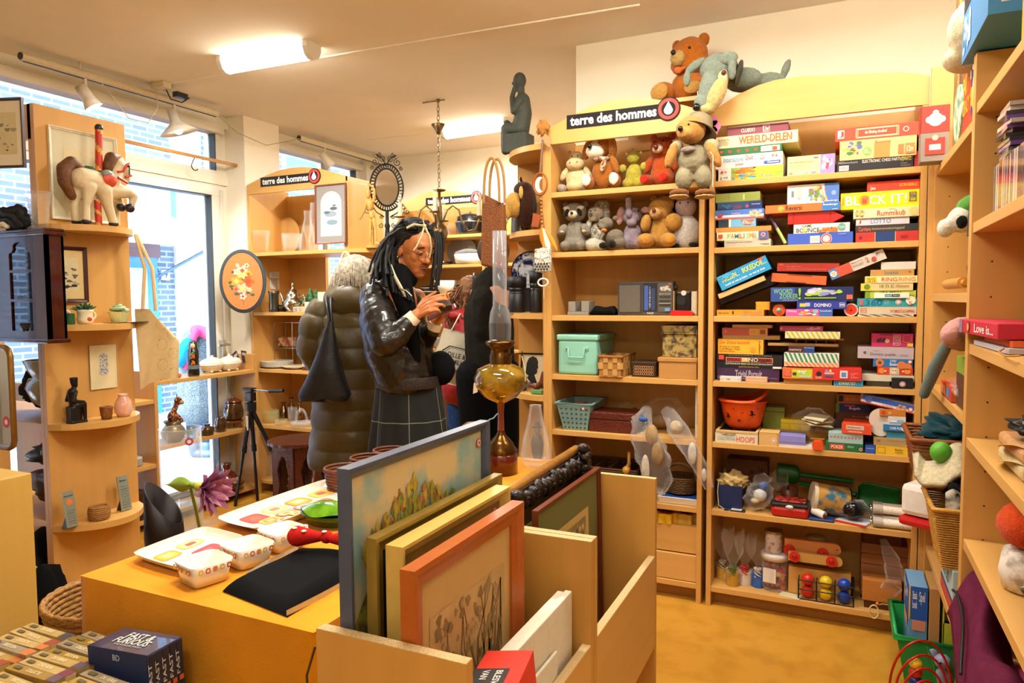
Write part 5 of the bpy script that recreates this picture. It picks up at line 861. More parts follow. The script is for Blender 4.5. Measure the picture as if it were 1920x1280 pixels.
def cello(label,px,col,h=.2,seed=1,r=.055,rib='c4402c'):
 c=V((sX(px,z,3.29).x,3.29+.03*(seed%3),z+.001));t=tH('gift_bag',label,'gift bag',c);
 MB().cyl(c,c+V((0,0,.06)),.03,mat(col,.45),20).bd('gift',t,bev=.003)
 rnd=random.Random(seed);N=26;b=MB();kk=[[1+rnd.uniform(-.15,.15)for _ in range(N)]for _ in range(14)]
 prof=[(.03,0),(.038,.03),(.038,.065),(.016,.085),(.011,.092),(.02,.11),(r*.8,.15),(r,h)]
 pts=prof;
 def fn(u,v):
  s=v*(len(pts)-1);i=min(int(s),len(pts)-2);f=s-i;rr=pts[i][0]*(1-f)+pts[i+1][0]*f;zz=pts[i][1]*(1-f)+pts[i+1][1]*f;q=kk[int(v*13)][int(u*N)%N]
  return c+V((rr*q*math.cos(2*PI*u),rr*q*.6*math.sin(2*PI*u),zz*(1+.06*math.sin(7*PI*u)*(v>.9))))
 b.grid(fn,N,26,BAG,cu=True);b.bd('cellophane',t)
 b=MB();
 for q in range(6):b.tb([c+V((.014*math.cos(s+q),-.02+.012*math.sin(s+q),.09-.006*s*(q%2)-.002*s))for s in[i*.6 for i in range(10)]],.0022,mat(rib,.3),4,sx=2)
 b.bd('ribbon',t)
 return t
cello('cellophane gift bag with a small yellow and red tin, far left',1352,'d8a83c',.24,2,.05,'b8b4a8')
cello('cellophane gift bag with a gold ribbon behind the others',1374,'c09030',.25,3,.05,'6a7a3c')
cello('cellophane gift bag tied with red ribbon, white and red gift',1395,'d8ccc0',.22,4,.05,'c82c24')
cello('cellophane gift bag holding a blue candle beside the jar',1420,'2f62b8',.23,7,.06,'d0ccc8')
c=V((sX(1452,z,3.33).x,3.325,z+.001));t=tH('storage_jar','clear plastic jar full of orange toy blocks','jar',c)
MB().lt([(0,0),(.052,0),(.056,.01),(.056,.13),(.05,.14)],c,mat('f0e8e4',.1,alpha=.28,var=0),30).bd('jar_body',t)
MB().lt([(0,.166),(.054,.166),(.06,.16),(.06,.138),(.05,.138)],c,mat('d8ccc4',.35),30).bd('lid',t)
MB().add([c+V((-.045,-.048,.04)),c+V((.01,-.057,.04)),c+V((.01,-.057,.105)),c+V((-.045,-.048,.105))],[(0,1,2,3)],mat('e8e0d8',.5)).bd('label',t)
rnd=random.Random(5);bm_=MB();cc_=[mat(q,.5)for q in('d8542c','e07a5c','c83c24','d88a70','d8b04a')]
for i in range(70):
 a_=rnd.uniform(0,2*PI);r_=.04*math.sqrt(rnd.random());R=Euler((rnd.random()*3,rnd.random()*3,rnd.random()*3)).to_matrix();cc=c+V((r_*math.cos(a_),r_*math.sin(a_),.012+.112*rnd.random()))
 vs=[cc+R@V((x,y,z_))for z_ in(-.008,.008)for y in(-.008,.008)for x in(-.009,.009)]
 bm_.add(vs,[(0,2,3,1),(4,5,7,6),(0,1,5,4),(2,6,7,3),(0,4,6,2),(1,3,7,5)],cc_[i%5])
bm_.bd('block',t,kind='stuff')
c=c+V((-.005,0,.168));t=tH('tin','pale round tin with metal lid standing on the block jar','tin',c)
MB().cyl(c,c+V((0,0,.088)),.036,mat('d0c4bc',.45,c2='a07868',scale=50,thr=.4),28).bd('body',t);MB().cyl(c+V((0,0,.088)),c+V((0,0,.098)),.0385,mat('b8b0a8',.3,1),28).bd('lid',t)
def pulltoy(label,x0,y0,x1,y1,y,hp,col):
 a,c=onY(x0,y0,y),onY(x1,y1,y);d=(c-a).normalized();up=V((-d.z,0,d.x));t=tH('pull_toy',label,'wooden toy',a);L=(c-a).length;h=hp/ppm(a)
 poly=[(0,0),(L-h/2,0)]+[(L-h/2+h/2*math.sin(q),h/2-h/2*math.cos(q))for q in[PI*i/8 for i in range(1,8)]]+[(L-h/2,h),(0,h)]
 MB().pr(poly,.02,mat(col,.5,var=.08,scale=30,wood=2),lambda u,v,w_:a+d*u+up*v+YA*w_).bd('board',t,bev=.002)
 return t,a,d,up,L,h
t,a,d,up,L,h=pulltoy('wooden pull-along toy board with a rounded nose and red wheels, upper one',1471,1030,1577,1043,3.31,22,'d08648')
for u in(.09,.68):
 c=a+d*(L*u)+up*.004;MB().cyl(c-YA*.012,c,.024,mat('c8241c',.3),24).bl(c-YA*.012,(.012,.004,.012),mat('a81812',.3)).bd('wheel',t,bev=.002)
MB().cyl(a+d*(L*.93)+up*h/2-YA*.001,a+d*(L*.93)+up*h/2+YA*.001,.003,BLACKM).bd('peg_hole',t)
t,a,d,up,L,h=pulltoy('lower wooden pull-along toy board in pale wood with red wheels',1478,1050,1580,1064,3.27,17,'c8984c')
for u in(.12,.8):
 c=a+d*(L*u)+up*.022;MB().cyl(c-YA*.012,c,.0225,mat('c8241c',.3),24).bl(c-YA*.012,(.012,.004,.012),mat('a81812',.3)).bd('wheel',t,bev=.002)
MB().box(a.x,a.x+.25,3.30,3.33,z+.002,z+.12,WOOD).bd('support',t)
bag('plastic_bag','clear bag of pale bits behind the pull-along toys',[P(1500,1010,3.42),P(1530,1000,3.42),P(1570,1010,3.42)],[.03,.05,.03],[('contents',P(1530,1008,3.42),(.05,.02,.02),'a89868')],m=BAGT,seed=41)
a,c=sX(1497,z,3.26),sX(1600,z,3.26);t=tH('ball_carrier','black net carrier holding the coloured game balls','ball set',((a.x+c.x)/2,3.3,z));bl=mat('101012',.4)
b=MB();x0,x1=a.x,c.x
for zz in(.004,.045,.085):
 for y_ in(3.245,3.36):b.tb([(x0,y_,z+zz),(x1,y_,z+zz)],.0025,bl,6)
 for x in(x0,x0+(x1-x0)/3,x0+(x1-x0)*2/3,x1):b.tb([(x,3.245,z+zz),(x,3.36,z+zz)],.0025,bl,6)
for x in(x0,x0+(x1-x0)/3,x0+(x1-x0)*2/3,x1):
 for y_ in(3.245,3.36):b.tb([(x,y_,z+.002),(x,y_,z+.09)],.003,bl,6)
b.box(x0,x1,3.352,3.36,z+.002,z+.09,bl);b.bd('frame',t)
cols=[('c82c1c','red'),('e4c01c','yellow'),('1c44b0','blue')]
place_={(0,0):0,(1,0):1,(2,0):2,(0,1):0,(1,1):2,(2,1):1}
for(i,k),ci in place_.items():
 for lv in(0,1):
  cx_=x0+(x1-x0)*(i+.5)/3;r=.0265;q=V((cx_,3.275+.054*k,z+.028+lv*.054));cc=ci
  if lv==0 and k==1:continue
  tag(MB().bl(q,r,mat(cols[cc][0],.25,var=0),None,20,14).bd('game_ball'),'%s wooden ball in the black carrier, %s row, %s column'%(cols[cc][1],('front lower','front upper','rear upper','rear upper')[lv+2*k if k else lv],('left','middle','right')[i]),'ball','coloured game balls')
a=onY(1480,1102,3.235);o=tag(MB().box(-.045,.04,-.0,.05,0,.003,mat('d8d0a8',.5)).bd('booklet'),'pale folded leaflet lying left of the ball carrier','leaflet');o.location=(a.x,3.235,z+.0006);o.rotation_euler.z=-.2
wd=mat('a4683a',.5,var=.25,scale=14,wood=2);a,c=sX(1614,.2,3.36),sX(1700,.2,3.36)
t=tH('wooden_crate','slatted reddish wooden crate at the right end of the bottom shelf','crate',((a.x+c.x)/2,3.4,z))
for k in range(3):MB().box(a.x,c.x,3.36,3.372,z+.115+.045*k,z+.157+.045*k,wd).bd('slat',t,bev=.001)
for x in(a.x,c.x-.012):MB().box(x,x+.012,3.372,3.5,z+.001,z+.25,wd).bd('side',t)
MB().box(a.x,c.x,3.372,3.5,z+.001,z+.012,wd).bd('bottom',t)
a,c=sX(1616,z,3.26),sX(1690,z,3.26);t=tH('wooden_toy','orange-brown wooden block toy in front of the slatted crate','wooden toy',((a.x+c.x)/2,3.3,z))
MB().box(a.x,c.x,3.26,3.34,z+.035,z+.125,mat('c07a34',.45,var=.1,scale=20,wood=2)).bd('body',t,bev=.002);MB().box(a.x+.008,c.x-.008,3.27,3.335,z+.0006,z+.035,mat('5a2a14',.5)).bd('base',t)
MB().box(a.x-.003,a.x,3.262,3.268,z+.07,z+.125,mat('8a3a1c',.5)).bd('peg',t)
bag('plastic_bag','clear film sheet rising at the right of the slatted crate',[P(1665,1110,3.24),P(1680,1090,3.24),P(1672,1050,3.25),P(1655,1010,3.26)],[.03,.035,.03,.01],m=BAGT,seed=51)
b=MB();p=onY(1645,1135,3.215);b.tb([p+V((-.012+.016*math.cos(q)*1.1,-.0,-.028+.028*math.sin(q)))for q in[2*PI*i/16 for i in range(16)]],.003,mat('d8c898'),6,closed=True);b.bl(p+V((0,0,.008)),.007,mat('d8702c'));b.tb([p+V((.004,0,.004)),p+V((.02,.02,.002)),p+V((.045,.03,-.002))],.003,mat('b8a060'),6)
tag(b.bd('pacifier_cord'),'cord loop with an orange bead hanging over the bottom shelf edge','cord')
t=tH('carry_case','white and red plastic carry case jutting from the shelf corner','case',(.27,3.15,.45));
T=Matrix.Translation(onY(1718,950,3.12))@Matrix.Rotation(math.radians(-28),4,'Z')
b=MB();b.T=T;b.box(-.05,.10,-.03,.12,-.035,.09,mat('e8e2d8',.35));b.bd('lid',t,bev=.022)
b=MB();b.T=T;b.box(-.055,.105,-.036,.125,-.075,-.037,mat('c81c1c',.3));b.bd('body',t,bev=.016)
b=MB();b.T=T;b.box(.06,.1,-.042,-.03,-.03,.005,mat('c01818',.3));b.bd('latch',t,bev=.004)
b=MB();b.T=T;b.box(.03,.09,-.02,.02,.088,.094,mat('a83828',.4));b.bd('handle',t,bev=.003)
# RIGHT WALL UNITS
def put(o,loc,rz=0):o.location=loc;o.rotation_euler.z=math.radians(rz);return o
def rbox(y0,y1,x0,x1,z,h,col,dec,label,name='box',cat='box',dec2='',rz=0,group=None):
 """carton on the right wall; dec prints on the -X face, dec2 on the -Y face"""
 b=MB();W,D=y1-y0,x1-x0;b.box(0,D,0,W,0,h,card(col))
 decor(b,dec,(-.0006,W,0),-YA,ZA,W,h,(-1,0,0));decor(b,dec2,(0,-.0006,0),XA,ZA,D,h,(0,-1,0))
 o=b.bd(name,bev=.0012);put(o,(x0,y0,z+.0005),rz);return tag(o,label,cat,group)
rbox(3.03,3.12,.255,.345,1.895,.20,'8a7c70','r 0,.55,1,1,b0402c','grey and red jigsaw box with puzzle piece logos on the corner shelf',dec2='r 0,.52,1,1,b0362c;c .5,.75,.12,e8ddd0;c .28,.75,.06,e8ddd0;c .72,.75,.06,e8ddd0;c .5,.87,.05,e8ddd0;r .15,.12,.85,.42,d0382c;c .5,.42,.05,b8a898;r .3,.2,.7,.3,e8ddd0')
rbox(2.36,2.66,.335,.52,1.895,.24,'d23a22','t .08,.5,.45,.75,f0c83c,PARTY;t .08,.25,.5,.45,f0c83c,CRAZY;p .5,.1,.95,.9,3a3a7a/e8c83c/f4e8d8,3','red party game box on the right wall shelf',dec2='r 0,0,1,.06,e8e0d0')
b=MB();b.cyl((.33,2.72,1.99),(.345,2.72,1.99),.09,mat('4f9a70',.5,c2='e0dcc8',scale=24),24);tag(b.bd('round_toy'),'green and white round toy leaning beside the red party box','toy')
tag(MB().box(.332,.338,2.76,2.84,1.895,2.7,mat('a07840',.8,var=.2,scale=90)).box(.338,.36,2.768,2.832,1.895,2.66,mat('6a5030',.8)).bd('cardboard_sheet'),'tall strip of corrugated cardboard standing on the top corner shelf','cardboard')
rbox(2.02,2.42,.30,.56,2.06,.13,'3d86c0','p .05,.1,.4,.9,e8e4e0/5a98d0/a8c8e0,2','blue jigsaw box with a red picture on top of the right wall unit',dec2='r .1,.2,.5,.85,e4dcd8;p .12,.24,.48,.8,b8402c/d8704c/8a2c24,4;t .6,.4,.75,.5,d8e4f0,Ravensburger')
rbox(2.0,2.40,.30,.57,2.1915,.09,'1c1a1c','t .1,.3,.6,.75,f0d82c,PUZZLE;r .75,.2,.95,.8,c83828','black PUZZLE jigsaw box stacked on the blue jigsaw box',dec2='t .5,.4,.9,.8,d8d0c0,500')
rbox(1.75,1.98,.36,.6,1.925,.15,'e4b83c','r .3,.3,.7,.8,d0442c','yellow jigsaw box with red badge on the top right shelf',dec2='r .35,.3,.75,.75,cc5a30')
soft('fluffy_toy','cream long-haired fluffy toy at the top right',Matrix.Translation((.36,2.47,2.06))@Matrix.Scale(.34,4),[('body',plush('e0d0a8'),[(0,0,.3,.28,.25,.3),(-.1,.1,.1,.2,.22,.12),(.1,-.05,.62,.22,.2,.2)])],[],vox=.007)
for k in range(9):tag(MB().box(.36,.52,1.50+.021*k,1.518+.021*k,1.925,2.04,mat(('b8b0a4','8a3028','d8c8a8','5a4a3a')[k%4],.35)).bd('dvd_case',bev=.001),'narrow case in the row on the top right shelf','case','upright cases on the top right shelf')
cdc=['2a2430','7a8088','1c1a20','c8c0b8','8a2c34','5a6068','a89c8c','3a3a44','d8d0c8','6a4a8a','4a4038','b8a47a']
rnd=random.Random(4)
for k in range(46):tag(MB().box(.40,.54,0,.0098,0,.125+.004*rnd.random(),mat(cdc[rnd.randrange(12)],.2,coat=.5,var=0)).bd('cd_case',bev=.0006),'slim cd case standing in the row on the right wall shelf','cd','cd cases in the upright row').location=(-.055,2.15-.0104*k,1.601)
for k in range(12):put(tag(MB().box(-.07,.07,-.062,.062,0,.0098,mat(cdc[rnd.randrange(12)],.2,coat=.5,var=0)).bd('cd_case',bev=.0006),'cd case lying in the untidy pile on the upright cds','cd','cd cases lying on the row'),(.415+.004*rnd.random(),2.06+.012*rnd.random(),1.7305+.0102*k),rnd.uniform(-6,6))
z=1.412
soft('hand_puppet','green and white puppet head with black eyes',Matrix.Translation((.345,2.62,z+.17))@Matrix.Scale(.25,4),[('body',plush('5a9a3c'),[(.15,0,.35,.25,.22,.17)]),('head',plush('e4dcc8'),[(-.02,0,.2,.17,.2,.17),(-.2,0,.1,.1,.12,.12)]),('eye_patch',bk,[(-.05,-.19,.15,.07,.03,.09)])],[],vox=.006)
b=MB();b.tb([(.34,2.42,z+.16),(.345,2.43,z+.27),(.37,2.45,z+.33),(.44,2.47,z+.36)],.014,mat('34383a',.6),8,sx=.35);tag(b.bd('strap'),'dark grey strap looped beside the puppet head','strap')
b=MB();b.cyl((.375,2.39,z+.14),(.375,2.39,z+.33),.034,mat('c8c8c4',.12,1,var=0),24);b.cyl((.375,2.39,z+.33),(.375,2.39,z+.36),.03,BLACKM,20);b.lt([(0,0),(.03,.001),(.048,.035),(.052,.07),(.04,.11),(.03,.139),(0,.139)],(.375,2.39,z+.001),mat('a8a090',.2,1,c2='3a342c',scale=60),24);tag(b.bd('vacuum_flask'),'shiny steel flask with patterned base on the right wall shelf','flask')
tag(MB().box(.36,.372,2.49,2.62,z+.001,z+.19,mat('d8ab60',.5)).bd('wooden_board'),'small upright wooden board behind the rolling pin','board')
b=MB();b.cyl((.335,2.52,z+.03),(.335,2.88,z+.03),.017,mat('cf9440',.4));b.cyl((.335,2.47,z+.03),(.335,2.52,z+.03),.009,mat('cf9440',.4));b.cyl((.335,2.88,z+.03),(.335,2.93,z+.03),.009,mat('cf9440',.4));tag(b.bd('rolling_pin'),'wooden rolling pin on the right wall shelf','rolling pin')
z=1.062
for k,(c_,d_,l_)in enumerate((('5a3420','t .1,.3,.6,.8,e8e0d0,hobby','lower brown hobby box on the right wall shelf'),('5a3420','t .1,.3,.6,.8,e8e0d0,hobby','upper brown hobby box on the right wall shelf'),('7f9a2c','t .3,.3,.9,.6,2c3414,201 X 001;r 0,.2,.2,.9,3a5a9a','green box topping the brown hobby boxes'))):
 rbox(2.36,2.60,.335,.55,z+k*.0515,.05,c_,'r 0,0,1,1,%s'%c_,l_,dec2=d_)
rbox(2.62,2.86,.322,.5,z,.05,'cc4a24','r .6,.2,.9,.8,4a78b0;r .1,.2,.5,.8,e8944c','orange-red box at the edge of the right wall shelf')
soft('plush_doll','pink soft doll lying on boxes with a sparkly blue leg',Matrix.Translation((.36,2.52,z+.165))@Matrix.Rotation(math.radians(62),4,'Z')@Matrix.Scale(.4,4),[('body',plush('d09890'),[(-.1,0,.13,.36,.12,.13),(.18,0,.15,.22,.13,.13)]),('fin',plush('d09890'),[(.0,0,.27,.06,.02,.03)])],[],vox=.007)
b=MB();b.ch([(.32,2.66,z+.2),(.29,2.74,z+.1),(.268,2.82,z-.0)],[.016,.021,.017],mat('7f9a9c',.35,var=.3,scale=300));tag(b.bd('doll_leg'),'glittery pale blue fabric leg dangling over the shelf edge','soft toy')
bag('plastic_bag','clear bag of coins and bits on the right wall shelf',[(.36,2.85,z+.03),(.36,2.62,z+.04),(.37,2.4,z+.03)],[.03,.035,.02],[('contents',(.35,2.62,z+.03),(.02,.06,.015),'b89c70')],m=BAG,seed=61,flat=1)
def rbasket(name,label,x0,x1,y0,y1,z0,z1,fl,m,rows,vert=False):
 t=tH(name,label,'basket',((x0+x1)/2,(y0+y1)/2,z0));b=MB()
 def ring(v,o=0):
  e=fl*v;X0,X1,Y0,Y1=x0-e-o,x1+e+o,y0-e-o,y1+e+o;pts=[]
  for(ax,ay),(bx_,by)in(((X0,Y0),(X1,Y0)),((X1,Y0),(X1,Y1)),((X1,Y1),(X0,Y1)),((X0,Y1),(X0,Y0))):
   n=max(3,int(math.hypot(bx_-ax,by-ay)/.018))
   pts+=[V((ax+(bx_-ax)*i/n+.002*(-1)**i*(ay!=by),ay+(by-ay)*i/n+.002*(-1)**i*(ax!=bx_),z0+(z1-z0)*v))for i in range(n)]
  return pts
 for k in range(rows):b.tb(ring(k/(rows-1)),(z1-z0)/rows*.5,m,5,closed=True)
 b.box(x0,x1,y0,y1,z0,z0+.004,m);b.bd('wicker_body',t)
 MB().tb(ring(1,.003),.008,m,8,closed=True).bd('rim',t);return t
rbasket('wicker_basket','brown wicker basket holding teal knitwear',.245,.47,2.69,2.96,.79,.925,.022,mat('96501e',.5,var=.25,scale=150),13)
b=MB();cP(b,(.37,2.80,.945),(.11,.12,.05),plush('063a44'),7,44,.3);tag(b.bd('knitwear'),'dark teal knitted garment in the brown basket','knitwear')
rbasket('wicker_basket','tall pale wicker basket below the cream towel',.30,.45,2.50,2.72,.562,.75,.03,mat('d0963c',.5,var=.2,scale=150),26)
tag(MB().bl((.30,2.62,.90),(.032,.03,.035),mat('5aa82c',.5)).bd('green_ball'),'bright green felt ball by the cream towel','ball')
b=MB()
def towel(u,v):
 return V((.225+.20*u,2.66-.05*math.sin(PI*u)-.09*(v-.5),.865-.035*math.sin(u*8.5-.6)*(1-v*.4)-.008*math.sin(u*17)-.06*v*v))
b.grid(towel,60,14,plush('d8caa4'));o=b.bd('towel');md=o.modifiers.new('s','SOLIDIFY');md.thickness=.022;tag(o,'rolled cream towel with a wavy fold hanging over the basket','towel')
b=MB();cP(b,(.36,2.56,.785),(.05,.06,.035),cloth('141414'),9,36,.3);b.grid(lambda u,v:V((.30+.12*u,2.49-.012*v,.80-.08*v+.014*math.sin(9*u+3*v))),24,10,mat('e0dcd0',.8,c2='101010',scale=20,thr=.52))
tag(b.bd('striped_cloth'),'black and white zebra striped cloth in the pale basket','cloth')
t=tH('tub','green plastic tub packed with picture books on the floor','tub',(.33,2.85,0));b=MB();wall4(b,.235,.46,2.86,3.12,.0,.175,.03,mat('1f9a4c',.35),.005);b.bd('body',t)
b=MB();b.tb([(.20,2.825,.178),(.495,2.825,.178),(.495,3.155,.178),(.20,3.155,.178)],.012,mat('1fa352',.35),8,closed=True);b.bd('rim',t)
def fbook(x0,x1,y,z0,z1,dep,col,dec,label,rz=0,cat='book'):
 b=MB();b.box(0,x1-x0,0,dep,0,z1-z0,card(col));decor(b,dec,(0,-.0006,0),XA,ZA,x1-x0,z1-z0,(0,-1,0));decor(b,dec,(-.0006,dep,0),-YA,ZA,dep,z1-z0,(-1,0,0));return tag(put(b.bd('picture_book',bev=.0012),(x0,y,z0),rz),label,cat)
fbook(.245,.305,2.90,.02,.345,.18,'6f9fc8','r 0,.62,1,1,1f56b0;r 0,.62,.08,1,e8c03c;t .2,.75,.45,.95,e8f0f8,Basis\nboek;t .55,.8,.85,.95,e8f0f8,Spel;r .2,.5,.9,.62,d89070','blue picture book at the left of the green tub')
fbook(.31,.342,2.885,.02,.35,.19,'b88a50','r 0,0,1,.06,d8ccb8;r .55,.15,.8,.25,3a2c1c','kraft brown book in the green tub')
fbook(.35,.43,2.96,.03,.39,.14,'2a2820','p 0,.5,1,1,4a4a34/2c2c20/3a3828,4;c .8,.92,.05,c83c38','dark mottled box file at the back of the green tub',cat='box')
t=tH('magazine_file','yellow-green cardboard magazine file in the tub','file',(.4,2.62,.1));ym=mat('c4c83a',.5);b=MB();b.box(.352,.355,2.875,2.95,.03,.30,ym).box(.352,.44,2.947,2.95,.03,.345,ym).box(.437,.44,2.875,2.95,.03,.25,ym).box(.352,.44,2.875,2.878,.03,.235,ym);b.bd('body',t);MB().box(.358,.43,2.885,2.94,.04,.22,mat('1c3a6a',.5)).bd('papers',t)
rbox(2.48,2.74,.325,.45,.423,.137,'a8c4cc','r 0,0,1,.3,b84a3c;r 0,.3,1,.36,3a2a6a;t .2,.5,.7,.8,4a6a7a,oo oo','pale blue and red box on the low right wall shelf')
c=V((.29,2.68,.0));t=tH('bead_maze','bead maze toy with red looping wires and stacked beads','toy',c);b=MB();b.box(c.x-.09,c.x+.05,c.y-.1,c.y+.12,.0,.02,mat('d8a858',.5));b.bd('base',t,bev=.003)
for k,(r,dy,h)in enumerate(((.105,.02,0),(.09,-.02,.0),(.075,-.05,0),(.06,-.07,0))):
 MB().tb([c+V((-.02+r*math.cos(q)*.9,dy+.02*math.sin(q*2),.02+(.13-.02*k+r*.8)*max(0,math.sin(q))**.8))for q in[PI*i/24 for i in range(25)]],.0042,mat('b81c14',.25),7).bd('red_wire',t)
MB().tb([c+V((0,.05,.2)),c+V((.02,.04,.15)),c+V((.03,.03,.05)),c+V((.05,.02,.03))],.003,mat('1c8a3c',.3),6).bd('green_wire',t)
for k,(cl,zz)in enumerate((('1c1c3a',.038),('e0a024',.068),('24307c',.1),('c03020',.128),('e4b41c',.158))):MB().bl(c+V((-.04,-.02,zz+.01)),(.021,.021,.018),mat(cl,.3)).bd('bead',t)
MB().bl(c+V((.02,-.03,.05)),(.024,.024,.017),mat('16182c',.3)).bd('bead',t)
soft('mouse_toy','small grey plastic elephant toy behind the bead maze',Matrix.Translation((.35,2.80,.0))@Matrix.Scale(.13,4),[('body',mat('8c90b0',.4),[(0,0,.5,.22,.18,.3)]),('head',mat('9498b8',.4),[(-.05,-.05,.95,.22,.2,.2)]),('ear',mat('9498b8',.4),[(-.27,0,1.1,.13,.06,.13)])],[(-.12,-.24,.98,.03,'101018')],vox=.005)
z=1.272
b=MB();b.box(0,.12,0,.40,0,.036,card('c0243c'));decor(b,'r 0,0,.1,1,8a6a7a;t .45,.2,.92,.8,f0e0d8,Love is...;c .28,.5,.42,8a2c1c;c .28,.5,.3,d8a04c',(-.0006,.40,0),-YA,ZA,.40,.036,(-1,0,0));o=b.bd('gift_book',bev=.002);tag(put(o,(.32,1.90,z+.03),3),'red gift box reading Love is... on the right wall shelf','box')
tag(put(MB().box(0,.16,0,.36,0,.012,card('b8b4b8')).bd('magazine'),(.335,1.86,z+.0005),2),'grey magazine under the red gift box','magazine');tag(put(MB().box(0,.15,0,.3,0,.014,card('e0602c')).bd('booklet'),(.345,1.88,z+.014),1),'orange booklet beneath the red gift box','booklet')
b=MB();b.tb([(.318,1.66,z+.012),(.305,1.72,z+.006),(.31,1.82,z+.008),(.33,1.88,z+.012)],.002,mat('b87a20'),5);tag(b.bd('string_tag'),'thin brown cord hanging from the booklets','cord')
z=1.012
for k,(cl,l_)in enumerate((('d8c08a','cream folded cloth at the bottom of the pile'),('cf9c68','peach folded cloth in the pile'))):
 b=MB();b.grid(lambda u,v:V((.345+.16*u+.02*math.cos(2*PI*v),1.74+.30*v*0+.28*u*0+.26*(.5-.5*math.cos(PI*v)),z+.02+k*.036+.016*math.sin(2*PI*v*1)+.003*math.sin(16*u))),16,16,cloth(cl));b.box(.345,.53,1.75,2.0,z+.002+k*.036,z+.034+k*.036,cloth(cl));tag(b.bd('folded_cloth',bev=.01),l_,'cloth')
b=MB();cP(b,(.41,1.85,z+.105),(.06,.09,.025),mat('141414',.7,c2='b0aca4',scale=60,thr=.36),11,30);tag(b.bd('striped_scarf'),'black scarf with fine white stripes on the folded cloths','scarf')
b=MB();cP(b,(.46,1.82,z+.16),(.05,.06,.05),mat('e8e4dc',.8,c2='141414',scale=30,thr=.5),13,26);tag(b.bd('spotted_cloth'),'white cloth with black spots at the right edge','cloth')
z=.727
tag(MB().bl((.40,1.93,z+.15),(.065,.07,.055),plush('e0501c'),None,24,16).bd('knitted_hat',disp=.004),'bright orange fluffy ball on the patterned toy','toy')
b=MB();b.lt([(0,0),(.05,.002),(.058,.04),(.05,.09),(.02,.1)],(.40,1.93,z+.001),mat('a89888',.7,c2='e0d8cc',scale=30,thr=.55),24);tag(b.bd('patterned_toy'),'grey fabric toy with white rings under the orange ball','toy')
z=.417
b=MB()
def purple(u,v):return V((.285+.15*v+.012*math.sin(5*u+3*v)-.02*math.sin(PI*u),2.27-.58*u,z+.03+.20*math.sin(PI*min(.9,v*.85+.1))*(1-.45*u)+.016*math.sin(9*u)+.012*math.sin(13*u+7*v)-.03*(1-v)*math.sin(PI*u)))
b.grid(purple,50,24,cloth('6a2440',.15));o=b.bd('jacket_body');md=o.modifiers.new('s','SOLIDIFY');md.thickness=.03
o.name='purple_jacket';tag(o,'purple-red cloth bag with a black zip slumped off the low shelf','bag');MB().tb([purple(.05+.6*k/12,.12+.1*math.sin(k/4))+V((-.012,0,.012))for k in range(13)],.004,BLACKM,6).bd('zip',o)
b=MB();cP(b,(.41,1.95,z+.035),(.07,.2,.02),cloth('d85a84'),17,40,.2);tag(b.bd('pink_cloth'),'bright pink cloth on the lowest right wall shelf','cloth')
b=MB();cP(b,(.40,1.76,.727+.045),(.04,.04,.03),mat('d8c88a',.8,c2='18140c',scale=34,thr=.5),18,26);tag(b.bd('leopard_cloth'),'leopard print cloth at the right edge','cloth')
# CORNER SHELVES LEFT OF THE TOY UNIT
z=2.163;st=mat('3f443c',.6,var=.1);c=V((onY(972,272,3.42).x,3.42,z))
t=tH('statue','dark grey seated figure statue on top of the rounded shelves','statue',c)
MB().box(c.x-.055,c.x+.07,3.36,3.47,z+.0005,z+.095,st).bd('plinth',t,bev=.003)
b=MB();b.ch([c+V((.01,0,.12)),c+V((.03,0,.2)),c+V((.025,0,.27))],[.05,.045,.04],st);b.ch([c+V((.02,0,.29)),c+V((.015,0,.34))],[.018,.02],st);b.bl(c+V((.01,0,.375)),(.034,.036,.042),st);b.bl(c+V((-.022,0,.365)),(.014,.012,.01),st)
b.ch([c+V((.03,-.035,.26)),c+V((-.005,-.045,.21)),c+V((-.03,-.01,.29)),c+V((-.02,0,.34))],[.02,.018,.014,.012],st);b.ch([c+V((.01,-.02,.12)),c+V((-.06,-.02,.13)),c+V((-.065,-.02,.02))],[.034,.03,.024],st);b.ch([c+V((.01,.03,.12)),c+V((-.06,.03,.14)),c+V((-.08,.03,.17))],[.034,.03,.02],st)
b.bd('figure',t,vox=.005,smooth=2)
z=1.748;lc=V((onY(975,430,3.35).x,3.36,z))
lt=plush('cfa04c');lm=plush('3c2012')
soft('lion','lion soft toy with dark brown mane facing left',Matrix.Translation(lc)@Matrix.Rotation(math.radians(-55),4,'Z')@Matrix.Scale(.28,4),[('head',lt,[(0,-.12,.46,.2,.18,.24),(0,-.3,.3,.14,.12,.14)]),('mane',lm,[(0,.1,.45,.28,.2,.4),(0,.05,.75,.22,.18,.14)]),('chin',plush('e8dcc0'),[(0,-.34,.18,.13,.1,.12)]),('ear',plush('e0b85c'),[(.25,-.04,.66,.06,.04,.12)])],[(-.08,-.32,.5,.016,'1a1008'),(.08,-.32,.5,.016,'1a1008')],vox=.006)
c=V((onY(978,340,3.5).x,3.49,z));b=MB();b.lt([(0,0),(.055,0),(.055,.02),(.05,.16),(.047,.2),(.03,.235),(.008,.245),(.008,.26),(.016,.275),(.008,.29),(.004,.305),(0,.31)],c,mat('6a6a62',.25,.9),26);tag(b.bd('bell'),'grey metal bell with black finial behind the lion','bell')
p=onY(1013,345,3.17);t=tH('dreamcatcher','hanging ornament with white crescent moon in a brown ring','ornament',p);bw=mat('a0521c',.5)
MB().tb([p+V((.035*math.cos(q),0,.052*math.sin(q)))for q in[2*PI*i/28 for i in range(28)]],.0055,bw,8,closed=True).bd('ring',t)
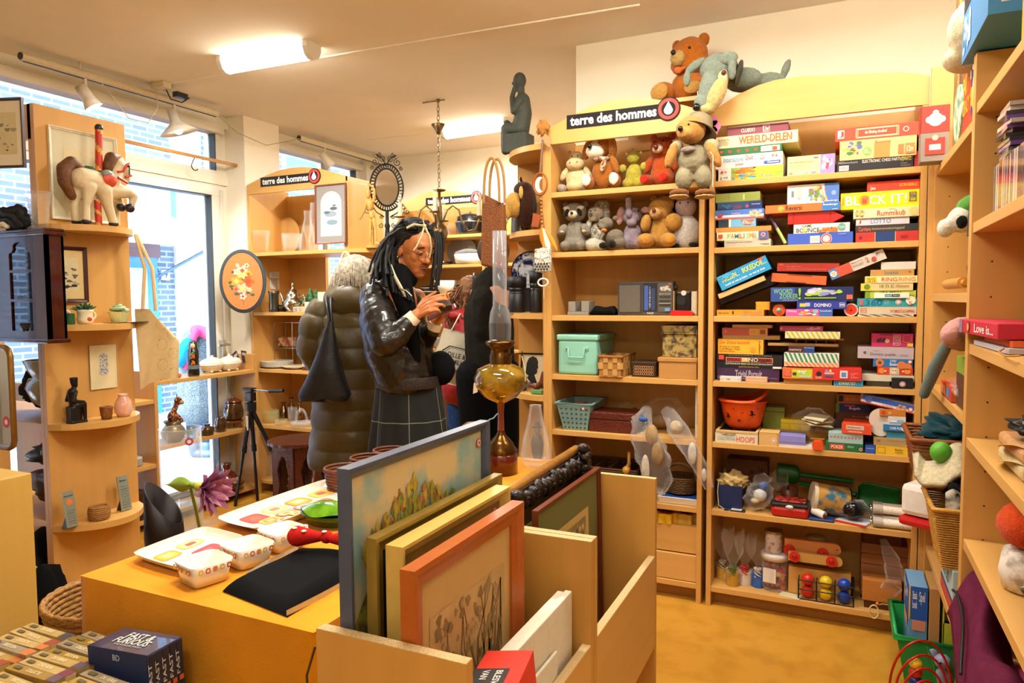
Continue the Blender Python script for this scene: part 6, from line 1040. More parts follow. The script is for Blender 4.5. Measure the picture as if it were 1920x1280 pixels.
moon=[(.026*math.cos(q),.038*math.sin(q))for q in[PI*.42+PI*1.15*i/14 for i in range(15)]]+[(.012+.018*math.cos(q),.03*math.sin(q))for q in[PI*1.5-PI*1.0*i/10 for i in range(11)]]
MB().pr(moon,.006,mat('ece4d4',.6),lambda u,v,w_:p+V((u,w_-.003,v-.004))).bd('moon',t)
b=MB();b.tb([p+V((0,0,.05)),onY(1018,262,3.19)],.006,mat('7a5234'),6);b.tb([p+V((0,0,-.055)),onY(1022,440,3.18)],.002,bw,5);b.bd('cord',t)
for k in range(9):q=p.lerp(onY(1017,440,3.17),.3+.075*k);MB().bl(q,.006+.002*(k%3==0),mat('c07a3c',.4),None,8,6).bd('bead',t)
MB().pr([(-.022,-.03),(.012,-.036),(.03,.02),(-.012,.034)],.002,mat('a5502c',.5),lambda u,v,w_:onY(1004,412,3.16)+V((u,w_,v))).bd('leather_tag',t)
for(x0,y0,x1,y1,w_,cl)in((1015,425,1020,465,.016,'d88a34'),(1022,430,1045,470,.014,'d8923c'),(1018,428,1030,470,.02,'ece2d0')):
 a,c=onY(x0,y0,3.165),onY(x1,y1,3.165);d=(c-a).normalized();s_=V((d.z,0,-d.x));MB().grid(lambda u,v:a.lerp(c,v)+s_*((u-.5)*2*w_*math.sin(PI*min(v*.9+.06,1)))+V((0,-.004*math.sin(PI*u),0)),6,12,mat(cl,.9)).bd('feather',t)
b=MB();p2=onY(1020,240,3.2);cP(b,p2+V((0,-.01,-.0)),(.03,.014,.03),mat('a8702c',.8),4,20,.4);b.add([p2+V((-.01,-.012,-.01)),p2+V((.045,-.012,-.06)),p2+V((.03,-.012,-.10)),p2+V((-.015,-.012,-.05))],[(0,1,2,3)],mat('b88a5c',.7));b.bd('leather_top',t)
p=onY(1018,488,3.14);t=tH('owl_cushion','white and black patterned owl hanging toy with white ring','soft toy',p)
ow=mat('d8d2c4',.85,c2='35322e',scale=190,thr=.42,bump=.4)
MB().bl(p,(.045,.022,.062),ow,None,20,14).box(p.x-.038,p.x+.038,p.y-.017,p.y+.017,p.z-.055,p.z+.055,ow).bd('body',t,vox=.004,smooth=6)
b=MB()
for s_ in(-1,1):b.add([p+V((s_*.008,-.0235,.005)),p+V((s_*.036,-.021,.018)),p+V((s_*.034,-.021,.03)),p+V((s_*.008,-.0235,.022))],[(0,1,2,3)]if s_>0 else[(3,2,1,0)],mat('e8e4d8',.8))
for i in range(5):
 for k in range(3):q=p+V((-.03+.015*i+(.0075 if k%2 else 0),-.0225,-.018-.013*k));b.add([q+V((0,0,.007)),q+V((.006,0,0)),q+V((0,0,-.007)),q+V((-.006,0,0))],[(0,1,2,3)],mat('2a2724',.8))
b.bd('print',t)
q=p+V((.0,0,-.105));MB().tb([q+V((.026*math.cos(a),0,.018*math.sin(a)))for a in[2*PI*i/24 for i in range(24)]],.0045,mat('ece6dc',.4),8,closed=True).bd('ring',t)
MB().tb([p+V((0,0,-.055)),q+V((0,0,.02))],.002,mat('ece6dc'),5).tb([q+V((.004,0,-.018)),q+V((.004,0,-.075))],.0016,mat('ece6dc'),5).bd('cord',t)
MB().tb([p+V((0,0,.06)),onY(1022,440,3.18)],.0016,mat('c8a060'),5).bd('string',t)
def lens(px,r,h,z,y,label,cap=.035):
 c=V((onY(px,560,y).x,y,z));t=tH('camera_lens',label,'lens',c)
 MB().lt([(0,0),(r*.95,0),(r,.006),(r,h*.5),(r*.93,h*.52),(r*.93,h*.6),(r,h*.62),(r,h*.7),(0,h*.7)],c,mat('16161a',.35,bump=.3,bscale=300),28).bd('barrel',t)
 MB().lt([(0,h*.7),(r*1.04,h*.7),(r*1.06,h),(r*.98,h),(r*.9,h*.72)],c,mat('121214',.55),28).bd('hood',t)
 MB().tb([c+V((r*1.01*math.cos(q),r*1.01*math.sin(q),h*.56))for q in[2*PI*i/28 for i in range(28)]],.0015,mat('8a8a8c',.3,1),5,closed=True).bd('ring',t)
z=1.333
lens(970,.046,.185,z,3.36,'large black camera lens with hood next to the hanging bag');lens(1005,.032,.215,z,3.36,'tall slim black camera lens below the hanging owl')
c=V((onY(992,500,3.52).x,3.52,z+.22));b=MB()
b.pr([(.105*math.cos(q),.105*math.sin(q))for q in[2*PI*i/36 for i in range(36)]],.012,mat('d0d4dc',.25,c2='12204e',scale=34,thr=.5),lambda u,v,w_:c+V((u,w_,v)));b.tb([c+V((.07*math.cos(q),-.001,.07*math.sin(q)))for q in[2*PI*i/36 for i in range(36)]],.002,mat('c8ccd8',.3),5,closed=True);b.tb([c+V((.105*math.cos(q),-.001,.105*math.sin(q)))for q in[2*PI*i/36 for i in range(36)]],.003,mat('12204e',.3),5,closed=True)
b.box(c.x-.04,c.x+.04,3.512,3.53,z+.0008,c.z-.09,BLACKM);tag(b.bd('plate'),'blue and white decorated plate standing behind the lenses','plate')
def pic(name,label,O,U,Vv,w,h,fw,fcol,mat_,art,dep=.015,cat='picture',frough=.35,inner=None,metal=0):
 """framed picture; O lower left corner, U and Vv span the face"""
 O,U,Vv=V(O),V(U).normalized(),V(Vv).normalized();n=U.cross(Vv).normalized();t=tH(name,label,cat,O);f=lambda u,v,d:O+U*u+Vv*v+n*d
 fm=mat(fcol,frough,metal,var=.08,scale=40);b=MB();prof=[(0,0),(0,dep),(fw*.25,dep),(fw*.55,dep*.75),(fw,dep*.6),(fw,0)]
 cs=[(0,0,1,1),(w,0,-1,1),(w,h,-1,-1),(0,h,1,-1)]
 vs=[f(x+sx*a,y+sy*a,d)for x,y,sx,sy in cs for a,d in prof];k=len(prof)
 b.add(vs,[(i*k+j,((i+1)%4)*k+j,((i+1)%4)*k+(j+1)%k,i*k+(j+1)%k)for i in range(4)for j in range(k)],fm);b.bd('frame',t)
 MB().add([f(fw*.5,fw*.5,dep*.4),f(w-fw*.5,fw*.5,dep*.4),f(w-fw*.5,h-fw*.5,dep*.4),f(fw*.5,h-fw*.5,dep*.4)],[(0,1,2,3)],mat(mat_,.6,var=.02)).bd('mount',t)
 MB().add([f(fw*.4,fw*.4,.0),f(w-fw*.4,fw*.4,.0),f(w-fw*.4,h-fw*.4,.0),f(fw*.4,h-fw*.4,.0)],[(3,2,1,0)],mat('a8844c',.8)).bd('backing',t)
 if art:
  b=MB();
  if callable(art):art(b,lambda u,v,d=0:f(w*u,h*v,dep*.4+.0008+d))
  else:decor(b,art,f(0,0,dep*.4+.0006),U,Vv,w,h,n)
  b.bd('print',t)
 return t
def silh(b,F):
 k=mat('100c0c',.6,var=0)
 pts=[(.42,.12),(.66,.12),(.60,.24),(.52,.33),(.50,.36),(.62,.40),(.65,.47),(.63,.52),(.68,.58),(.66,.66),(.67,.74),(.60,.86),(.45,.9),(.3,.85),(.22,.7),(.2,.5),(.18,.4),(.28,.35),(.34,.34),(.26,.26)]
 c=F(.44,.55,.0004);b.add([c]+[F(u,v,.0004)for u,v in pts],[(0,i+1,(i+1)%len(pts)+1)for i in range(len(pts))],k)
a,c=onY(976,657,3.5),onY(1022,602,3.5);pic('silhouette_picture','black framed silhouette portrait of a long-haired head',(a.x,3.50,.925),XA,V((0,.12,1)),.15,.185,.009,'18120e','d8c49c',silh)
z=.923;c=V((onY(965,722,3.38).x,3.38,z+.001));b=MB();b.lt([(0,0),(.062,0),(.07,.045),(.066,.045),(.058,.006),(0,.006)],c,mat('1c1a18',.4),28);b.tb([c+V((.06,0,.036)),c+V((.11,-.02,.04))],.006,mat('1c1a18',.4),6);tag(b.bd('frying_pan'),'small black pan on the rounded shelf','pan')
c=V((onY(1004,735,3.30).x,3.32,z+.001));b=MB();b.ch([c+V((-.05,0,.04)),c+V((0,0,.025)),c+V((.03,0,.05)),c+V((.035,0,.1))],[.006,.014,.018,.01],mat('6a2c14',.5));b.ch([c+V((0,0,.02)),c+V((-.02,-.01,.005))],[.008,.005],mat('6a2c14',.5));tag(b.bd('animal_figure',vox=.003),'small brown wooden animal figure by the post','figurine')
c=V((onY(1005,742,3.26).x,3.27,z+.001));tag(MB().box(c.x-.03,c.x+.03,3.26,3.30,z+.001,z+.018,mat('5a9a5c',.4)).bd('small_tin',bev=.002),'flat green tin at the edge of the rounded shelf','tin')
z=.503;c=V((onY(1006,850,3.35).x,3.36,z+.001));b=MB();b.lt([(0,0),(.035,0),(.032,.03),(.02,.06),(.03,.1),(.034,.15),(.02,.19),(.0,.2)],c,mat('3a1a0e',.5,var=.3,scale=80),20);b.bl(c+V((0,0,.215)),(.018,.018,.02),mat('a07850',.5));b.lt([(0,.235),(.03,.232),(.018,.238),(.012,.255),(0,.26)],c,mat('3c3028',.5),18);tag(b.bd('figurine',vox=0),'dark carved figurine with a hat beside the toy unit','figurine')
p=onY(926,400,3.12);t=tH('hanging_basket_bag','tall woven brown bag with long handles hanging from the rounded shelves','bag',p)
wv=mat('8a4e18',.7,var=.3,scale=160,bump=1,bscale=120);a,c=onY(906,370,3.12),onY(946,505,3.12);T0,T1=onY(920,366,3.12).z,c.z
b=MB();x0,x1=a.x,c.x
vs=[(x0,3.10,T0+.01),(x1,3.12,T0-.05),(x1+.0,3.145,T0-.05),(x0-.0,3.13,T0+.01),(x0,3.08,T1+.02),(x1,3.10,T1),(x1+.004,3.165,T1),(x0,3.15,T1+.02)]
b.add(vs,[(0,4,5,1),(1,5,6,2),(2,6,7,3),(3,7,4,0),(4,7,6,5)],wv);o=b.bd('woven_body',t,bev=.01)
for dy in(0,.03):
 MB().tb([V((x0+.012+dy*.5+(x1-x0-.03)*(.5-.5*math.cos(q)),3.105+dy,T0-.04+.215*math.sin(q)**.7))for q in[PI*i/24 for i in range(25)]],.007,mat('a0763c',.7),8).bd('handle',t)
 # LEFT SHELVES
def H(x,y,dx=0):return V((-2.865+dx,1.835+(x-360)*.0004,1.728+(1185-y)*.00046))
hw=mat('dcc9a0',.55,var=.08,scale=40,bump=.3,bscale=90);hb=mat('7a4a20',.6,var=.3,scale=60);hk=mat('241c22',.4)
t=tH('carousel_horse','cream carousel horse with brown mane and red and gold pole','horse figure',(-2.87,2.0,1.722))
b=MB();b.ch([H(600,790),H(720,800),H(860,830)],[.050,.052,.045],hw);b.ch([H(880,800),H(960,720),H(1010,620)],[.046,.036,.030],hw)
b.ch([H(1020,600),H(1075,650),H(1110,710)],[.032,.028,.018],hw);b.ch([H(580,850,-.02),H(545,1030,-.02),H(560,1160,-.02)],[.034,.017,.018],hw);b.ch([H(640,860,.025),H(600,1020,.025),H(590,1160,.025)],[.03,.014,.016],hw)
b.ch([H(800,860,.02),H(850,1010,.02),H(900,1150,.02)],[.036,.02,.018],hw);b.ch([H(900,860,.01),H(1080,850,.02),H(1160,880,.02),H(1130,960,.02)],[.036,.026,.018,.014],hw);b.ch([H(880,880,-.025),H(1040,880,-.025),H(1080,960,-.025)],[.03,.018,.014],hw)
b.bl(H(1045,560,.015),(.006,.01,.016),hw);b.bd('body',t,vox=.005,smooth=3)
b=MB();b.ch([H(600,690),H(500,650),H(420,720),H(420,830),H(490,950)],[.014,.024,.027,.025,.018],hb);b.bd('tail',t,vox=.005,smooth=2)
b=MB();b.ch([H(1000,530,.004),H(930,550,.008),H(880,640,.01),H(890,740,.01)],[.016,.026,.022,.008],hb);b.bd('mane',t,vox=.004,smooth=2)
def barber(name,p,q,r,t):
 b=MB();n=24;k=18;vs=[V(p).lerp(V(q),j/k)+V((r*math.cos(2*PI*i/n),r*math.sin(2*PI*i/n),0))for j in range(k+1)for i in range(n)]
 for j in range(k):
  for i in range(n):b.add([vs[j*n+i],vs[j*n+(i+1)%n],vs[(j+1)*n+(i+1)%n],vs[(j+1)*n+i]],[(0,1,2,3)],mat('c8341c'if((i/n+j/9)%1)<.72 else 'd8a03c',.4),True)
 b.bd(name,t)
barber('pole',H(795,690),H(815,310),.0145,t);barber('pole',H(770,1185),H(765,960),.0135,t);MB().bl(H(815,295),.017,mat('2a3430',.35)).bd('pole_knob',t)
b=MB();b.bl(H(835,770,.044),(.012,.033,.032),mat('c8401c',.4));b.bd('saddle',t);MB().bl(H(820,720,.040),(.014,.027,.018),mat('7a847c',.4)).bd('saddle_pad',t)
b=MB();b.tb([H(945,680,.035),H(1010,670,.036),H(1060,600,.034),H(1100,580,.028)],.0045,mat('c8341c',.4),6);b.tb([H(1050,715,.028),H(1130,690,.024)],.005,mat('c8341c',.4),6);b.tb([H(1095,600,.03),H(1105,700,.027)],.003,mat('3a4a3c'),5);b.tb([H(930,735,.045),H(1045,775,.042)],.006,mat('d0482c',.4),6);b.bd('bridle',t)
for x,y,d in((565,1172,-.02),(592,1172,.025),(905,1168,.02),(1105,1000,.02),(1085,985,-.025)):MB().bl(H(x,y,d),(.018,.021,.012 if y>1100 else .02),hk).bd('hoof',t)
MB().bl(H(1090,610,.03),.006,hk).bd('eye',t)
def sketch(col,seed,n=14):
 def f(b,F):
  rnd=random.Random(seed)
  b.add([F(.2,.2),F(.8,.2),F(.8,.8),F(.2,.8)],[(0,1,2,3)],mat('d8c89c',.7,var=.05))
  for i in range(n):
   u,v,r=.26+.48*rnd.random(),.25+.4*rnd.random(),.02+.06*rnd.random();b.add([F(u+r*math.cos(a)*(1+.4*math.sin(3*a+i)),v+r*.5*math.sin(a)*(1+.3*math.cos(2*a)),.0003+.00003*i)for a in[2*PI*k/12 for k in range(12)]],[tuple(range(12))],mat(col[i%len(col)],.8))
 return f
PX=-2.948
a,c=onX(84,225,PX),onX(222,425,PX)
pic('picture','large white-framed green landscape print behind the carousel horse',(PX,1.85,1.745),YA,ZA,.30,.38,.012,'e4dcc4','d0c8a4',sketch(['5a7a5a','3c5c44','6a8aa0','8aa07a','3a4c3c'],3,22),.012)
pic('picture','dark-framed print of a standing figure hanging at the shelf corner',(-3.005,1.66,1.92),V((1,.35,0)),ZA,.155,.265,.010,'3a2020','e8dcc0',sketch(['8a8a70','a8a47c','6a6458'],5,10),.014)
pic('picture','mahogany-framed bird engraving hanging on the end panel',(PX+.003,1.80,1.40),V((.03,1,0)),V((.0,0,1)),.185,.235,.016,'42100c','d8bc7c',sketch(['4a4438','6a604c','a89c78','2c2a24'],8,24),.012)
o=pic('picture','clip-framed print of three blue plates on the end panel',(PX+.003,1.985,1.02),YA,ZA,.128,.195,.002,'b8a070','dccfa0',lambda b,F:[b.add([F(.5+.17*math.cos(a),v+.10*math.sin(a),.0002*k)for a in[2*PI*i/24 for i in range(24)]],[tuple(range(24))],mat('7c8298',.7,c2='d0cab0',scale=120,thr=.5))for k,(v)in enumerate((.7,.55,.4))],.004)
def zS(k):return(.4755,.9005,1.3105,1.7205)[k]
z=zS(2);q=lambda px,zz,X:onX(px,565-(zz-1.4)*455,X)
c=V((-2.88,onX(125,610,-2.88).y,z));t=tH('mouse_figurine','small mouse figurine sitting by a green barrel','figurine',c)
MB().cyl(c+V((0,.012,.001)),c+V((0,.012,.045)),.02,mat('1f5a2c',.4)).bd('barrel',t);b=MB();b.ch([c+V((.01,-.02,.04)),c+V((.01,-.018,.07))],[.012,.01],mat('3a5a80',.5));b.ch([c+V((.01,-.02,.035)),c+V((.03,-.03,.02)),c+V((.028,-.03,.005))],[.008,.006,.006],mat('2c2a30',.5));b.ch([c+V((.01,-.01,.06)),c+V((.02,.0,.05))],[.005,.005],mat('d8d0c0',.5));b.bd('body',t)
MB().bl(c+V((.012,-.018,.09)),(.01,.012,.01),mat('8a8478',.5)).bl(c+V((.01,-.03,.1)),.006,mat('8a8478')).bl(c+V((.01,-.006,.1)),.006,mat('8a8478')).bd('head',t)
c=V((-2.87,onX(160,605,-2.87).y,z));t=tH('potted_succulent','green succulent in a cream flowered mug','plant',c)
MB().lt([(0,.001),(.028,.001),(.032,.02),(.027,.035),(.03,.05),(.034,.06),(.031,.06),(.026,.045),(0,.05)],c,mat('e4d8b4',.25),26).bd('mug',t);MB().tb([c+V((.0,.03+.016*math.sin(a),.035+.016*math.cos(a)))for a in[PI*i/8 for i in range(9)]],.0035,mat('e4d8b4',.25)).bd('handle',t);MB().bl(c+V((.029,-.0,.02)),(.005,.011,.009),mat('b83c34',.4)).bd('flower_print',t)
b=MB()
for i in range(16):a=i*2.4;r=.008+.002*i;b.ch([c+V((0,0,.052)),c+V((r*math.cos(a),r*math.sin(a),.078-.001*i)),c+V((r*1.5*math.cos(a),r*1.5*math.sin(a),.092-.0018*i))],[.004,.006,.001],mat('2c5a34',.4))
b.bd('leaves',t)
c=V((-2.86,onX(225,600,-2.86).y-.005,z));t=tH('cupcake_jar','cupcake-shaped jar with pale green icing lid','jar',c);n=28
b=MB();pr=[(.028,.001),(.041,.048)];vs=[c+V((r*(1+.035*(i%2))*math.cos(2*PI*i/56),r*(1+.035*(i%2))*math.sin(2*PI*i/56),zz))for r,zz in pr for i in range(56)];b.add(vs,[(i,(i+1)%56,56+(i+1)%56,56+i)for i in range(56)]+[tuple(reversed(range(56)))],mat('e0d890',.4));b.bd('base',t)
b=MB();b.tb([c+V((.034*(1-i/60)*math.cos(i*.33),.034*(1-i/60)*math.sin(i*.33),.052+.0006*i))for i in range(56)],[.0105*(1-i/75)for i in range(56)],mat('a8c090',.4),10);b.bd('lid',t)
tag(MB().box(-2.90,-2.80,2.02,2.17,z+.0005,z+.004,mat('c8c8c4',.1,1)).bd('glass_slide',bev=.001),'clear flat glass dish edge under the cupcake jar','dish')
z=zS(1);bk2=mat('140e0c',.45,var=.1);c=V((-2.88,onX(142,790,-2.88).y,z));t=tH('statue','black seated man statue with tall hat on the bowed shelf','statue',c)
b=MB();b.box(c.x-.02,c.x+.02,c.y-.028,c.y+.012,z+.001,z+.07,bk2);b.box(c.x-.022,c.x+.022,c.y-.03,c.y+.04,z+.0005,z+.006,bk2);b.ch([c+V((0,-.004,.075)),c+V((0,-.01,.105)),c+V((0,-.008,.128))],[.018,.015,.02],bk2);b.ch([c+V((0,-.004,.14)),c+V((0,0,.15))],[.008,.009],bk2);b.bl(c+V((0,.002,.158)),(.012,.013,.014),bk2);b.cyl(c+V((0,0,.162)),c+V((0,-.001,.19)),.013,bk2,r2=.016)
for s in(-1,1):
 b.ch([c+V((.014*s,0,.075)),c+V((.014*s,.03,.076)),c+V((.014*s,.032,.01))],[.011,.010,.007],bk2);b.ch([c+V((.02*s,-.01,.125)),c+V((.022*s,-.02,.095)),c+V((.016*s,.028,.086))],[.008,.007,.006],bk2)
b.bd('figure',t,vox=.0035,smooth=1)
c=V((-2.85,onX(200,785,-2.85).y,z));t=tH('wooden_cup','small ringed wooden cup beside the black statue','cup',c);b=MB();b.lt([(0,.001),(.02,.001),(.021,.012)]+[(.0215+.00035*i+.0012*(i%2),.014+.0035*i)for i in range(12)]+[(.021,.055),(.017,.02),(0,.015)],c,mat('9a5c28',.5,var=.3,scale=90),24);b.bd('body',t)
c=V((-2.85,onX(232,780,-2.85).y,z));b=MB();b.lt([(0,.001),(.025,.001),(.034,.02),(.037,.04),(.032,.065),(.02,.085),(.019,.093),(.022,.098),(.018,.096),(.016,.085),(0,.08)],c,mat('e4a48c',.12,coat=.6,c2='ecc0a4',scale=12),30);tag(b.bd('vase'),'glossy pink ceramic vase on the bowed shelf','vase')
z=zS(0);c=V((-2.86,onX(186,965,-2.86).y,z));b=MB()
for k in range(7):b.tb([c+V(((.034+.004*math.sin(PI*k/6))*math.cos(a)*(1+.03*(-1)**j),(.036+.004*math.sin(PI*k/6))*math.sin(a)*(1+.03*(-1)**j),.006+.0078*k))for j,a in enumerate([2*PI*j/32 for j in range(32)])],.0052,mat('b8823c',.6,var=.3,scale=200),6,closed=True)
b.lt([(.0,.054),(.03,.052),(.036,.048)],c,mat('b8823c',.6,var=.3,scale=200),24);tag(b.bd('lidded_basket'),'small round straw basket with lid','basket')
def cardf(px,lab,h,w,X,tilt,orange):
 c=V((X,onX(px,960,X).y,z));t=tH('text_card',lab,'card stand',c);T=Matrix.Translation(c)@Matrix.Rotation(math.radians(tilt),4,'X')@Matrix.Rotation(math.radians(-10),4,'Y')@Matrix.Rotation(math.radians(90),4,'Z')
 b=MB();b.T=T;b.box(-w/2,w/2,-.002,.002,.002,h,mat('8a9080',.2));b.bd('plate',t)
 b=MB();b.T=T;decor(b,('t .2,.84,.8,.9,2c2c28,Moment;'if not orange else 't .1,.85,.9,.9,3a3a30,Beste vriend;c .5,.7,.09,d8783c;')+''.join('t .15,%.2f,.85,%.2f,4a4a40,%s;'%(.08+.075*i,.12+.075*i,('de dag is mooi','als jij er bent','geluk en liefde','een lach van jou')[i%4])for i in range(9 if not orange else 6)),(-w/2,-.0025,0),XA,ZA,w,h,(0,-1,0));b.bd('print',t)
 b=MB();b.T=T;b.add([(-w/3,.004,0),(w/3,.004,0),(0,.004,h*.6),(-w/3,.05,0),(w/3,.05,0)],[(0,2,1),(0,3,2),(1,2,4),(2,3,4)],BLACKM);b.bd('stand',t)
cardf(135,'tilted grey-green verse card with a small orange tree',.15,.045,-2.855,0,1);cardf(238,'upright verse card with dense black text',.155,.05,-2.865,0,0)
mh=mat('481408',.22,var=.25,scale=30,wood=1,coat=.4);t=tH('wall_cabinet','dark mahogany wall cabinet with three arched glass panes','cabinet',(-2.94,1.75,1.24));x0,x1,y0=-3.12,-2.765,1.71
MB().box(x1-.012,x1,y0,1.78,1.26,1.66,mh).box(x0,x0+.012,y0,1.78,1.26,1.66,mh).box(x0,x1,1.77,1.78,1.26,1.66,mat('8a94a0',.6)).bd('body',t)
b=MB();wx0,wx1=-3.0,-2.862
b.box(x0,wx0,y0,y0+.014,1.26,1.66,mh).box(wx1,x1,y0,y0+.014,1.26,1.66,mh).box(wx0,wx1,y0,y0+.014,1.26,1.29,mh)
for zz in(1.405,1.52):b.box(wx0,wx1,y0,y0+.012,zz,zz+.01,mh)
arc=[(wx0,1.66),(wx0,1.595),(wx0+.02,1.60),(wx0+.03,1.615)]+[((wx0+wx1)/2-.042*math.cos(a),1.618+.022*math.sin(a))for a in[PI*i/10 for i in range(11)]]+[(wx1-.03,1.615),(wx1-.02,1.60),(wx1,1.595),(wx1,1.66)]
b.pr(arc,.014,mh,lambda u,v,w_:V((u,y0+w_,v)));b.bd('door',t,bev=0)
MB().box(wx0,wx1,y0+.006,y0+.008,1.29,1.64,glassmat('f0f6ff',.01)).bd('glass_pane',t)
for zz in(1.402,1.518):MB().box(x0+.012,x1-.012,y0+.02,1.77,zz,zz+.008,mh).bd('shelf',t)
MB().box(x0-.012,x1+.012,y0-.014,1.785,1.66,1.675,mh).box(x0-.006,x1+.006,y0-.008,1.783,1.675,1.687,mh).bd('cornice',t,bev=.003);MB().box(x0-.012,x1+.014,y0-.016,1.785,1.243,1.26,mh).bd('foot_moulding',t,bev=.004)
b=MB();c=V((-2.92,1.75,1.526));cm=mat('a0643c',.5);b.ch([c+V((-.02,0,.02)),c+V((.0,0,.035)),c+V((.015,0,.05))],[.02,.018,.012],cm);b.ch([c+V((.02,0,.04)),c+V((.04,0,.045))],[.008,.006],mat('6a8a3c'));b.ch([c+V((0,0,.05)),c+V((-.01,0,.075))],[.008,.01],cm);tag(b.bd('figurine',vox=.003),'small brown and green animal figurine inside the wall cabinet','figurine')
tag(MB().lt([(0,0),(.03,.001),(.036,.012),(.034,.016),(.024,.026),(0,.03)],(-2.95,1.75,1.4105),mat('1c1410',.4,c2='8a6a3c',scale=90,thr=.45),24).bd('trinket_box'),'small round black and gold trinket box in the wall cabinet','box')
tag(MB().lt([(0,0),(.03,.001),(.05,.05),(.046,.05),(.028,.008),(0,.006)],(-2.93,1.745,1.27),mat('ffffff',.05,trans=1,var=0,bump=1,bscale=80),26).bd('glass_bowl'),'cut glass bowl at the bottom of the wall cabinet','bowl')
c=V((-2.98,1.74,1.688))
GL=mat('e4ecf0',.04,alpha=.13,var=0,coat=1)
b=MB();b.lt([(0,.004),(.028,.004),(.03,.03),(.038,.10),(.05,.15),(.047,.15),(.035,.1),(.026,.03),(0,.02)],c+V((.09,.03,0)),GL,26);tag(b.bd('glass_vase'),'clear flared glass vase standing on the wall cabinet','vase')
b=MB();cP(b,c+V((-.02,.0,.045)),(.06,.05,.05),mat('0e0e10',.8),3,26);b.ch([c+V((-.03,-.04,.06)),c+V((.05,-.05,.05)),c+V((.10,-.05,.012))],[.008,.008,.009],mat('0e0e10',.8));b.ch([c+V((-.04,-.05,.035)),c+V((.04,-.06,.035)),c+V((.08,-.06,.01))],[.007,.007,.007],mat('0e0e10',.8));b.ch([c+V((-.06,-.055,.015)),c+V((.01,-.06,.02)),c+V((.03,-.06,.01))],[.012,.01,.01],mat('e8e0d0',.8));tag(b.bd('striped_toy'),'black and white long-legged soft toy on the wall cabinet','soft toy')
t=tH('wall_mirror','gilt round-cornered mirror hanging below the wall cabinet','mirror',(-2.82,1.585,1.05));gm2=mat('8a6428',.3,.6);mz0,mz1,mx0,mx1=.86,1.235,-3.05,-2.775;rr_=.03
pts=[V((mx1-rr_+rr_*math.cos(a),1.57,mz1-rr_+rr_*math.sin(a)))for a in(0,.8,1.57)]+[V((mx0+rr_+rr_*math.cos(a),1.57,mz1-rr_+rr_*math.sin(a)))for a in(1.57,2.4,3.14)]+[V((mx0+rr_+rr_*math.cos(a),1.57,mz0+rr_+rr_*math.sin(a)))for a in(3.14,3.9,4.71)]+[V((mx1-rr_+rr_*math.cos(a),1.57,mz0+rr_+rr_*math.sin(a)))for a in(4.71,5.5,6.28)]
MB().tb(pts,.011,gm2,8,closed=True).bd('frame',t);MB().add(pts,[tuple(range(11,-1,-1))],mat('b8bcc0',.03,1,var=0)).bd('mirror_glass',t)
MB().disk((mx1-.022,1.558,mz0+.10),.022,XA,ZA,PRINT('c8485a')).disk((mx1-.022,1.557,mz0+.10),.010,XA,ZA,PRINT('f0e4e0')).bd('sticker',t)
z=.902;c=V((-3.115,1.945,z+.001));b=MB();b.lt([(0,.001),(.06,.001),(.05,.02),(.04,.03),(.09,.07),(.115,.13),(.10,.17),(.085,.175),(.10,.20),(.12,.25),(.112,.25),(.09,.2),(0,.16)],c,mat('a8a48c',.2,coat=.5),32);tag(b.bd('tureen'),'two-tiered grey-cream ceramic bowl on the left shelf','bowl')
b=MB();cP(b,(-3.30,2.02,z+.11),(.11,.10,.085),cloth('141214'),2,30,.2);tag(b.bd('dark_bag'),'black bag behind the ceramic bowl','bag')
b=MB();cP(b,(-3.17,2.0,.49+.11),(.12,.11,.085),mat('4a2c18',.5),5,34,.22);tag(b.bd('leather_bag'),'brown leather bag on the left shelf','bag')
b=MB();cP(b,(-3.14,1.99,.49+.25),(.12,.12,.05),mat('1c2430',.5),6,34,.25);tag(b.bd('folded_jacket'),'dark blue jacket lying on the leather bag','jacket')
b=MB();cP(b,(-3.2,2.0,.09+.19),(.14,.11,.13),cloth('0e0e10'),8,30,.15);tag(b.bd('dark_coats'),'black coats bundled on the bottom left shelf','coat')
b=MB();cP(b,(-2.75,1.63,.2),(.05,.10,.2),cloth('0c0c0e'),9,24,.1);tag(b.bd('black_bag'),'black bag standing between the counter and the end panel','bag')
tag(MB().box(-3.24,-3.08,1.98,2.12,1.31,1.43,mat('e4dcc8',.6)).bd('cream_box',bev=.004),'cream box on the left shelf behind the mirror','box')
def fbask(c,r,h,m,lab,nm='wicker_basket',flare=.25):
 b=MB();c=V(c);wicker(b,c,r,h,m,1,1,56,17,flare)
 for k in range(3):b.tb([c+V(((r+.004)*math.cos(a),(r+.004)*math.sin(a),h+.008*math.sin(9*a+k*2.1)))for a in[2*PI*j/72 for j in range(72)]],.006,m,6,closed=True)
 return tag(b.bd(nm),lab,'basket')
wk3=mat('b98540',.55,var=.3,scale=130);bc=V((-1.96,1.32,.32));
fbask((-1.93,1.34,.30),.17,.24,wk3,'round pale wicker basket between the counter and the yellow table')
tag(MB().cyl((-1.93,1.34,.001),(-1.93,1.34,.298),.15,mat('7a5428',.6)).bd('stool',bev=.004),'round wooden stool under the wicker basket','stool')
for k,(dx,dy,cl,l_)in enumerate(((.05,.02,'b81c18','red candle standing in the wicker basket'),(.0,.06,'d88a2c','orange candle lying in the wicker basket'),(.09,-.03,'c83828','second red candle in the wicker basket'))):tag(MB().cyl((-1.93+dx,1.34+dy,.31),(-1.93+dx+.02,1.34+dy,.47+.03*k),.02,mat(cl,.4),16).bd('candle',bev=.002),l_,'candle')
t=tH('apron','beige canvas apron with printed rings hanging from the end panel','apron',(-2.85,2.2,1.69));am=mat('d8bc88',.85,var=.06,scale=30,bump=.3,bscale=300)
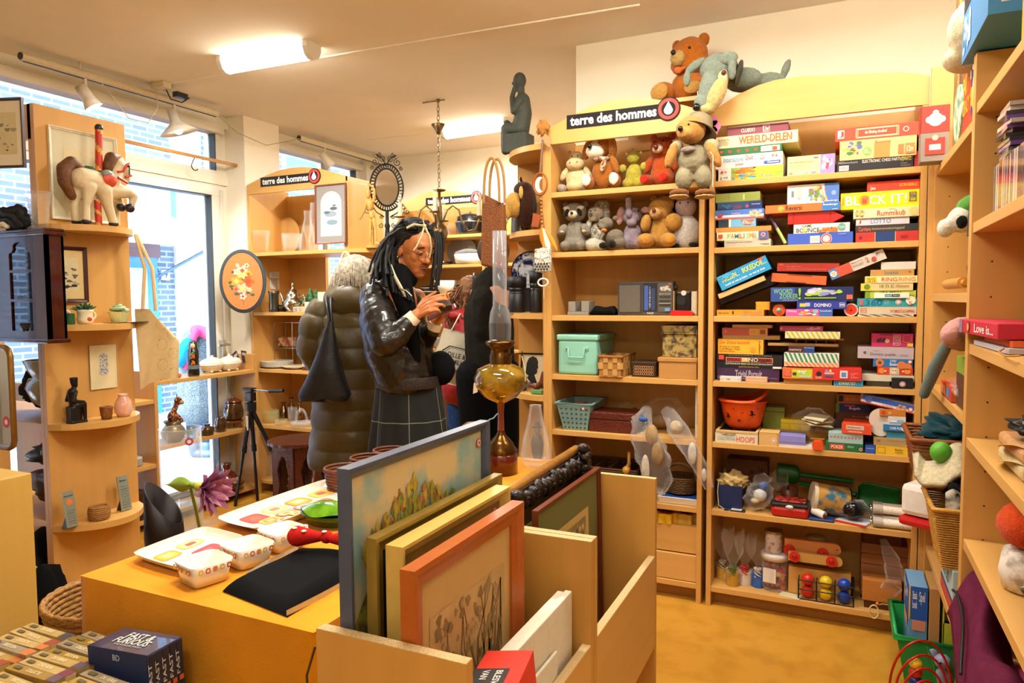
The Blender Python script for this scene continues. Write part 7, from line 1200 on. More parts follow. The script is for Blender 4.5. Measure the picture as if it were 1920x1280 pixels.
MB().grid(lambda u,v:V((-2.80-.05*(1-u)+.02*math.sin(9*u+2*v)*v+.03*math.sin(PI*u),2.14+(.03+.16*min(1,v*2.2+.1))*u,1.37-.36*v-.04*(u>.6)*(u-.6)*(1-v)+.035*math.sin(2.6*u)*v)),26,26,am).bd('cloth',t)
MB().tb([(-2.81,2.15,1.37),(-2.80,2.16,1.55),(-2.84,2.15,1.70)],.004,am,6,sx=2.5).tb([(-2.79,2.20,1.36),(-2.79,2.19,1.55),(-2.84,2.155,1.70)],.004,am,6,sx=2.5).bd('strap',t)
b=MB()
for k in range(7):
 for j in range(14):
  a=2*PI*j/14;c=V((-2.757,2.20+.055*(k%2)+.0,1.30-.045*k));b.text('ORGANIZESTYLES'[j],c+V((.0,.022*math.cos(a),.022*math.sin(a))),V((0,-math.sin(a),math.cos(a)))*-1,V((0,math.cos(a),math.sin(a))),.005,.006,mat('8a6c38'))
b.bd('print',t)
# WINDOW: track lights, rod, low shelf wares
def track(name,y0,y1,label):
 t=tH(name,label,'light track',(-3.85,(y0+y1)/2,CEIL));wm=mat('dcd0b4',.4)
 MB().cyl((-3.85,y0,2.668),(-3.85,y1,2.668),.023,wm,20).bd('rail',t);MB().box(-3.856,-3.844,y0+.01,y1-.01,2.642,2.647,mat('1c1a18')).bd('slot',t);MB().cyl((-3.85,y0-.006,2.668),(-3.85,y0,2.668),.018,mat('3a3228'),16).bd('end_cap',t)
 for y in(y0+(y1-y0)*.25,y0+(y1-y0)*.8):MB().cyl((-3.85,y,2.69),(-3.85,y,CEIL),.007,wm,10).bd('ceiling_hanger',t)
track('light_track',2.30,3.56,'cream spotlight track above the door window');track('light_track',4.36,5.56,'cream spotlight track above the second window')
def spot(y,d,label,watt,r=.05,shade=None):
 d=V(d).normalized();c=V((-3.85,y,2.56));wm=mat('e8e2d4',.35);t=tH('spotlight',label,'spotlight',(-3.85,y,2.645));x,yy,_=frame(V((0,0,0)),d)
 MB().cyl((-3.85,y,2.645),(-3.85,y,2.57),.010,wm,10).bd('stem',t)
 T=Matrix(((x.x,yy.x,d.x,c.x),(x.y,yy.y,d.y,c.y),(x.z,yy.z,d.z,c.z),(0,0,0,1)));b=MB();b.T=T
 b.lt([(.001,-.05),(.03,-.05),(.033,.0),(.035,.03),(r,.075),(r*.96,.075),(.03,.03),(.026,-.02)]if not shade else[(.001,-.05),(.028,-.05),(.03,.02),(.05,.04),(.115,.09),(.112,.093),(.046,.046),(.024,.03)],(0,0,0),wm,28);b.bd('shade',t)
 b=MB();b.T=T;b.bl((0,0,.045 if not shade else .07),(.028,.028,.03),mat((1,.93,.78),emit=40 if watt>20 else 8,var=0));b.bd('bulb',t)
 l=bpy.data.lights.new('spot_light','SPOT');l.energy=watt;l.color=(1,.93,.8);l.spot_size=1.9;l.spot_blend=.6;l.shadow_soft_size=.03;o=bpy.data.objects.new('spot_light',l);COL.objects.link(o);o.location=c+d*.10;o.rotation_euler=d.to_track_quat('-Z','Y').to_euler()
spot(2.64,(.25,.35,-.75),'lit white spotlight over the carousel horse',30);spot(3.22,(.15,.25,-1),'white wide-shaded spotlight above the door',40,shade=1);spot(4.66,(.3,.5,-.7),'spotlight on the second track above the glassware unit',25)
t=tH('junction_box','cream junction box with plugs and black adapter on the ceiling','socket',(-3.78,3.08,CEIL));MB().box(-3.83,-3.72,3.04,3.10,CEIL-.035,CEIL,mat('ddd2b4',.5)).box(-3.80,-3.76,3.10,3.16,CEIL-.04,CEIL-.012,mat('ddd2b4',.5)).bd('body',t,bev=.004)
MB().box(-3.74,-3.70,3.12,3.20,CEIL-.075,CEIL-.045,BLACKM).tb([(-3.72,3.06,CEIL-.05),(-3.72,3.09,CEIL-.10),(-3.72,3.17,CEIL-.10),(-3.71,3.22,CEIL-.06)],.004,BLACKM,6).bd('black_plug',t)
pts=[V((-3.80,3.06,CEIL-.03)),V((-3.80,3.06,CEIL-.15)),V((-3.81,3.0,CEIL-.25)),V((-3.82,2.88,CEIL-.25)),V((-3.83,2.76,CEIL-.12)),V((-3.85,2.70,CEIL-.045)),V((-3.85,2.55,CEIL-.03))];tag(MB().tb(pts,.0035,mat('d8ccb0'),6).bd('lamp_cord'),'cream cable looping from the ceiling box to the first track','cable')
tag(MB().tb([V((-3.85,3.56,2.66)),V((-3.86,3.75,2.58)),V((-3.84,4.0,2.54)),V((-3.84,4.36,2.66))],.0035,mat('b8a880'),6).bd('lamp_cord'),'thin cable sagging across the pier between both tracks','cable')
t=tH('curtain_rod','thin wooden rod with hooks across the door head','rod',(-3.98,3.5,2.38));MB().box(-3.99,-3.975,2.55,3.98,2.372,2.392,mat('b8823c',.5)).bd('rod',t);MB().box(-4.0,-3.95,3.9,3.97,2.32,2.37,mat('dcd8cc',.5)).bd('bracket',t);MB().tb([(-3.98,3.48,2.37),(-3.98,3.46+.03*0,2.34)]+[(-3.98,3.48+.028*math.cos(a),2.315+.028*math.sin(a))for a in[PI*.6+PI*1.2*i/10 for i in range(11)]],.0035,BLACKM,6).bd('hook',t)
z=.911;cw=mat('ece4d4',.15,coat=.4)
def lz(name,label,cat,px,X,z,prof,m,n=32,**k):
 py=690 if z>.8 else(800 if z>.4 else 900);c=V((X,onX(px,py,X).y,z));return tag(MB().lt(prof,c,m,n,**k).bd(name),label,cat),c
lz('cake_stand','white footed cake stand on the window shelf','cake stand',303,-3.92,z,[(0,.001),(.045,.001),(.04,.01),(.015,.02),(.014,.07),(.03,.085),(.10,.10),(.105,.108),(.095,.106),(0,.092)],cw)
o,c=lz('nesting_doll','tall black painted nesting doll with orange flowers','doll',363,-3.865,z,[(0,.001),(.034,.001),(.037,.01),(.035,.09),(.036,.13),(.034,.17),(.026,.185),(.027,.205),(.022,.225),(.01,.236),(0,.238)],mat('181c1a',.2,coat=.6),32)
b=MB();b.bl(c+V((.013,-.013,.2)),(.016,.016,.019),mat('e8c48c',.3));b.bd('face',o)
b=MB()
for k,(dz,cl)in enumerate(((.13,'e0601c'),(.09,'e0701c'))):
 for j in range(7):a=-.78+.22*math.sin(j*2.4);b.bl(c+V((.0345*math.cos(a),.0345*math.sin(a),dz+.009*math.cos(j*1.7))),.0065,mat(cl,.3),None,8,6)
for j in range(6):a=-.8+.12*(j-2.5);b.bl(c+V((.034*math.cos(a),.034*math.sin(a),.158-.006*abs(j-2.5))),(.007,.004,.004),mat('5a9a3c',.3),None,8,6)
b.bd('painted_flowers',o);MB().lt([(.0355,.004),(.0362,.06),(.0355,.075)],c,mat('6a7a78',.4),32).bd('painted_skirt',o)
for px,X,lab in((398,-3.95,'white patterned tureen behind the nesting doll'),(430,-3.93,'white patterned tureen with lid at the end of the window shelf')):
 o,c=lz('tureen',lab,'tureen',px,X,z,[(0,.008),(.05,.008),(.055,.014),(.08,.04),(.088,.062),(.08,.066),(0,.064)],cw,sx=.8,sy=1.15)
 MB().lt([(.084,.066),(.07,.085),(.03,.10),(.008,.106),(.012,.114),(0,.12)],c,cw,32,.8,1.15).bd('lid',o);MB().lt([(.0705,.03),(.0845,.05)],c,mat('d8d0bc',.2,c2='5a6478',scale=130,thr=.42),32,.81,1.16).bd('pattern_band',o)
 for a in(.6,2.5,3.8,5.6):MB().bl(c+V((.045*math.cos(a),.06*math.sin(a),.008)),(.012,.012,.008),cw).bd('foot',o)
tag(MB().bl((-3.86,onX(335,700,-3.86).y,z+.016),.0165,mat('e4601c',.3)).bd('orange_ornament'),'small shiny orange ball beside the nesting doll','ornament')
for k,px in enumerate((440,452)):
 o=tag(MB().box(-.001,.001,-.035,.035,0,.09,mat('3a3040',.5)).box(.001,.0014,-.025,.025,.055,.075,mat('c8c4cc')).bd('price_card'),('left','right')[k]+' dark leaflet leaning behind the end tureen','card');o.location=(-3.90,onX(px,690,-3.9).y+.04,z+.045);o.rotation_euler=(.35-.5*k,-.2,.3)
z=.501;br_=mat('5a3a1c',.2,var=.3,scale=25,coat=.6)
o,c=lz('spittoon_pot','round brass-coloured pot holding the giraffe toy','pot',325,-3.89,z,[(0,.001),(.04,.001),(.07,.03),(.078,.06),(.06,.095),(.045,.11),(.06,.135),(.055,.135),(.04,.11),(0,.1)],mat('8a7040',.3,.6,var=.2,scale=30))
soft('giraffe','spotted giraffe soft toy sitting in the round pot',Matrix.Translation(c+V((0,0,.12)))@Matrix.Rotation(math.radians(60),4,'Z')@Matrix.Scale(.17,4),[('body',plush('e0a468','6a2c14',.56),[(0,0,.18,.2,.16,.24),(.08,0,.5,.1,.1,.26,25),(.2,0,.78,.15,.13,.16)]),('muzzle',plush('c8a878'),[(.3,-.06,.72,.1,.1,.09)]),('arm',plush('e0a468','6a2c14',.56),[(.22,-.1,.12,.08,.08,.22,-35)]),('horn',plush('6a2c14'),[(.16,0,.98,.03,.03,.08)])],[(.24,-.1,.84,.02,'0c0806')],vox=.006)
b=MB();c=V((-3.86,onX(358,800,-3.86).y,z));b.lt([(0,.002),(.025,.002),(.03,.085),(.028,.085),(.023,.03),(0,.028)],c,mat('1fb4d8',.05,trans=.8,var=0),24);tag(b.bd('drinking_glass'),'turquoise drinking glass on the window shelf','glass')
lz('inkwell_jar','squat brown glazed jar with short neck','jar',388,-3.87,z,[(0,.001),(.042,.001),(.046,.04),(.04,.052),(.022,.058),(.02,.068),(.026,.076),(0,.074)],br_)
lz('stoneware_vase','rounded brown glazed stoneware vase','vase',414,-3.88,z,[(0,.001),(.03,.001),(.042,.04),(.04,.07),(.03,.095),(.033,.103),(.028,.1),(0,.09)],br_)
tag(MB().lt([(0,0),(.02,0),(.02,.02),(0,.02)],(-3.90,onX(370,800,-3.9).y+.03,z+.001),mat('1c1816',.3),18).bd('black_pot'),'tiny black pot behind the turquoise glass','pot')
o,c=lz('lidded_pot','large brown stoneware pot with lid on a little stand','pot',439,-3.92,z,[(0,.055),(.05,.055),(.066,.08),(.07,.12),(.058,.17),(.055,.185),(0,.185)],br_)
MB().lt([(.062,.186),(.06,.196),(.02,.212),(.006,.214),(.01,.224),(0,.228)],c,mat('6a3218',.25,coat=.5),30).bd('lid',o);MB().tb([c+V((-.0,-.062,.16)),c+V((0,-.078,.155)),c+V((0,-.068,.14))],.006,br_).bd('handle',o)
t=tH('pot_stand','small three-legged wooden stand under the brown pot','stand',c);MB().cyl(c+V((0,0,.042)),c+V((0,0,.054)),.062,mat('7a3a18',.4),28).bd('top',t)
for a in(.3,2.4,4.5):MB().cyl(c+V((.045*math.cos(a),.045*math.sin(a),.042)),c+V((.06*math.cos(a),.06*math.sin(a),0)),.006,mat('7a3a18',.4),8).bd('leg',t)
z=.0705;c=V((-3.91,3.60,z));tg=mat('5a1c10',.2,coat=.6)
t=tH('tagine','dark red clay tagine with painted band at the bottom of the window shelf','tagine',c);MB().lt([(0,.001),(.08,.001),(.115,.04),(.12,.055),(.105,.055),(0,.03)],c,tg,32).bd('dish',t);MB().lt([(.1,.056),(.085,.10),(.055,.125),(.028,.14),(.028,.17),(.034,.185),(.03,.195),(0,.195)],c,tg,32).bd('lid',t);MB().lt([(.0985,.062),(.0865,.10)],c,mat('c89a40',.3,c2='3a6a5a',scale=50,thr=.5),32).bd('painted_band',t)
for k in range(7):tag(MB().lt([(0,0),(.05,.0),(.085,.008),(.083,.009),(0,.004)],(-3.93,2.86,.401+.0065*k),mat('e4e0d8',.2),28).bd('plate'),'white plate with dark rim in the stack on the window shelf','plate','stacked plates on the window shelf')
tag(MB().box(-4.0,-3.84,2.75,2.95,.0705,.24,mat('3a1a0c',.4)).bd('wooden_chest',bev=.004),'dark wooden chest at the bottom of the window shelf','chest')
c=V((-3.2,2.56,0));GL2=mat('f0f6f8',.03,alpha=.14,var=0,coat=1)
gc=V((-3.45,2.85,0));t=tH('glass_cylinder','tall clear glass floor vase with red ring sticker','vase',gc);MB().lt([(0,.01),(.11,.01),(.115,.67),(.112,.67),(.107,.02),(0,.02)],gc,GL2,36).lt([(.113,.668),(.117,.674),(.112,.674)],gc,mat('ffffff',.1,alpha=.7,var=0),36).bd('glass_body',t)
d=V((-gc.x,-gc.y,0)).normalized();s=V((-d.y,d.x,0));sp_=gc+d*.117+s*.045+V((0,0,.61));MB().disk(sp_,.022,s,ZA,PRINT('c8485a')).disk(sp_+d*.001,.011,s,ZA,PRINT('f0e8e4')).bd('sticker',t)
MB().lt([(0,.03),(.1,.03),(.1,.22),(0,.23)],gc,mat('88c0cc',.1,alpha=.35,var=0),30).bd('blue_filling',t)
bc_=V((-2.99,2.36,0));ft=mat('1a1210',.45);t=tH('floor_vase','tall black floor vase with slanted rim','vase',bc_);b=MB();n=36
vs=[]
for r,hh,inn in((.075,0,0),(.09,.25,0),(.085,None,0),(.079,None,1),(.06,.1,1)):
 for i in range(n):a=2*PI*i/n;zz=(.42-.10*math.cos(a-math.radians(25)))if hh is None else hh;vs.append(bc_+V((r*math.cos(a),r*math.sin(a),zz)))
b.add(vs,[(k*n+i,k*n+(i+1)%n,(k+1)*n+(i+1)%n,(k+1)*n+i)for k in range(4)for i in range(n)]+[tuple(range(n-1,-1,-1))],ft,True);b.bd('body',t)
lc=onY(385,915,2.55);t=tH('lotus_flower','large artificial pink lotus on a thick green stem','flower',lc);rnd=random.Random(3);ax=V((.96,.1,-.12)).normalized();x,y_,_=frame(V((0,0,0)),ax);gn=mat('8aa030',.5)
def petal(b,a,spread,L,w_,m,base):
 r=(x*math.cos(a)+y_*math.sin(a));
 b.grid(lambda u,v:base+ax*(L*v*math.cos(spread*v))+r*(.012+L*math.sin(spread)*v**.9)+r.cross(ax)*((u-.5)*2*w_*math.sin(PI*min(1,v*.93+.04))**.8)-r*(.012*(1-(2*u-1)**2)*math.sin(PI*v)),6,12,m)
base=lc+ax*-.03
for k,(n_,sp,L,cl)in enumerate(((8,.42,.15,'c880a4'),(9,.68,.165,'b4709c'),(8,.95,.15,'c088a8'))):
 for i in range(n_):b=MB();petal(b,2*PI*i/n_+.35*k,sp,L,.021,mat(cl,.55,c2='8c4878',scale=20,thr=.42),base);b.bd('petal',t)
MB().cyl(base-ax*.02,base+ax*.02,.024,mat('c8c040',.5)).bd('receptacle',t)
st0=base-ax*.02;leafp=base-ax*.23+V((0,0,-.03))
MB().ch([st0,st0-ax*.06+V((0,0,-.0))],[.018,.014],gn).tb([st0-ax*.05,st0-ax*.05+V((-.02,.05,-.15)),st0+V((-.12,.14,-.45)),st0+V((-.14,.2,-.62))],.008,gn).bd('stem',t)
MB().grid(lambda u,v:(st0-ax*.04).lerp(leafp,v)+V((0,.0,(u-.5)*.08*math.sin(PI*min(1,v+.12))))+V((0,-.02*math.sin(PI*u),0)),6,12,mat('9ab43c',.5)).bd('leaf',t)
p0_=V((-3.80,3.70,1.54));nn=V((.62,-.78,0)).normalized();s=V((nn.y*-1,nn.x,0));t=tH('painted_oval','oval orange board painted with a bouquet, blue-grey rim','plaque',p0_)
for k,(rx,rz,d_,cl)in enumerate(((.155,.222,.0,'3a4a54'),(.148,.214,.008,'4a5a66'),(.141,.206,.014,'34424c'),(.132,.197,.018,'d8854c'))):
 MB().pr([(rx*math.cos(a),rz*math.sin(a))for a in[2*PI*i/48 for i in range(48)]],.010,mat(cl,.4),lambda u,v,w_:p0_+s*u+ZA*v+nn*(d_+w_)).bd(('rim','rim','rim','painted_face')[k],t)
b=MB();rnd=random.Random(9)
def blob(u,v,r,cl,k=6,e=0):b.add([p0_+nn*(.0286+e)+s*(u+r*math.cos(a)*(1+.25*math.cos(k*a)))+ZA*(v+r*math.sin(a)*(1+.25*math.cos(k*a)))for a in[2*PI*i/30 for i in range(30)]],[tuple(range(30))],mat(cl,.5,var=0))
for i in range(16):blob(rnd.uniform(-.08,.08),rnd.uniform(-.11,.09),.012,'4a5a34',2)
for j,(u,v,r,cl)in enumerate(((.0,.075,.03,'ece0b0'),(-.035,.065,.022,'f0e8d0'),(.03,.11,.015,'f0e4c0'),(-.03,.11,.012,'f0e8d0'),(.04,.05,.022,'e8a83c'),(-.04,-.0,.034,'e0a040'),(.035,-.0,.034,'d06030'),(.0,-.05,.034,'e8b8a0'),(-.045,-.055,.02,'d88070'),(.045,-.06,.015,'e8c8b0'),(.0,-.105,.02,'f0e8dc'),(0,.045,.025,'f0dc80'))):
 blob(u,v,r,cl,5,.0004+.0001*j);blob(u,v,r*.45,('b0502c','e8c868')[j%2],4,.0016+.0001*j)
b.tb([p0_+nn*.0286+ZA*-.12,p0_+nn*.0286+ZA*-.165+s*.004],.002,mat('4a5a34'),4);b.bd('bouquet',t);MB().box(-3.84,-3.80,3.71,3.862,1.60,1.62,BLACKM).bd('hanging_bracket',t)
# MIDDLE UNIT WARES
def mx(px,z,y):return sX(px,z,y).x
def glassy(name,label,px,z,y,prof,m=None,n=28,cat='glass',**k):
 c=V((mx(px,z,y),y,z+.001));return tag(MB().lt(prof,c,m or GL,n,**k).bd(name),label,cat),c
z=1.75;tum=[(0,.004),(.05,.004),(.052,.02),(.072,.165),(.069,.165),(.048,.03),(0,.025)]
glassy('glass_vase','wide clear glass vase at the left of the top glassware shelf',489,z,3.95,tum,cat='vase')
glassy('glass_bowl','thick clear glass bowl in front of the wooden plate',548,z,3.95,[(0,.004),(.055,.004),(.06,.02),(.075,.13),(.071,.13),(.055,.03),(0,.03)],cat='bowl')
glassy('glass_decanter','tall clear glass bottle behind the bird picture',578,z,4.05,[(0,.004),(.055,.004),(.06,.08),(.04,.18),(.022,.25),(.028,.30),(.025,.30),(.019,.25),(.036,.18),(0,.02)],cat='bottle')
glassy('glass_decanter','second clear glass bottle behind the picture',592,z,3.97,[(0,.004),(.045,.004),(.05,.08),(.04,.16),(.03,.34),(.027,.34),(.036,.16),(0,.02)],cat='bottle')
for k,px in enumerate((595,606,617,628,638)):glassy('dessert_coupe','small stemmed glass coupe in the row under the bird picture',px,z,3.92+.05*(k%2),[(0,.002),(.025,.003),(.006,.01),(.006,.04),(.02,.05),(.032,.075),(.030,.075),(.016,.053),(0,.048)])['group']if 0 else glassy('dessert_coupe','small stemmed glass coupe in the row under the bird picture',px,z,3.92+.05*(k%2),[(0,.002),(.025,.003),(.006,.01),(.006,.04),(.02,.05),(.032,.075),(.030,.075),(.016,.053),(0,.048)])[0].__setitem__('group','glass coupes on the top shelf')
c=V((mx(541,1.88,4.18),4.17,z+.145));tag(MB().pr([(.11*math.cos(a),.14*math.sin(a))for a in[2*PI*i/36 for i in range(36)]],.012,mat('c89c5c',.5,var=.1,scale=20,wood=1),lambda u,v,w_:c+V((u,w_,v))).bd('wooden_plate'),'large turned wooden plate standing at the back of the glassware shelf','plate')
pic('picture','brown-framed bird picture with arched cream mount',(mx(592,1.9,3.845),3.845,1.785),XA,V((0,.02,1)),.262,.40,.011,'7a3c1c','8a8480',lambda b,F:(b.add([F(.18,.13),F(.85,.13)]+[F(.515+.335*math.cos(a),.68+.2*math.sin(a))for a in[PI*i/14 for i in range(15)]],[tuple(range(17))],mat('ece2c4',.7)),sketch(['6a8298','4a5a68','a8a890','8aa0b0'],12,12)(b,lambda u,v,d=0:F(.5+(u-.5)*.75,.48+(v-.5)*.7,.0006+d))if 0 else[b.add([F(.5+.2*math.cos(a)*rr+du,.5+.05*math.sin(a)*rr+dv,.0008)for a in[2*PI*i/14 for i in range(14)]],[tuple(range(14))],mat(cl,.7))for du,dv,rr,cl in((0,0,1,'8a98a4'),(-.12,.03,.5,'5a7088'),(.1,.09,.6,'4a5864'),(.05,-.14,.9,'7890a0'),(.12,.14,.3,'4a5864'))]),.014)
z=1.7505;c=V((-2.86,3.93,z+.001));t=tH('artist_manikin','jointed wooden artist manikin with raised arm','manikin',c);mk=mat('d09a4c',.45)
MB().cyl(c,c+V((0,0,.018)),.045,mk,28).bd('base',t);MB().cyl(c+V((.0,.01,.018)),c+V((0,.01,.20)),.003,mat('8a7a5a',.3,1)).bd('rod',t)
J=lambda u,h:c+V((u,0,h))
for nm,pts,rs in(('torso',[J(0,.21),J(-.004,.235)],[.022,.018]),('torso',[J(-.012,.27),J(-.016,.30)],[.02,.027]),('head',[J(-.028,.345),J(-.03,.375)],[.014,.019]),('arm',[J(.014,.31),J(.022,.36),J(.02,.39)],[.01,.009,.007]),('arm',[J(.018,.395),J(-.02,.425)],[.005,.008]),('arm',[J(-.044,.31),J(-.06,.26)],[.01,.008]),('arm',[J(-.062,.255),J(-.1,.20)],[.008,.006]),('leg',[J(-.012,.19),J(-.016,.12)],[.014,.01]),('leg',[J(-.014,.112),J(-.02,.045)],[.011,.007]),('leg',[J(.012,.19),J(.026,.12)],[.014,.01]),('leg',[J(.026,.112),J(.03,.045)],[.011,.007]),('foot',[J(.028,.036),J(.05,.024)],[.008,.007]),('foot',[J(-.02,.036),J(-.018,.024)],[.008,.007])):MB().ch(pts,rs,mk).bd(nm,t)
c=V((-2.83,4.06,z));im=mat('241c16',.5,.5);t=tH('table_mirror','ornate black iron oval mirror on a stand','mirror',c);nn=V((.62,-.78,0)).normalized();s=V((-nn.y,nn.x,0));mc=c+V((0,0,.42))
MB().lt([(0,0),(.085,.001),(.08,.02),(.05,.05),(.02,.08),(.014,.14),(.02,.16),(.012,.18),(.012,.26)],c,im,24).bd('stand',t)
MB().add([mc+s*(.075*math.cos(a))+ZA*(.12*math.sin(a))+nn*.004 for a in[2*PI*i/36 for i in range(36)]],[tuple(range(36))],mat('dcdcd8',.02,1,var=0)).bd('mirror_glass',t)
b=MB()
for rx,rz,w_ in((.08,.125,.007),(.112,.158,.006)):b.tb([mc+s*(rx*math.cos(a))+ZA*(rz*math.sin(a))for a in[2*PI*i/48 for i in range(48)]],w_,im,8,closed=True)
for i in range(40):a=2*PI*i/40;b.tb([mc+s*(.08*math.cos(a))+ZA*(.125*math.sin(a)),mc+s*(.112*math.cos(a+.05))+ZA*(.158*math.sin(a+.05))],.0042,im,5)
b.bd('frame',t)
b=MB()
def scroll(o,a0,dr,r0,turns=1.6):return[o+s*((r0*(1-i/26))*math.cos(a0+dr*turns*2*PI*i/24))+ZA*((r0*(1-i/26))*math.sin(a0+dr*turns*2*PI*i/24))for i in range(22)]
for sg in(-1,1):
 for(u,v,r)in((.03,.19,.022),(.075,.17,.028),(.05,.215,.018),(.1,.13,.014),(.11,-.13,.02),(.135,-.16,.024),(.045,-.26,.018),(.04,-.20,.014)):b.tb(scroll(mc+s*(u*sg)+ZA*v,PI/2,sg,r),.0028,im,5)
 b.tb([mc+s*(.02*sg)+ZA*-.2,mc+s*(.07*sg)+ZA*-.17,mc+s*(.11*sg)+ZA*-.11],.004,im,5);b.tb([mc+ZA*.15,mc+s*(.03*sg)+ZA*.2,mc+s*(.07*sg)+ZA*.22],.004,im,5)
b.bd('scrollwork',t)
c=V((-2.82,4.19,z));tag(MB().lt([(0,.001),(.045,.001),(.08,.04),(.085,.08),(.06,.125),(.02,.145),(.005,.15),(0,.17)],c,mat('5a5a68',.5,c2='b86a4c',scale=40,thr=.5),28).bl(c+V((.055,-.06,.08)),(.02,.02,.025),BLACKM).bd('urn_lantern'),'grey and terracotta patterned round lantern with dark opening','lantern')
tag(MB().tb([V((-2.985,3.80,1.665))+V((.03*math.cos(a)*1.1,.0,.055*math.sin(a)))for a in[2*PI*i/30 for i in range(30)]],.008,mat('dccfa8',.4),8,closed=True).bd('wooden_ring'),'pale oval wooden ring hanging at the shelf edge','ring')
hp=[(.055*16*math.sin(a)**3/16,.05*(13*math.cos(a)-5*math.cos(2*a)-2*math.cos(3*a)-math.cos(4*a))/13)for a in[2*PI*i/36 for i in range(36)]];c=V((-3.03,3.80,1.50));t=tH('heart_frame','cream heart-shaped frame hanging on the unit post','frame',c)
MB().tb([c+V((u*1.6,0,v*1.6))for u,v in hp],.013,mat('e4d8b8',.4),8,closed=True).bd('frame',t);MB().pr([(u*1.4,v*1.4)for u,v in hp],.004,mat('7a7468',.5),lambda u,v,w_:c+V((u,w_+.004,v))).bd('back',t)
z=1.322
o,c=glassy('metal_beaker','grey pewter beaker on the teapot shelf',514,z,3.95,[(0,.001),(.036,.001),(.034,.02),(.034,.13),(.042,.15),(.038,.15),(.03,.13),(0,.12)],mat('5a5850',.35,.8),cat='beaker')
o,c=glassy('teapot','engraved silver metal teapot with domed lid',550,z,3.94,[(0,.001),(.045,.001),(.04,.01),(.07,.04),(.076,.065),(.06,.095),(.045,.105),(.05,.12),(.03,.15),(.012,.165),(.008,.18),(.012,.19),(.004,.215),(0,.215)],mat('b0a896',.2,1,var=.1),cat='teapot')
sv=mat('b0a896',.2,1,var=.1);MB().tb([c+V((-.065,0,.04)),c+V((-.09,0,.06)),c+V((-.10,0,.10)),c+V((-.12,0,.135))],[.014,.010,.007,.006],sv,8).bd('spout',o);MB().tb([c+V((.06,0,.1)),c+V((.10,0,.12)),c+V((.115,0,.08)),c+V((.07,0,.04))],.005,sv,8).bd('handle',o)
o,c=glassy('potted_plant','green leafy plant in a small cream pot on the teapot shelf',583,z,3.97,[(0,.001),(.04,.001),(.045,.07),(.04,.07),(0,.06)],mat('dcd0b4',.5),cat='plant')
b=MB()
for i,(u,v,h)in enumerate(((0,0,.16),(.04,.01,.15),(-.03,.02,.13),(.02,-.02,.12),(.05,0,.11),(-.045,-.01,.09))):b.ch([c+V((u*.3,v,.06)),c+V((u,v,h*.75)),c+V((u*1.15,v,h))],[.006,.024,.01],mat('2c5a2c',.5))
b.bd('leaves',o)
bx('flat_box','long pale flat box with a red ring sticker on the teapot shelf','box',550,598,z,z+.038,3.87,.06,mat('d8c49c',.5),deco='c .28,.45,.28,c8483c;c .28,.45,.18,d8c49c;r .05,.2,.16,.75,9098b0')
bx('card_box','white card box standing behind the plant','box',596,612,z,z+.14,3.93,.08,mat('e4dcc4',.6));bx('card_box','second white card box at the right of the teapot shelf','box',613,640,z,z+.14,3.93,.08,mat('dcd4bc',.6))
tag(MB().box(-3.873,-3.872,4.03,4.13,1.49,1.62,mat('d8d4cc',.6)).bd('notice'),'small printed notice on the inner side of the glassware unit','notice')
o,c=glassy('candlestick','slender metal candlestick at the left of the teapot shelf',489,z,3.93,[(0,.001),(.022,.001),(.004,.008),(.004,.09),(.012,.095),(.004,.10),(.004,.12),(0,.12)],mat('a8843c',.3,.8),cat='candlestick')
o,c=glassy('candlestick','tall thin metal candlestick behind the pewter beaker',520,z,4.05,[(0,.001),(.025,.001),(.004,.01),(.004,.24),(.04,.245),(.04,.25),(0,.25)],mat('a89878',.3,.8),cat='candlestick')
o,c=glassy('sauce_pot','small dark pot beside the silver teapot',530,z,3.99,[(0,.001),(.03,.001),(.036,.03),(.028,.05),(0,.05)],mat('3a3428',.4,.5),cat='pot')
z=.911
for k in range(6):tag(MB().lt([(0,0),(.07,.0),(.118,.012),(.116,.014),(.07,.004),(0,.004)],(mx(520,z,3.99),3.99,z+.001+.007*k),mat('e4dcc8',.2,c2='8a9098',scale=18,thr=.3),32).bd('dinner_plate'),'cream plate in the stack beside the wire rack','plate','stack of cream plates')
tag(MB().lt([(0,0),(.06,.0),(.105,.02),(.10,.022),(0,.006)],(mx(545,z,3.90),3.95,z+.001),mat('e0d4b8',.2),32).bd('serving_dish')if 0 else MB().lt([(0,0),(.05,.0),(.095,.02),(.09,.022),(0,.006)],(mx(543,z,3.95)+.05,3.95,z+.001),mat('e0d4b8',.2),32).bd('serving_dish'),'cream shallow dish next to the plate stack','dish')
t=tH('wire_rack','chrome two-tier wire rack holding a picture mug','rack',(mx(545,z,4.1),4.1,z));x0,x1=mx(528,z,4.12),mx(562,z,4.12);b=MB();cr_=mat('b8b4ac',.25,1)
for x in(x0,x1):
 for y in(4.05,4.17):b.tb([(x,y,z),(x,y,z+.33)],.003,cr_,6)
for zz in(.14,.33):
 for q in(((x0,4.05),(x1+.1,4.05)),((x0,4.17),(x1+.1,4.17)),((x0,4.05),(x0,4.17)),((x1,4.05),(x1,4.17))):b.tb([(*q[0],z+zz),(*q[1],z+zz)],.003,cr_,6)
 if zz<.3:b.box(x0,x1+.1,4.05,4.17,z+zz-.001,z+zz+.001,mat('c8c4bc',.2,1))
b.bd('frame',t)
tag(MB().box(x0+.01,x1-.01,4.07,4.15,z+.143,z+.22,mat('a84030',.4,c2='d8c8a8',scale=30)).bd('picture_mug',bev=.01),'small box printed with a red flower on the wire rack','box')
bx('leaflet_stand','cream and brown leaflet holder at the right of the plates','leaflet holder',567,580,z,z+.13,3.88,.05,mat('e4d8bc',.5),deco='r 0,0,1,.2,5a2c1c;t .2,.8,.8,.9,6a5a4a,Gratis')
z=.501
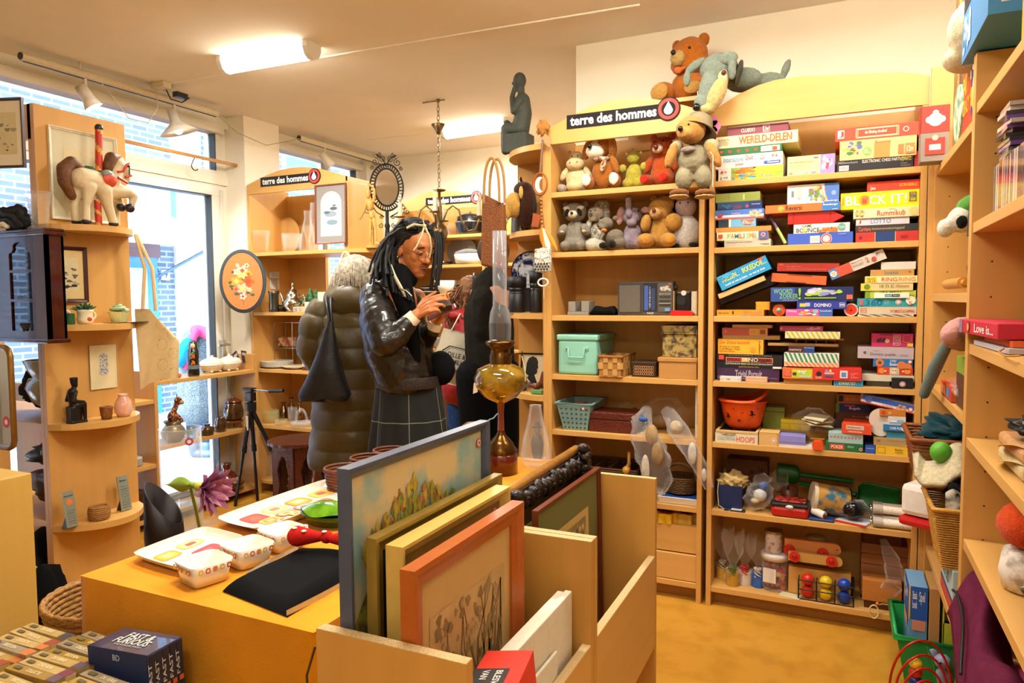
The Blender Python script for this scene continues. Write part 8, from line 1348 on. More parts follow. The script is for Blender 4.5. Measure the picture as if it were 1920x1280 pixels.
glassy('glass_bowl','greenish glass bowl on the lower glassware shelf',508,z,3.96,[(0,.004),(.05,.004),(.062,.03),(.06,.09),(.057,.09),(.055,.03),(0,.015)],mat('d0d8a0',.05,alpha=.4,var=0,coat=1),cat='bowl')
glassy('glass_bowl','small clear glass bowl in front of the green one',527,z,3.90,[(0,.004),(.04,.004),(.048,.04),(.045,.04),(.036,.012),(0,.01)],mat('e8dcb0',.05,alpha=.35,var=0,coat=1),cat='bowl')
for k,(px,h,lab)in enumerate(((532,.13,'left silver-brown bottle vase on the lower glass shelf'),(547,.17,'middle and tallest silver-brown bottle vase'),(562,.14,'right silver-brown bottle vase behind the glass basket'))):
 glassy('bottle_vase',lab,px,z,4.10,[(0,.001),(.035,.001),(.038,h*.3),(.03,h*.55),(.013,h*.78),(.012,h*.85),(.02,h),(.017,h),(.01,h*.85),(0,h*.7)],mat('8a6c50',.15,.9,var=0),cat='vase')
glassy('drinking_glass','clear tumbler beside the glass basket',549,z,3.98,[(0,.004),(.03,.004),(.036,.12),(.034,.12),(.027,.02),(0,.02)])
o,c=glassy('glass_basket','moulded clear glass basket with arched handle',566,z,3.93,[(0,.004),(.06,.004),(.085,.025),(.082,.028),(.055,.01),(0,.01)],mat('e8eef4',.05,alpha=.5,var=0,coat=1),cat='basket');MB().tb([c+V((.05*math.cos(a),.0,.02+.10*math.sin(a)))for a in[PI*i/16 for i in range(17)]],.009,mat('e8eef4',.05,alpha=.5,var=0,coat=1),8).bd('handle',o)
z=.091
for k,(px,lab)in enumerate(((508,'tall clear glass bottle at the left of the bottom shelf'),(522,'clear glass jug on the bottom shelf'),(545,'clear glass jug behind the carved table'))):glassy('glass_jug',lab,px,z,4.0,[(0,.004),(.06,.004),(.07,.06),(.055,.16),(.03,.22),(.045,.27),(.042,.27),(.026,.22),(.05,.16),(0,.02)],cat='jug')
c=V((mx(577,.48,3.72),3.64,0));cv=mat('5a2414',.35,var=.3,scale=60,bump=1,bscale=90);t=tH('carved_table','small round carved dark wood table with fretwork legs','table',c);n=64
MB().pr([((.20+.008*abs(math.sin(8*a)))*math.cos(a),(.20+.008*abs(math.sin(8*a)))*math.sin(a))for a in[2*PI*i/n for i in range(n)]],.022,cv,lambda u,v,w_:c+V((u,v,.455+w_))).bd('tabletop',t,bev=.003)
for k in range(6):
 a=PI/6+PI*k/3;r1=V((math.cos(a),math.sin(a),0));s1=V((-r1.y,r1.x,0));b=MB()
 for sg in(-1,1):b.pr([(sg*.085,0),(sg*.06,0),(sg*.055,.1),(sg*.035,.2),(sg*.05,.3),(sg*.02,.38),(0,.40),(0,.455),(sg*.088,.455)],.012,cv,lambda u,v,w_:c+r1*(.15+w_)+s1*u+ZA*v)
 for j in range(5):b.tb([c+r1*.156+s1*((-.05+.025*j)+.012*math.cos(q))+ZA*(.40-.02*abs(j-2)+.012*math.sin(q))for q in[2*PI*i/10 for i in range(10)]],.0035,cv,5,closed=True)
 b.bd('leg',t)
T0=V((onZ(458,945,0).x,3.62,0));t=tH('tripod','black camera tripod with pan handle','tripod',T0);hub=onY(470,762,3.64);hub=V((hub.x,3.64,hub.z));bk3=mat('121214',.4)
for k,(px,py,yy)in enumerate(((441,948,3.50),(483,938,3.62),(553,934,3.8))):
 f=onZ(px,py,.004);m1=hub.lerp(f,.42);MB().cyl(hub+(f-hub).normalized()*.01+V((0,0,0)),m1,.0155,bk3,12).cyl(m1-(f-hub)*.02,m1+(f-hub)*.05,.02,bk3,12).cyl(m1,f,.0105,bk3,12).bd('leg',t)
MB().cyl(hub+V((0,0,-.03)),hub+V((0,0,.03)),.038,bk3,18).cyl(hub+V((0,0,.0)),hub+V((0,0,.10)),.018,bk3,14).box(hub.x-.03,hub.x+.03,hub.y-.025,hub.y+.025,hub.z+.04,hub.z+.10,bk3).bd('hub',t,bev=.004)
hd=hub+V((0,0,.125));MB().box(hd.x-.05,hd.x+.035,hd.y-.025,hd.y+.025,hd.z-.02,hd.z+.006,bk3).bd('head',t,bev=.004);e=onY(505,733,3.64);e2=onY(531,732,3.64);MB().cyl(hd+V((.02,0,-.004)),e,.0045,mat('a8a8a8',.3,1)).bd('pan_rod',t);MB().cyl(e,e2,.012,bk3,14).bd('pan_grip',t)
MB().box(hub.x-.006,hub.x+.010,hub.y-.042,hub.y-.036,hub.z-.16,hub.z-.06,mat('e0dcd8')).bd('label',t)
# PICTURES IN THE CRATE
def frameX(label,x,y0,y1,z0,z1,fw,dep,fc,mc,art,name='framed_picture',metal=0,lean=0,rough=.35):
 return pic(name,label,(x,y0,z0),YA,V((lean,0,1)),y1-y0,z1-z0,fw,fc,mc,art,dep,metal=metal,frough=rough)
def bushes(b,F):
 rnd=random.Random(2)
 b.add([F(.03,.03),F(.97,.03),F(.97,.97),F(.03,.97)],[(0,1,2,3)],mat('8aa8a0',.7,c2='d0b884',scale=9,thr=.5))
 b.add([F(.03,.03,.0003),F(.97,.03,.0003),F(.97,.74,.0003),F(.6,.80,.0003),F(.2,.78,.0003),F(.03,.62,.0003)],[tuple(range(6))],mat('6a5428',.7,c2='9a9430',scale=50,thr=.5))
 for i in range(300):
  u=.10+.62*rnd.random();v=.755+rnd.random()*.16*(1-abs(u-.42)*1.9);r=.006+.013*rnd.random();b.add([F(u+r*.8*math.cos(a)*(1+.4*math.sin(4*a+i)),v+r*math.sin(a)*(1+.4*math.cos(3*a+i)),.0005+.00001*i)for a in[2*PI*k/10 for k in range(10)]],[tuple(range(10))],mat(('b8a02c','9a9a30','a8682c','7a8428','c8a83c','b88040')[i%6],.8))
def trees(b,F):
 rnd=random.Random(6)
 b.add([F(.16,.1),F(.84,.1),F(.84,.82),F(.16,.82)],[(0,1,2,3)],mat('c8a468',.7,c2='b8925a',scale=12,thr=.5))
 for i in range(14):
  u0,v0=.45+.16*rnd.random(),.12;pts=[(u0,v0)]
  for k in range(5):u0+=rnd.uniform(-.09,.09)+(.012*(i-4));v0+=.132;pts.append((min(.8,max(.2,u0)),min(.8,v0)))
  w_=.02
  for k in range(5):(a,c),(d,e)=pts[k],pts[k+1];w2=w_*(1-k*.18);b.add([F(a-w2,c,.0003),F(a+w2,c,.0003),F(d+w2*.8,e,.0003),F(d-w2*.8,e,.0003)],[(0,1,2,3)],mat('7a5c34',.8))
 for i in range(170):u,v,r=.2+.6*rnd.random(),.3+.5*rnd.random(),.006+.016*rnd.random();b.add([F(u+r*math.cos(a)*(1+.5*math.sin(3*a+i)),v+r*math.sin(a),.0004+.00001*i)for a in[2*PI*k/9 for k in range(9)]],[tuple(range(9))],mat(('9a7c4c','8a6c3c','b08c58')[i%3],0.8))
def stick(t,x,y,z,r=.009):MB().disk((x,y,z),r,YA,ZA,PRINT('c84a3c')).disk((x+.0006,y,z),r*.72,YA,ZA,PRINT('e8d8c0')).disk((x+.0012,y,z),r*.4,YA,ZA,PRINT('c84a3c')).bd('price_sticker',t)
t=frameX('large blue-grey framed watercolour of autumn bushes, rearmost in the crate',-.652,.80,1.245,.50,1.16,.017,.022,'4c5468','c0a468',bushes);stick(t,-.640,1.215,1.12)
t=frameX('gold framed picture leaning before the autumn bushes',-.622,.825,1.245,.50,1.055,.026,.018,'a08438','181410',None,metal=.3)
t=frameX('pale gold framed picture between the gold and orange frames',-.595,.835,1.20,.50,1.045,.022,.03,'d8b45c','a88440',None);stick(t,-.582,1.165,1.005)
t=frameX('orange-brown framed print of bare trees, front one in the crate',-.545,.797,1.165,.50,1.03,.034,.024,'b45c1c','c49c5c',trees)
def houses(b,F):
 b.add([F(.2,.12),F(.8,.12),F(.8,.82),F(.2,.82)],[(0,1,2,3)],mat('c8a860',.7));b.add([F(.25,.16,.0003),F(.75,.16,.0003),F(.75,.78,.0003),F(.25,.78,.0003)],[(0,1,2,3)],mat('a89058',.7,c2='8a7444',scale=20,thr=.5))
 for i in range(9):
  for k in range(14):b.add([F(.28+.05*i,.2+.04*k,.0005),F(.315+.05*i,.2+.04*k,.0005),F(.315+.05*i,.225+.04*k,.0005),F(.28+.05*i,.225+.04*k,.0005)],[(0,1,2,3)],mat('c8b478'if(i*k)%3 else '6a5838',.7))
t=frameX('thin brown framed print with green mount and gabled houses',-.575,1.345,1.775,.50,.955,.012,.014,'6a2c14','6a6a38',houses,lean=-.02);stick(t,-.558,1.375,.90)
t=tH('ornate_frame','heavy ornate dark carved frame with gilt edge at the back of the crate','frame',(-.63,1.55,.5));oc_=mat('2a1810',.35,var=.4,scale=60,bump=1,bscale=60);gl_=mat('b07a30',.35,.4,var=.2,scale=40)
ys,ye,zb_,zt_=1.332,1.782,.512,.985
b=MB()
for(p,q)in(((-.642,ys,zb_),(-.642,ys,zt_)),((-.642,ys,zt_),(-.642,ye,zt_+.01)),((-.642,ye,zt_),(-.642,ye,zb_)),((-.642,ye,zb_),(-.642,ys,zb_))):b.cyl(p,q,.012,gl_,10)
b.bd('gilt_edge',t)
b=MB();rnd=random.Random(8)
for i in range(60):y=ys+.03+(ye-ys-.05)*i/59;b.bl((-.625,y,zt_-.022+.008*math.sin(i*1.3)),(.018,.013,.014+.006*math.sin(i*.9)),oc_,None,8,6)
for s in(ys+.02,ye-.01):
 for i in range(34):b.bl((-.622,s,zb_+.02+.45*i/33),(.018,.014+.004*math.sin(i),.012),oc_,None,8,6)
for i in range(14):b.bl((-.615+.006*rnd.random(),ye-.03+.03*rnd.random(),zt_-.05+.07*rnd.random()),(.016,.018,.014),oc_,None,8,6)
b.box(-.64,-.625,ys,ye,zt_-.045,zt_-.0,oc_);b.bd('carved_moulding',t)
MB().box(-.65,-.645,ys,ye,zb_,zt_-.02,mat('54402c',.3)).box(-.644,-.640,ys+.02,ye-.03,zt_-.13,zt_-.10,mat('a89858',.4)).bd('canvas',t)
cvm=mat('e8dfc8',.5)
for k,(dz,dx,lab)in enumerate(((0,0,'white stretched canvas standing at the front of the crate'),(-.012,-.018,'second white canvas just behind the front one'),(-.10,.03,'small white canvas lowest at the crate side'))):
 tag(MB().box((-.473,-.489,-.456)[k],(-.459,-.475,-.45)[k],.80,1.25-.1*(k==2),.50,(.84,.836,.77)[k],cvm).bd('canvas',bev=.002),lab,'canvas')
b=MB();b.box(0,.075,0,.16,0,.12,card('d8301c'));decor(b,'r .45,.0,1,.7,2a2422;t .5,.42,.97,.6,e8e0d8,BLESWIJK;t .5,.2,.7,.34,e8e0d8,VAN',(0,.16,.1206),-YA,XA,.16,.075,(0,0,1));decor(b,'r .0,.0,1,.3,2a2422',(0,-.0006,0),XA,ZA,.075,.12,(0,-1,0));o=tag(b.bd('red_box',bev=.001),'red and black box standing in the front corner of the crate','box');o.location=(-.445,.80,.745);o.rotation_euler=(math.radians(-6),math.radians(-6),math.radians(14))
MB().box(-.47,-.40,.80,.92,.495,.744,CW).bd('inner_block',bpy.data.objects['picture_crate'])
tag(MB().tb([(-.682,.78,.90),(-.69,.77,.86),(-.682,.765,.80),(-.672,.765,.70)],.0018,mat('3a2410'),5).bd('cord'),'thin dark cord hanging at the crate corner','cord')
# ON THE YELLOW TABLE
zt=.7525;cer=mat('f0e8d4',.12,coat=.5,var=0)
def tray(label,A,Bk,C,D,h,name='serving_platter',patt=0):
 """curved rectangular porcelain dish; A left, Bk back, C right, D front corners (x, y)"""
 t=tH(name,label,'dish',(*A,zt));A,Bk,C,D=[V((*q,0))for q in(A,Bk,C,D)]
 def P(u,v,s=1):c=(A+Bk+C+D)/4;q=(A*(1-u)+D*u)*(1-v)+(Bk*(1-u)+C*u)*v;return c+(q-c)*s
 def ringp(s,z,bow):
  pts=[]
  for(u0,v0,u1,v1)in((0,0,1,0),(1,0,1,1),(1,1,0,1),(0,1,0,0)):
   for i in range(10):f=i/10;q=P(u0+(u1-u0)*f,v0+(v1-v0)*f,s);c=P(.5,.5);q=q+(q-c)*bow*math.sin(PI*f)-(q-c)*.04*max(0,1-min(f,1-f)*14);pts.append(q+V((0,0,zt+z)))
  return pts
 b=MB();rs=[ringp(.84,.001,.02),ringp(1,h,.05),ringp(.975,h+.001,.05),ringp(.93,h*.5,.03),ringp(.86,.006,.02)];n=40
 b.add([q for r in rs for q in r],[(k*n+i,k*n+(i+1)%n,(k+1)*n+(i+1)%n,(k+1)*n+i)for k in range(4)for i in range(n)]+[tuple(range(4*n,5*n)),tuple(range(n-1,-1,-1))],cer,False);b.bd('body',t,bev=.001)
 b=MB();k=[0]
 def cell(u,v,w,h_,c1,c2,c3):
  for s,cl in((1,c1),(.72,c2),(.42,c3)):
   k[0]+=1;b.add([P(u+w*s*(abs(math.cos(a))**.45)*(1 if math.cos(a)>0 else-1),v+h_*s*(abs(math.sin(a))**.45)*(1 if math.sin(a)>0 else-1),.84)+V((0,0,zt+.0066+.0001*k[0]))for a in[2*PI*j/20 for j in range(20)]],[tuple(range(20))],PRINT(cl))
 if patt==1:
  for q in((.3,.22,.16,.17,'e0a02c','e8b84c','f0dc8c'),(.22,.66,.15,.2,'ecd45c','f0e0a0','c8504c'),(.7,.62,.16,.22,'b84a4c','b0404c','c05a5c'),(.78,.2,.15,.12,'e8b83c','b04a6c','f0dc8c')):cell(*q)
 elif patt==2:
  for q in((.35,.12,.25,.09,'b84038','c85040','d0603c'),(.25,.34,.18,.1,'ecd86c','f0e4a8','d87848'),(.3,.57,.2,.1,'e08c2c','e8a83c','f4e4a0'),(.3,.82,.18,.1,'ecc03c','e8a84c','c84838'),(.68,.15,.09,.06,'e8c85c','d88050','e8b060'),(.62,.32,.08,.06,'d87848','f0dca0','d89050'),(.62,.5,.09,.06,'d08078','f0dccc','c86058'),(.72,.66,.08,.06,'b83c2c','d87040','b84030'),(.84,.2,.05,.04,'d88070','f0dca0','c05040'),(.8,.35,.05,.04,'e8b050','f0dca0','d87840'),(.84,.5,.04,.03,'c05040','f0dca0','c05040'),(.86,.68,.04,.03,'d89050','f0dca0','c05040')):cell(q[0],q[1],q[2]*(1.5 if q[2]<.1 else 1),q[3]*(1.35 if q[2]<.1 else 1),*q[4:])
 if patt:b.bd('painted_pattern',t)
 return t
tray('square white platter with orange, yellow and plum patches, nearer one',(-1.60,1.165),(-1.605,1.39),(-1.43,1.375),(-1.385,1.145),.022,patt=1)
tray('long white platter with a patchwork of orange and red squares',(-1.635,1.46),(-1.63,1.95),(-1.41,1.93),(-1.44,1.43),.024,patt=2)
def bowl(label,cx,cy,rz,s=.052):
 t=tH('square_bowl',label,'bowl',(cx,cy,zt),'three square patterned bowls on the yellow cloth');T=Matrix.Translation((cx,cy,zt))@Matrix.Rotation(math.radians(rz),4,'Z');b=MB();b.T=T
 def R(r,z):return[V((r*(abs(math.cos(a))**.35)*(1 if math.cos(a)>0 else-1),r*(abs(math.sin(a))**.35)*(1 if math.sin(a)>0 else-1),z))for a in[2*PI*j/48+.0655 for j in range(48)]]
 rs=[R(s*.80,.001),R(s*.86,.02),R(s,.05),R(s*.96,.0505),R(s*.80,.012),R(s*.7,.006)];n=48
 b.add([q for r in rs for q in r],[(k*n+i,k*n+(i+1)%n,(k+1)*n+(i+1)%n,(k+1)*n+i)for k in range(5)for i in range(n)]+[tuple(range(5*n,6*n)),tuple(range(n-1,-1,-1))],cer,True);b.bd('body',t)
 b=MB();b.T=T;cl=('e8b04c','c8502c','d8883c','e0a83c','b83c24')
 for sd in range(4):
  Rm=Matrix.Rotation(PI/2*sd,3,'Z')
  for j in range(5):
   for r_,cc,e in((.0062,cl[j],0),(.0034,'f0dca0'if j!=2 else cl[j],.0004)):b.add([Rm@V((-.034+.017*j+r_*.9*du,-(s*.985+.0012+e),.039+r_*dv))for du,dv in((-1,-.6),(-.6,-1),(.6,-1),(1,-.6),(1,.6),(.6,1),(-.6,1),(-1,.6))],[tuple(range(8))],PRINT(cc))
 b.bd('painted_border',t);return t
bowl('nearest square white bowl with orange checks, beside the small platter',-1.335,1.155,-14);bowl('middle square white bowl with orange checks',-1.325,1.278,-14);bowl('farthest square white bowl with orange checks, by the green leaf dish',-1.325,1.402,-14)
c=V((-1.34,1.60,zt));t=tH('leaf_dish','glossy green leaf-shaped lidded dish on the long platter','dish',c);lg=mat('3f7a14',.15,c2='6aa01c',scale=14,coat=.6)
MB().lt([(0,.001),(.04,.001),(.062,.02),(.07,.035),(.066,.036),(0,.03)],c,mat('2c5410',.2,coat=.5),32,1.3,.8,.2).bd('base',t)
b=MB();b.grid(lambda u,v:c+V((-.09+.19*u,(v-.5)*.13*math.sin(PI*min(1,u*.9+.06)),.042+.028*math.sin(PI*u)*math.sin(PI*v)+.006*math.sin(10*u)*(abs(v-.5)))),26,16,lg);b.grid(lambda u,v:c+V((-.092+.194*u,(v-.5)*.135*math.sin(PI*min(1,u*.9+.06)),.04-.012*math.sin(PI*u)*math.sin(PI*v))),26,16,mat('88ac1c',.2));b.bd('lid',t)
c1,c2,c3,c4=V((-1.245,1.125,zt)),V((-1.265,1.40,zt)),V((-1.03,1.44,zt)),V((-1.02,1.085,zt))
t=tH('fabric_bag','black fabric bag lying folded on the yellow cloth','bag',c1);bl_=cloth('0e0e10',.05)
def cl(u,v,z,k=1):q=(c1*(1-u)+c4*u)*(1-v)+(c2*(1-u)+c3*u)*v;e=min(u,1-u,v,1-v);return q+V((0,0,z*min(1,max(0,e)*9)**.6*k+.004*math.sin(7*u+5*v)*min(1,max(0,e)*8)))
b=MB();b.grid(lambda u,v:cl(u,v,.022),24,30,bl_);b.grid(lambda u,v:cl(u,v,.0,1)+V((0,0,.0008)),4,4,bl_);b.bd('black_cloth',t)
MB().grid(lambda u,v:cl(.99+.06*math.sin(PI*v),v,0)+V((0,0,.001+.012*u)),4,16,cloth('d8c088')).bd('cream_lining',t);MB().grid(lambda u,v:cl(-.03-.03*math.sin(PI*v),.3+.7*v,0)+V((0,0,.001+.010*u)),4,12,cloth('e4dcc4')).bd('cream_lining',t)
rd=cloth('c4241c',.05);q=cl(.45,.86,.04);b=MB();b.cap(q+V((-.02,0,.012)),q+V((-.075,-.02,.012)),.012,.026,rd);b.cap(q+V((.02,0,.012)),q+V((.075,.02,.012)),.012,.026,rd);b.bl(q+V((0,0,.014)),(.018,.016,.016),rd);o=b.bd('red_bow',t)
b=MB()
for dx,dy,dz in((-.075,-.03,.036),(-.05,-.025,.03),(-.085,-.012,.036),(-.062,-.005,.036),(.05,.01,.032),(.08,.02,.038),(.07,.0,.034),(0,-.008,.03)):b.bl(q+V((dx,dy,dz)),(.0065,.0065,.003),PRINT('f0e8e0'),None,8,6)
b.bd('dot',o,kind='stuff')
c=V((-1.146,2.354,zt));bs=mat('6a4a20',.25,.9,var=.2,scale=40);t=tH('oil_lamp','antique oil lamp with amber glass font and tall chimney','oil lamp',c);k=1.0
MB().lt([(0,.001),(.062,.001),(.062,.07),(.058,.075),(0,.075)],c,mat('5a1c10',.2,coat=.6),32).bd('wooden_base',t)
MB().lt([(.06,.072),(.062,.085),(.05,.10),(.048,.11),(.035,.125),(.02,.14),(.013,.155),(.013,.16)],c,bs,32).bd('brass_foot',t)
MB().lt([(.013,.155),(.011,.22),(.014,.26),(.02,.268)],c,mat('7a3418',.2,coat=.5),24).bd('stem',t)
MB().lt([(.02,.265),(.06,.285),(.095,.325),(.10,.36),(.085,.39),(.055,.405),(.04,.41)],c,mat('a8821c',.06,trans=.35,coat=1,c2='7a5a10',scale=18),36).bd('amber_font',t)
MB().lt([(.04,.405),(.042,.44),(.036,.45),(.036,.465),(.05,.475),(.056,.49),(.05,.495),(.03,.50)],c,bs,28).cyl(c+V((.04,0,.445)),c+V((.085,0,.45)),.003,bs).bl(c+V((.088,0,.45)),(.003,.009,.009),bs).bd('burner',t)
MB().lt([(.04,.495),(.042,.56),(.037,.60),(.027,.625),(.0265,.90),(.0245,.90),(.025,.625),(.035,.6),(.04,.56)],c,mat('b8bcc0',.04,alpha=.3,coat=1,var=0),30).cyl(c+V((0,0,.49)),c+V((0,0,.59)),.014,bs,12).bd('glass_chimney',t)
MB().tb([c+V((.085,0,.45)),c+V((.11,-.02,.39)),c+V((.11,-.02,.35))],.0015,mat('e0d0a8'),5).bd('tag_string',t);q=c+V((-.085,-.06,.30));MB().add([q,q+V((.022,-.005,.008)),q+V((.026,-.005,.045)),q+V((.004,0,.04))],[(0,1,2,3)],mat('e8d8c4',.6)).bd('price_tag',t)
c=V((-1.17,2.19,zt));t=tH('glass_jar','tall jar of red contents with a metal lid beside the oil lamp','jar',c);MB().lt([(0,.001),(.042,.001),(.044,.01),(.044,.165),(0,.166)],c,mat('c82c14',.1,coat=.8),28).bd('red_contents',t);MB().lt([(.0445,.0),(.0445,.19),(.044,.19)],c,GL,28).lt([(0,.215),(.03,.213),(.043,.205),(.0455,.185),(.0455,.175)],c,mat('a8946c',.25,.8),28).bd('lid',t)
c=V((-1.05,2.46,zt));t=tH('glass_carafe','clear teardrop glass carafe on the yellow cloth','carafe',c);MB().lt([(0,.012),(.04,.01),(.058,.03),(.062,.06),(.05,.12),(.03,.19),(.022,.24),(.024,.245),(.019,.24),(.027,.19),(.046,.12),(.056,.06),(.05,.035),(0,.03)],c,mat('e8ece8',.03,alpha=.22,coat=1,var=0),32).bd('body',t)
for k,(px,py,x_,lab)in enumerate(((645,872,0,'cane basket rim behind the blue frame, leftmost'),(690,852,0,'cane basket rim behind the blue frame, middle'),(733,838,0,'cane basket rim behind the blue frame, rightmost'))):
 p=onZ(px,py+10,.82);c=V((max(-1.55,p.x),min(2.52,p.y),zt));b=MB();wicker(b,c,.065,.075,mat('7a3c18',.5,var=.3,scale=100),1,1,30,8,.2);tag(b.bd('cane_basket'),lab,'basket')
p=onZ(762,833,.84);b=MB();cP(b,(p.x if p.x>-1.5 else-1.35,2.5,zt+.055),(.05,.05,.055),mat('d89048',.5),3,24);tag(b.bd('orange_object'),'orange-tan lump just visible above the blue frame','ornament')
# DVD BIN
dv=['a8843a','b8944c','94742e','c0a060','a08c70','c8a868'];rnd=random.Random(11);DZ=.665
tbn=tH('storage_tub','grey-green plastic tub holding rows of gold box sets','tub',(-1.43,.75,.3));gg=mat('7f9078',.4)
b=MB();wall4(b,-1.70,-1.16,.42,.985,.36,.575,.02,gg,.006);b.bd('body',tbn)
for x_,y_ in((-1.735,.80),(-1.13,.83)):MB().tb([V((x_,y_+.09*math.cos(a),.575+.035*math.sin(a)))for a in[PI*i/10 for i in range(11)]],.014,gg,10).bd('handle',tbn)
tag(MB().box(-1.68,-1.18,.44,.97,.0,.355,WOOD).bd('stand',bev=.004),'wooden block stand under the grey-green tub','stand')
acc=['6a2c3c','a85c24','5a4450','3a3038','8a3c1c','b86a2c']
for col,(xa,ya,yb)in enumerate(((-1.675,.945,.45),(-1.515,.975,.45),(-1.352,.865,.45))):
 n=int((ya-yb)/.0255)
 for i in range(n):
  y=ya-.0255*i;x_=xa+rnd.uniform(-.004,.004)-(.03*i/n);z_=DZ+rnd.uniform(-.004,.004)-.0006*i;b=MB();b.box(0,.152,0,.0225,-.19,0,mat(dv[rnd.randrange(6)],.22,var=.1,coat=.6,scale=50))
  decor(b,'r .82,0,1,1,%s;t .35,.3,.62,.7,d8c898,%s;r .1,.3,.24,.7,5a4c28'%(acc[rnd.randrange(6)],('DE SERIE','DVD BOX','COLLECTIE','SEIZOEN')[i%4]),(0,0,.0006),XA,YA,.152,.0225,(0,0,1))
  o=b.bd('dvd_box',bev=.001);o.location=(x_,y,z_);o.rotation_euler=(0,math.radians(rnd.uniform(-1,1)),math.radians(rnd.uniform(-1.5,1.5)))
  tag(o,('gold dvd box in the left row of the tub','gold dvd box in the middle row of the tub','gold dvd box in the right row of the tub')[col],'dvd box',('left row of gold dvd boxes','middle row of gold dvd boxes','right row of gold dvd boxes')[col])
t=tH('bluray_box','blue shrink-wrapped film box set lying on the dvd tub','box set',(-1.33,.95,.6));T=Matrix.Translation((-1.385,.905,.70))@Matrix.Rotation(math.radians(3),4,'Z')@Matrix.Rotation(math.radians(-3),4,'Y');w_,d_,h_=.165,.085,.15
b=MB();b.T=T;b.box(0,w_,0,d_,-h_,0,mat('34405e',.15,coat=1,c2='222c48',scale=20));b.bd('slipcase',t,bev=.001)
b=MB();b.T=T;decor(b,'t .28,.55,.72,.82,d8d4c8,FAST &;t .22,.3,.78,.55,d8d4c8,FURIOUS;t .3,.2,.75,.26,a8a8a0,THE COLLECTION',(0,0,.0006),XA,YA,w_,d_,(0,0,1))
decor(b,'r 0,0,1,1,1c2c58;t .43,.86,.55,.94,b8c8e0,BD;'+''.join('c %.2f,.42,.12,%s;c %.2f,.5,.08,%s;'%(.15+.2*i,'10182c',.15+.2*i,('a88870','c0a088','b09078','a88468')[i])for i in range(4)),(0,-.0006,-h_),XA,ZA,w_,h_,(0,-1,0));b.bd('cover_print',t)
b=MB();b.T=T
for i in range(5):b.box(w_+.0002,w_+.001,.004+i*.0165,.018+i*.0165,-h_+.004,-.004,mat('24262e',.3));b.box(w_+.001,w_+.0013,.006+i*.0165,.016+i*.0165,-.085,-.075,PRINT('c85a28'));b.text('FAST',(w_+.0016,.008+i*.0165,-.07),ZA,-YA,.05,.008,PRINT('b8b0a0'))
b.bd('spine',t)
# CHANDELIER AND REAR SHELVES
c=V((-2.45,4.12,0));t=tH('chandelier','brass chandelier with candle bulbs hanging on a chain','chandelier',(c.x,c.y,CEIL));bm2=mat('7a6440',.3,.9);zt2=2.0
MB().cyl((c.x,c.y,CEIL),(c.x,c.y,CEIL-.02),.012,bm2).tb([(c.x-.12,c.y,CEIL-.01),(c.x+.05,c.y,CEIL-.01)],.005,bm2,6).bd('ceiling_hook',t)
b=MB();z=CEIL-.02;i=0
while z>zt2+.12:b.tb([V((c.x+(.009*math.cos(a)if i%2 else 0),c.y+(0 if i%2 else .009*math.cos(a)),z-.016+.018*math.sin(a)))for a in[2*PI*j/10 for j in range(10)]],.0024,bm2,5,closed=True);z-=.029;i+=1
b.bd('chain',t);MB().lt([(.004,0),(.012,.0),(.02,.02),(.048,.062),(.046,.066),(.005,.06)],(c.x,c.y,CEIL-.23),bm2,24).bd('canopy',t)
MB().lt([(.006,.14),(.045,.135),(.04,.128),(.01,.12),(.01,.05),(.018,.02),(.012,-.02),(.02,-.05),(.014,-.08),(.05,-.11),(.056,-.15),(.045,-.19),(.012,-.215),(.012,-.24),(.004,-.26),(0,-.26)],(c.x,c.y,zt2),bm2,28).bd('column',t)
for k in range(4):
 a=math.radians(-65+90*k)if 0 else math.radians(25+90*k);r=V((math.cos(a),math.sin(a),0));o=V((c.x,c.y,zt2));MB().tb([o+r*.02+ZA*-.08,o+r*.05+ZA*.0,o+r*.09+ZA*.03,o+r*.13+ZA*.0,o+r*.15+ZA*-.08,o+r*.19+ZA*-.14,o+r*.24+ZA*-.13,o+r*.265+ZA*-.06],.0065,bm2,8).bd('arm',t)
 q=o+r*.265+ZA*-.05;MB().lt([(0,0),(.035,.004),(.038,.01),(.01,.012),(0,.012)],q,bm2,20).bd('drip_pan',t);MB().cyl(q+ZA*.01,q+ZA*.10,.015,mat('ece0c0',.4),16).bd('candle_sleeve',t);MB().lt([(.008,.10),(.014,.12),(.012,.14),(.003,.165),(0,.166)],q,mat('f0ecd8',.1,alpha=.6,var=0),14).bd('bulb',t)
p=onY(825,455,4.1);b=MB();b.tb([(p.x,4.12,zt2-.26),p+V((0,0,.03))],.001,mat('e0d8c0'),4);b.box(p.x-.009,p.x+.009,p.y-.001,p.y+.001,p.z-.03,p.z+.02,mat('ece4d4'));b.bd('price_tag',t)
def rear(name,label,cat,px,z,prof,m,y=5.35,**k):c=V((onY(px,500,y).x,y,z+.001));return tag(MB().lt(prof,c,m,28,**k).bd(name),label,cat),c
en=mat('141416',.2,coat=.6);wc=mat('ece6d8',.25)
o,c=rear('casserole','black enamel roasting pot with lid on the rear shelf','pot',883,1.951,[(0,0),(.11,0),(.12,.02),(.13,.10),(.13,.105),(.125,.11),(.12,.15),(.08,.175),(.02,.18),(0,.20)],en)
MB().tb([c+V((.132*math.cos(a),.132*math.sin(a),.104))for a in[2*PI*i/32 for i in range(32)]],.004,mat('c8c4bc',.2,.9),6,closed=True).bd('steel_rim',o)
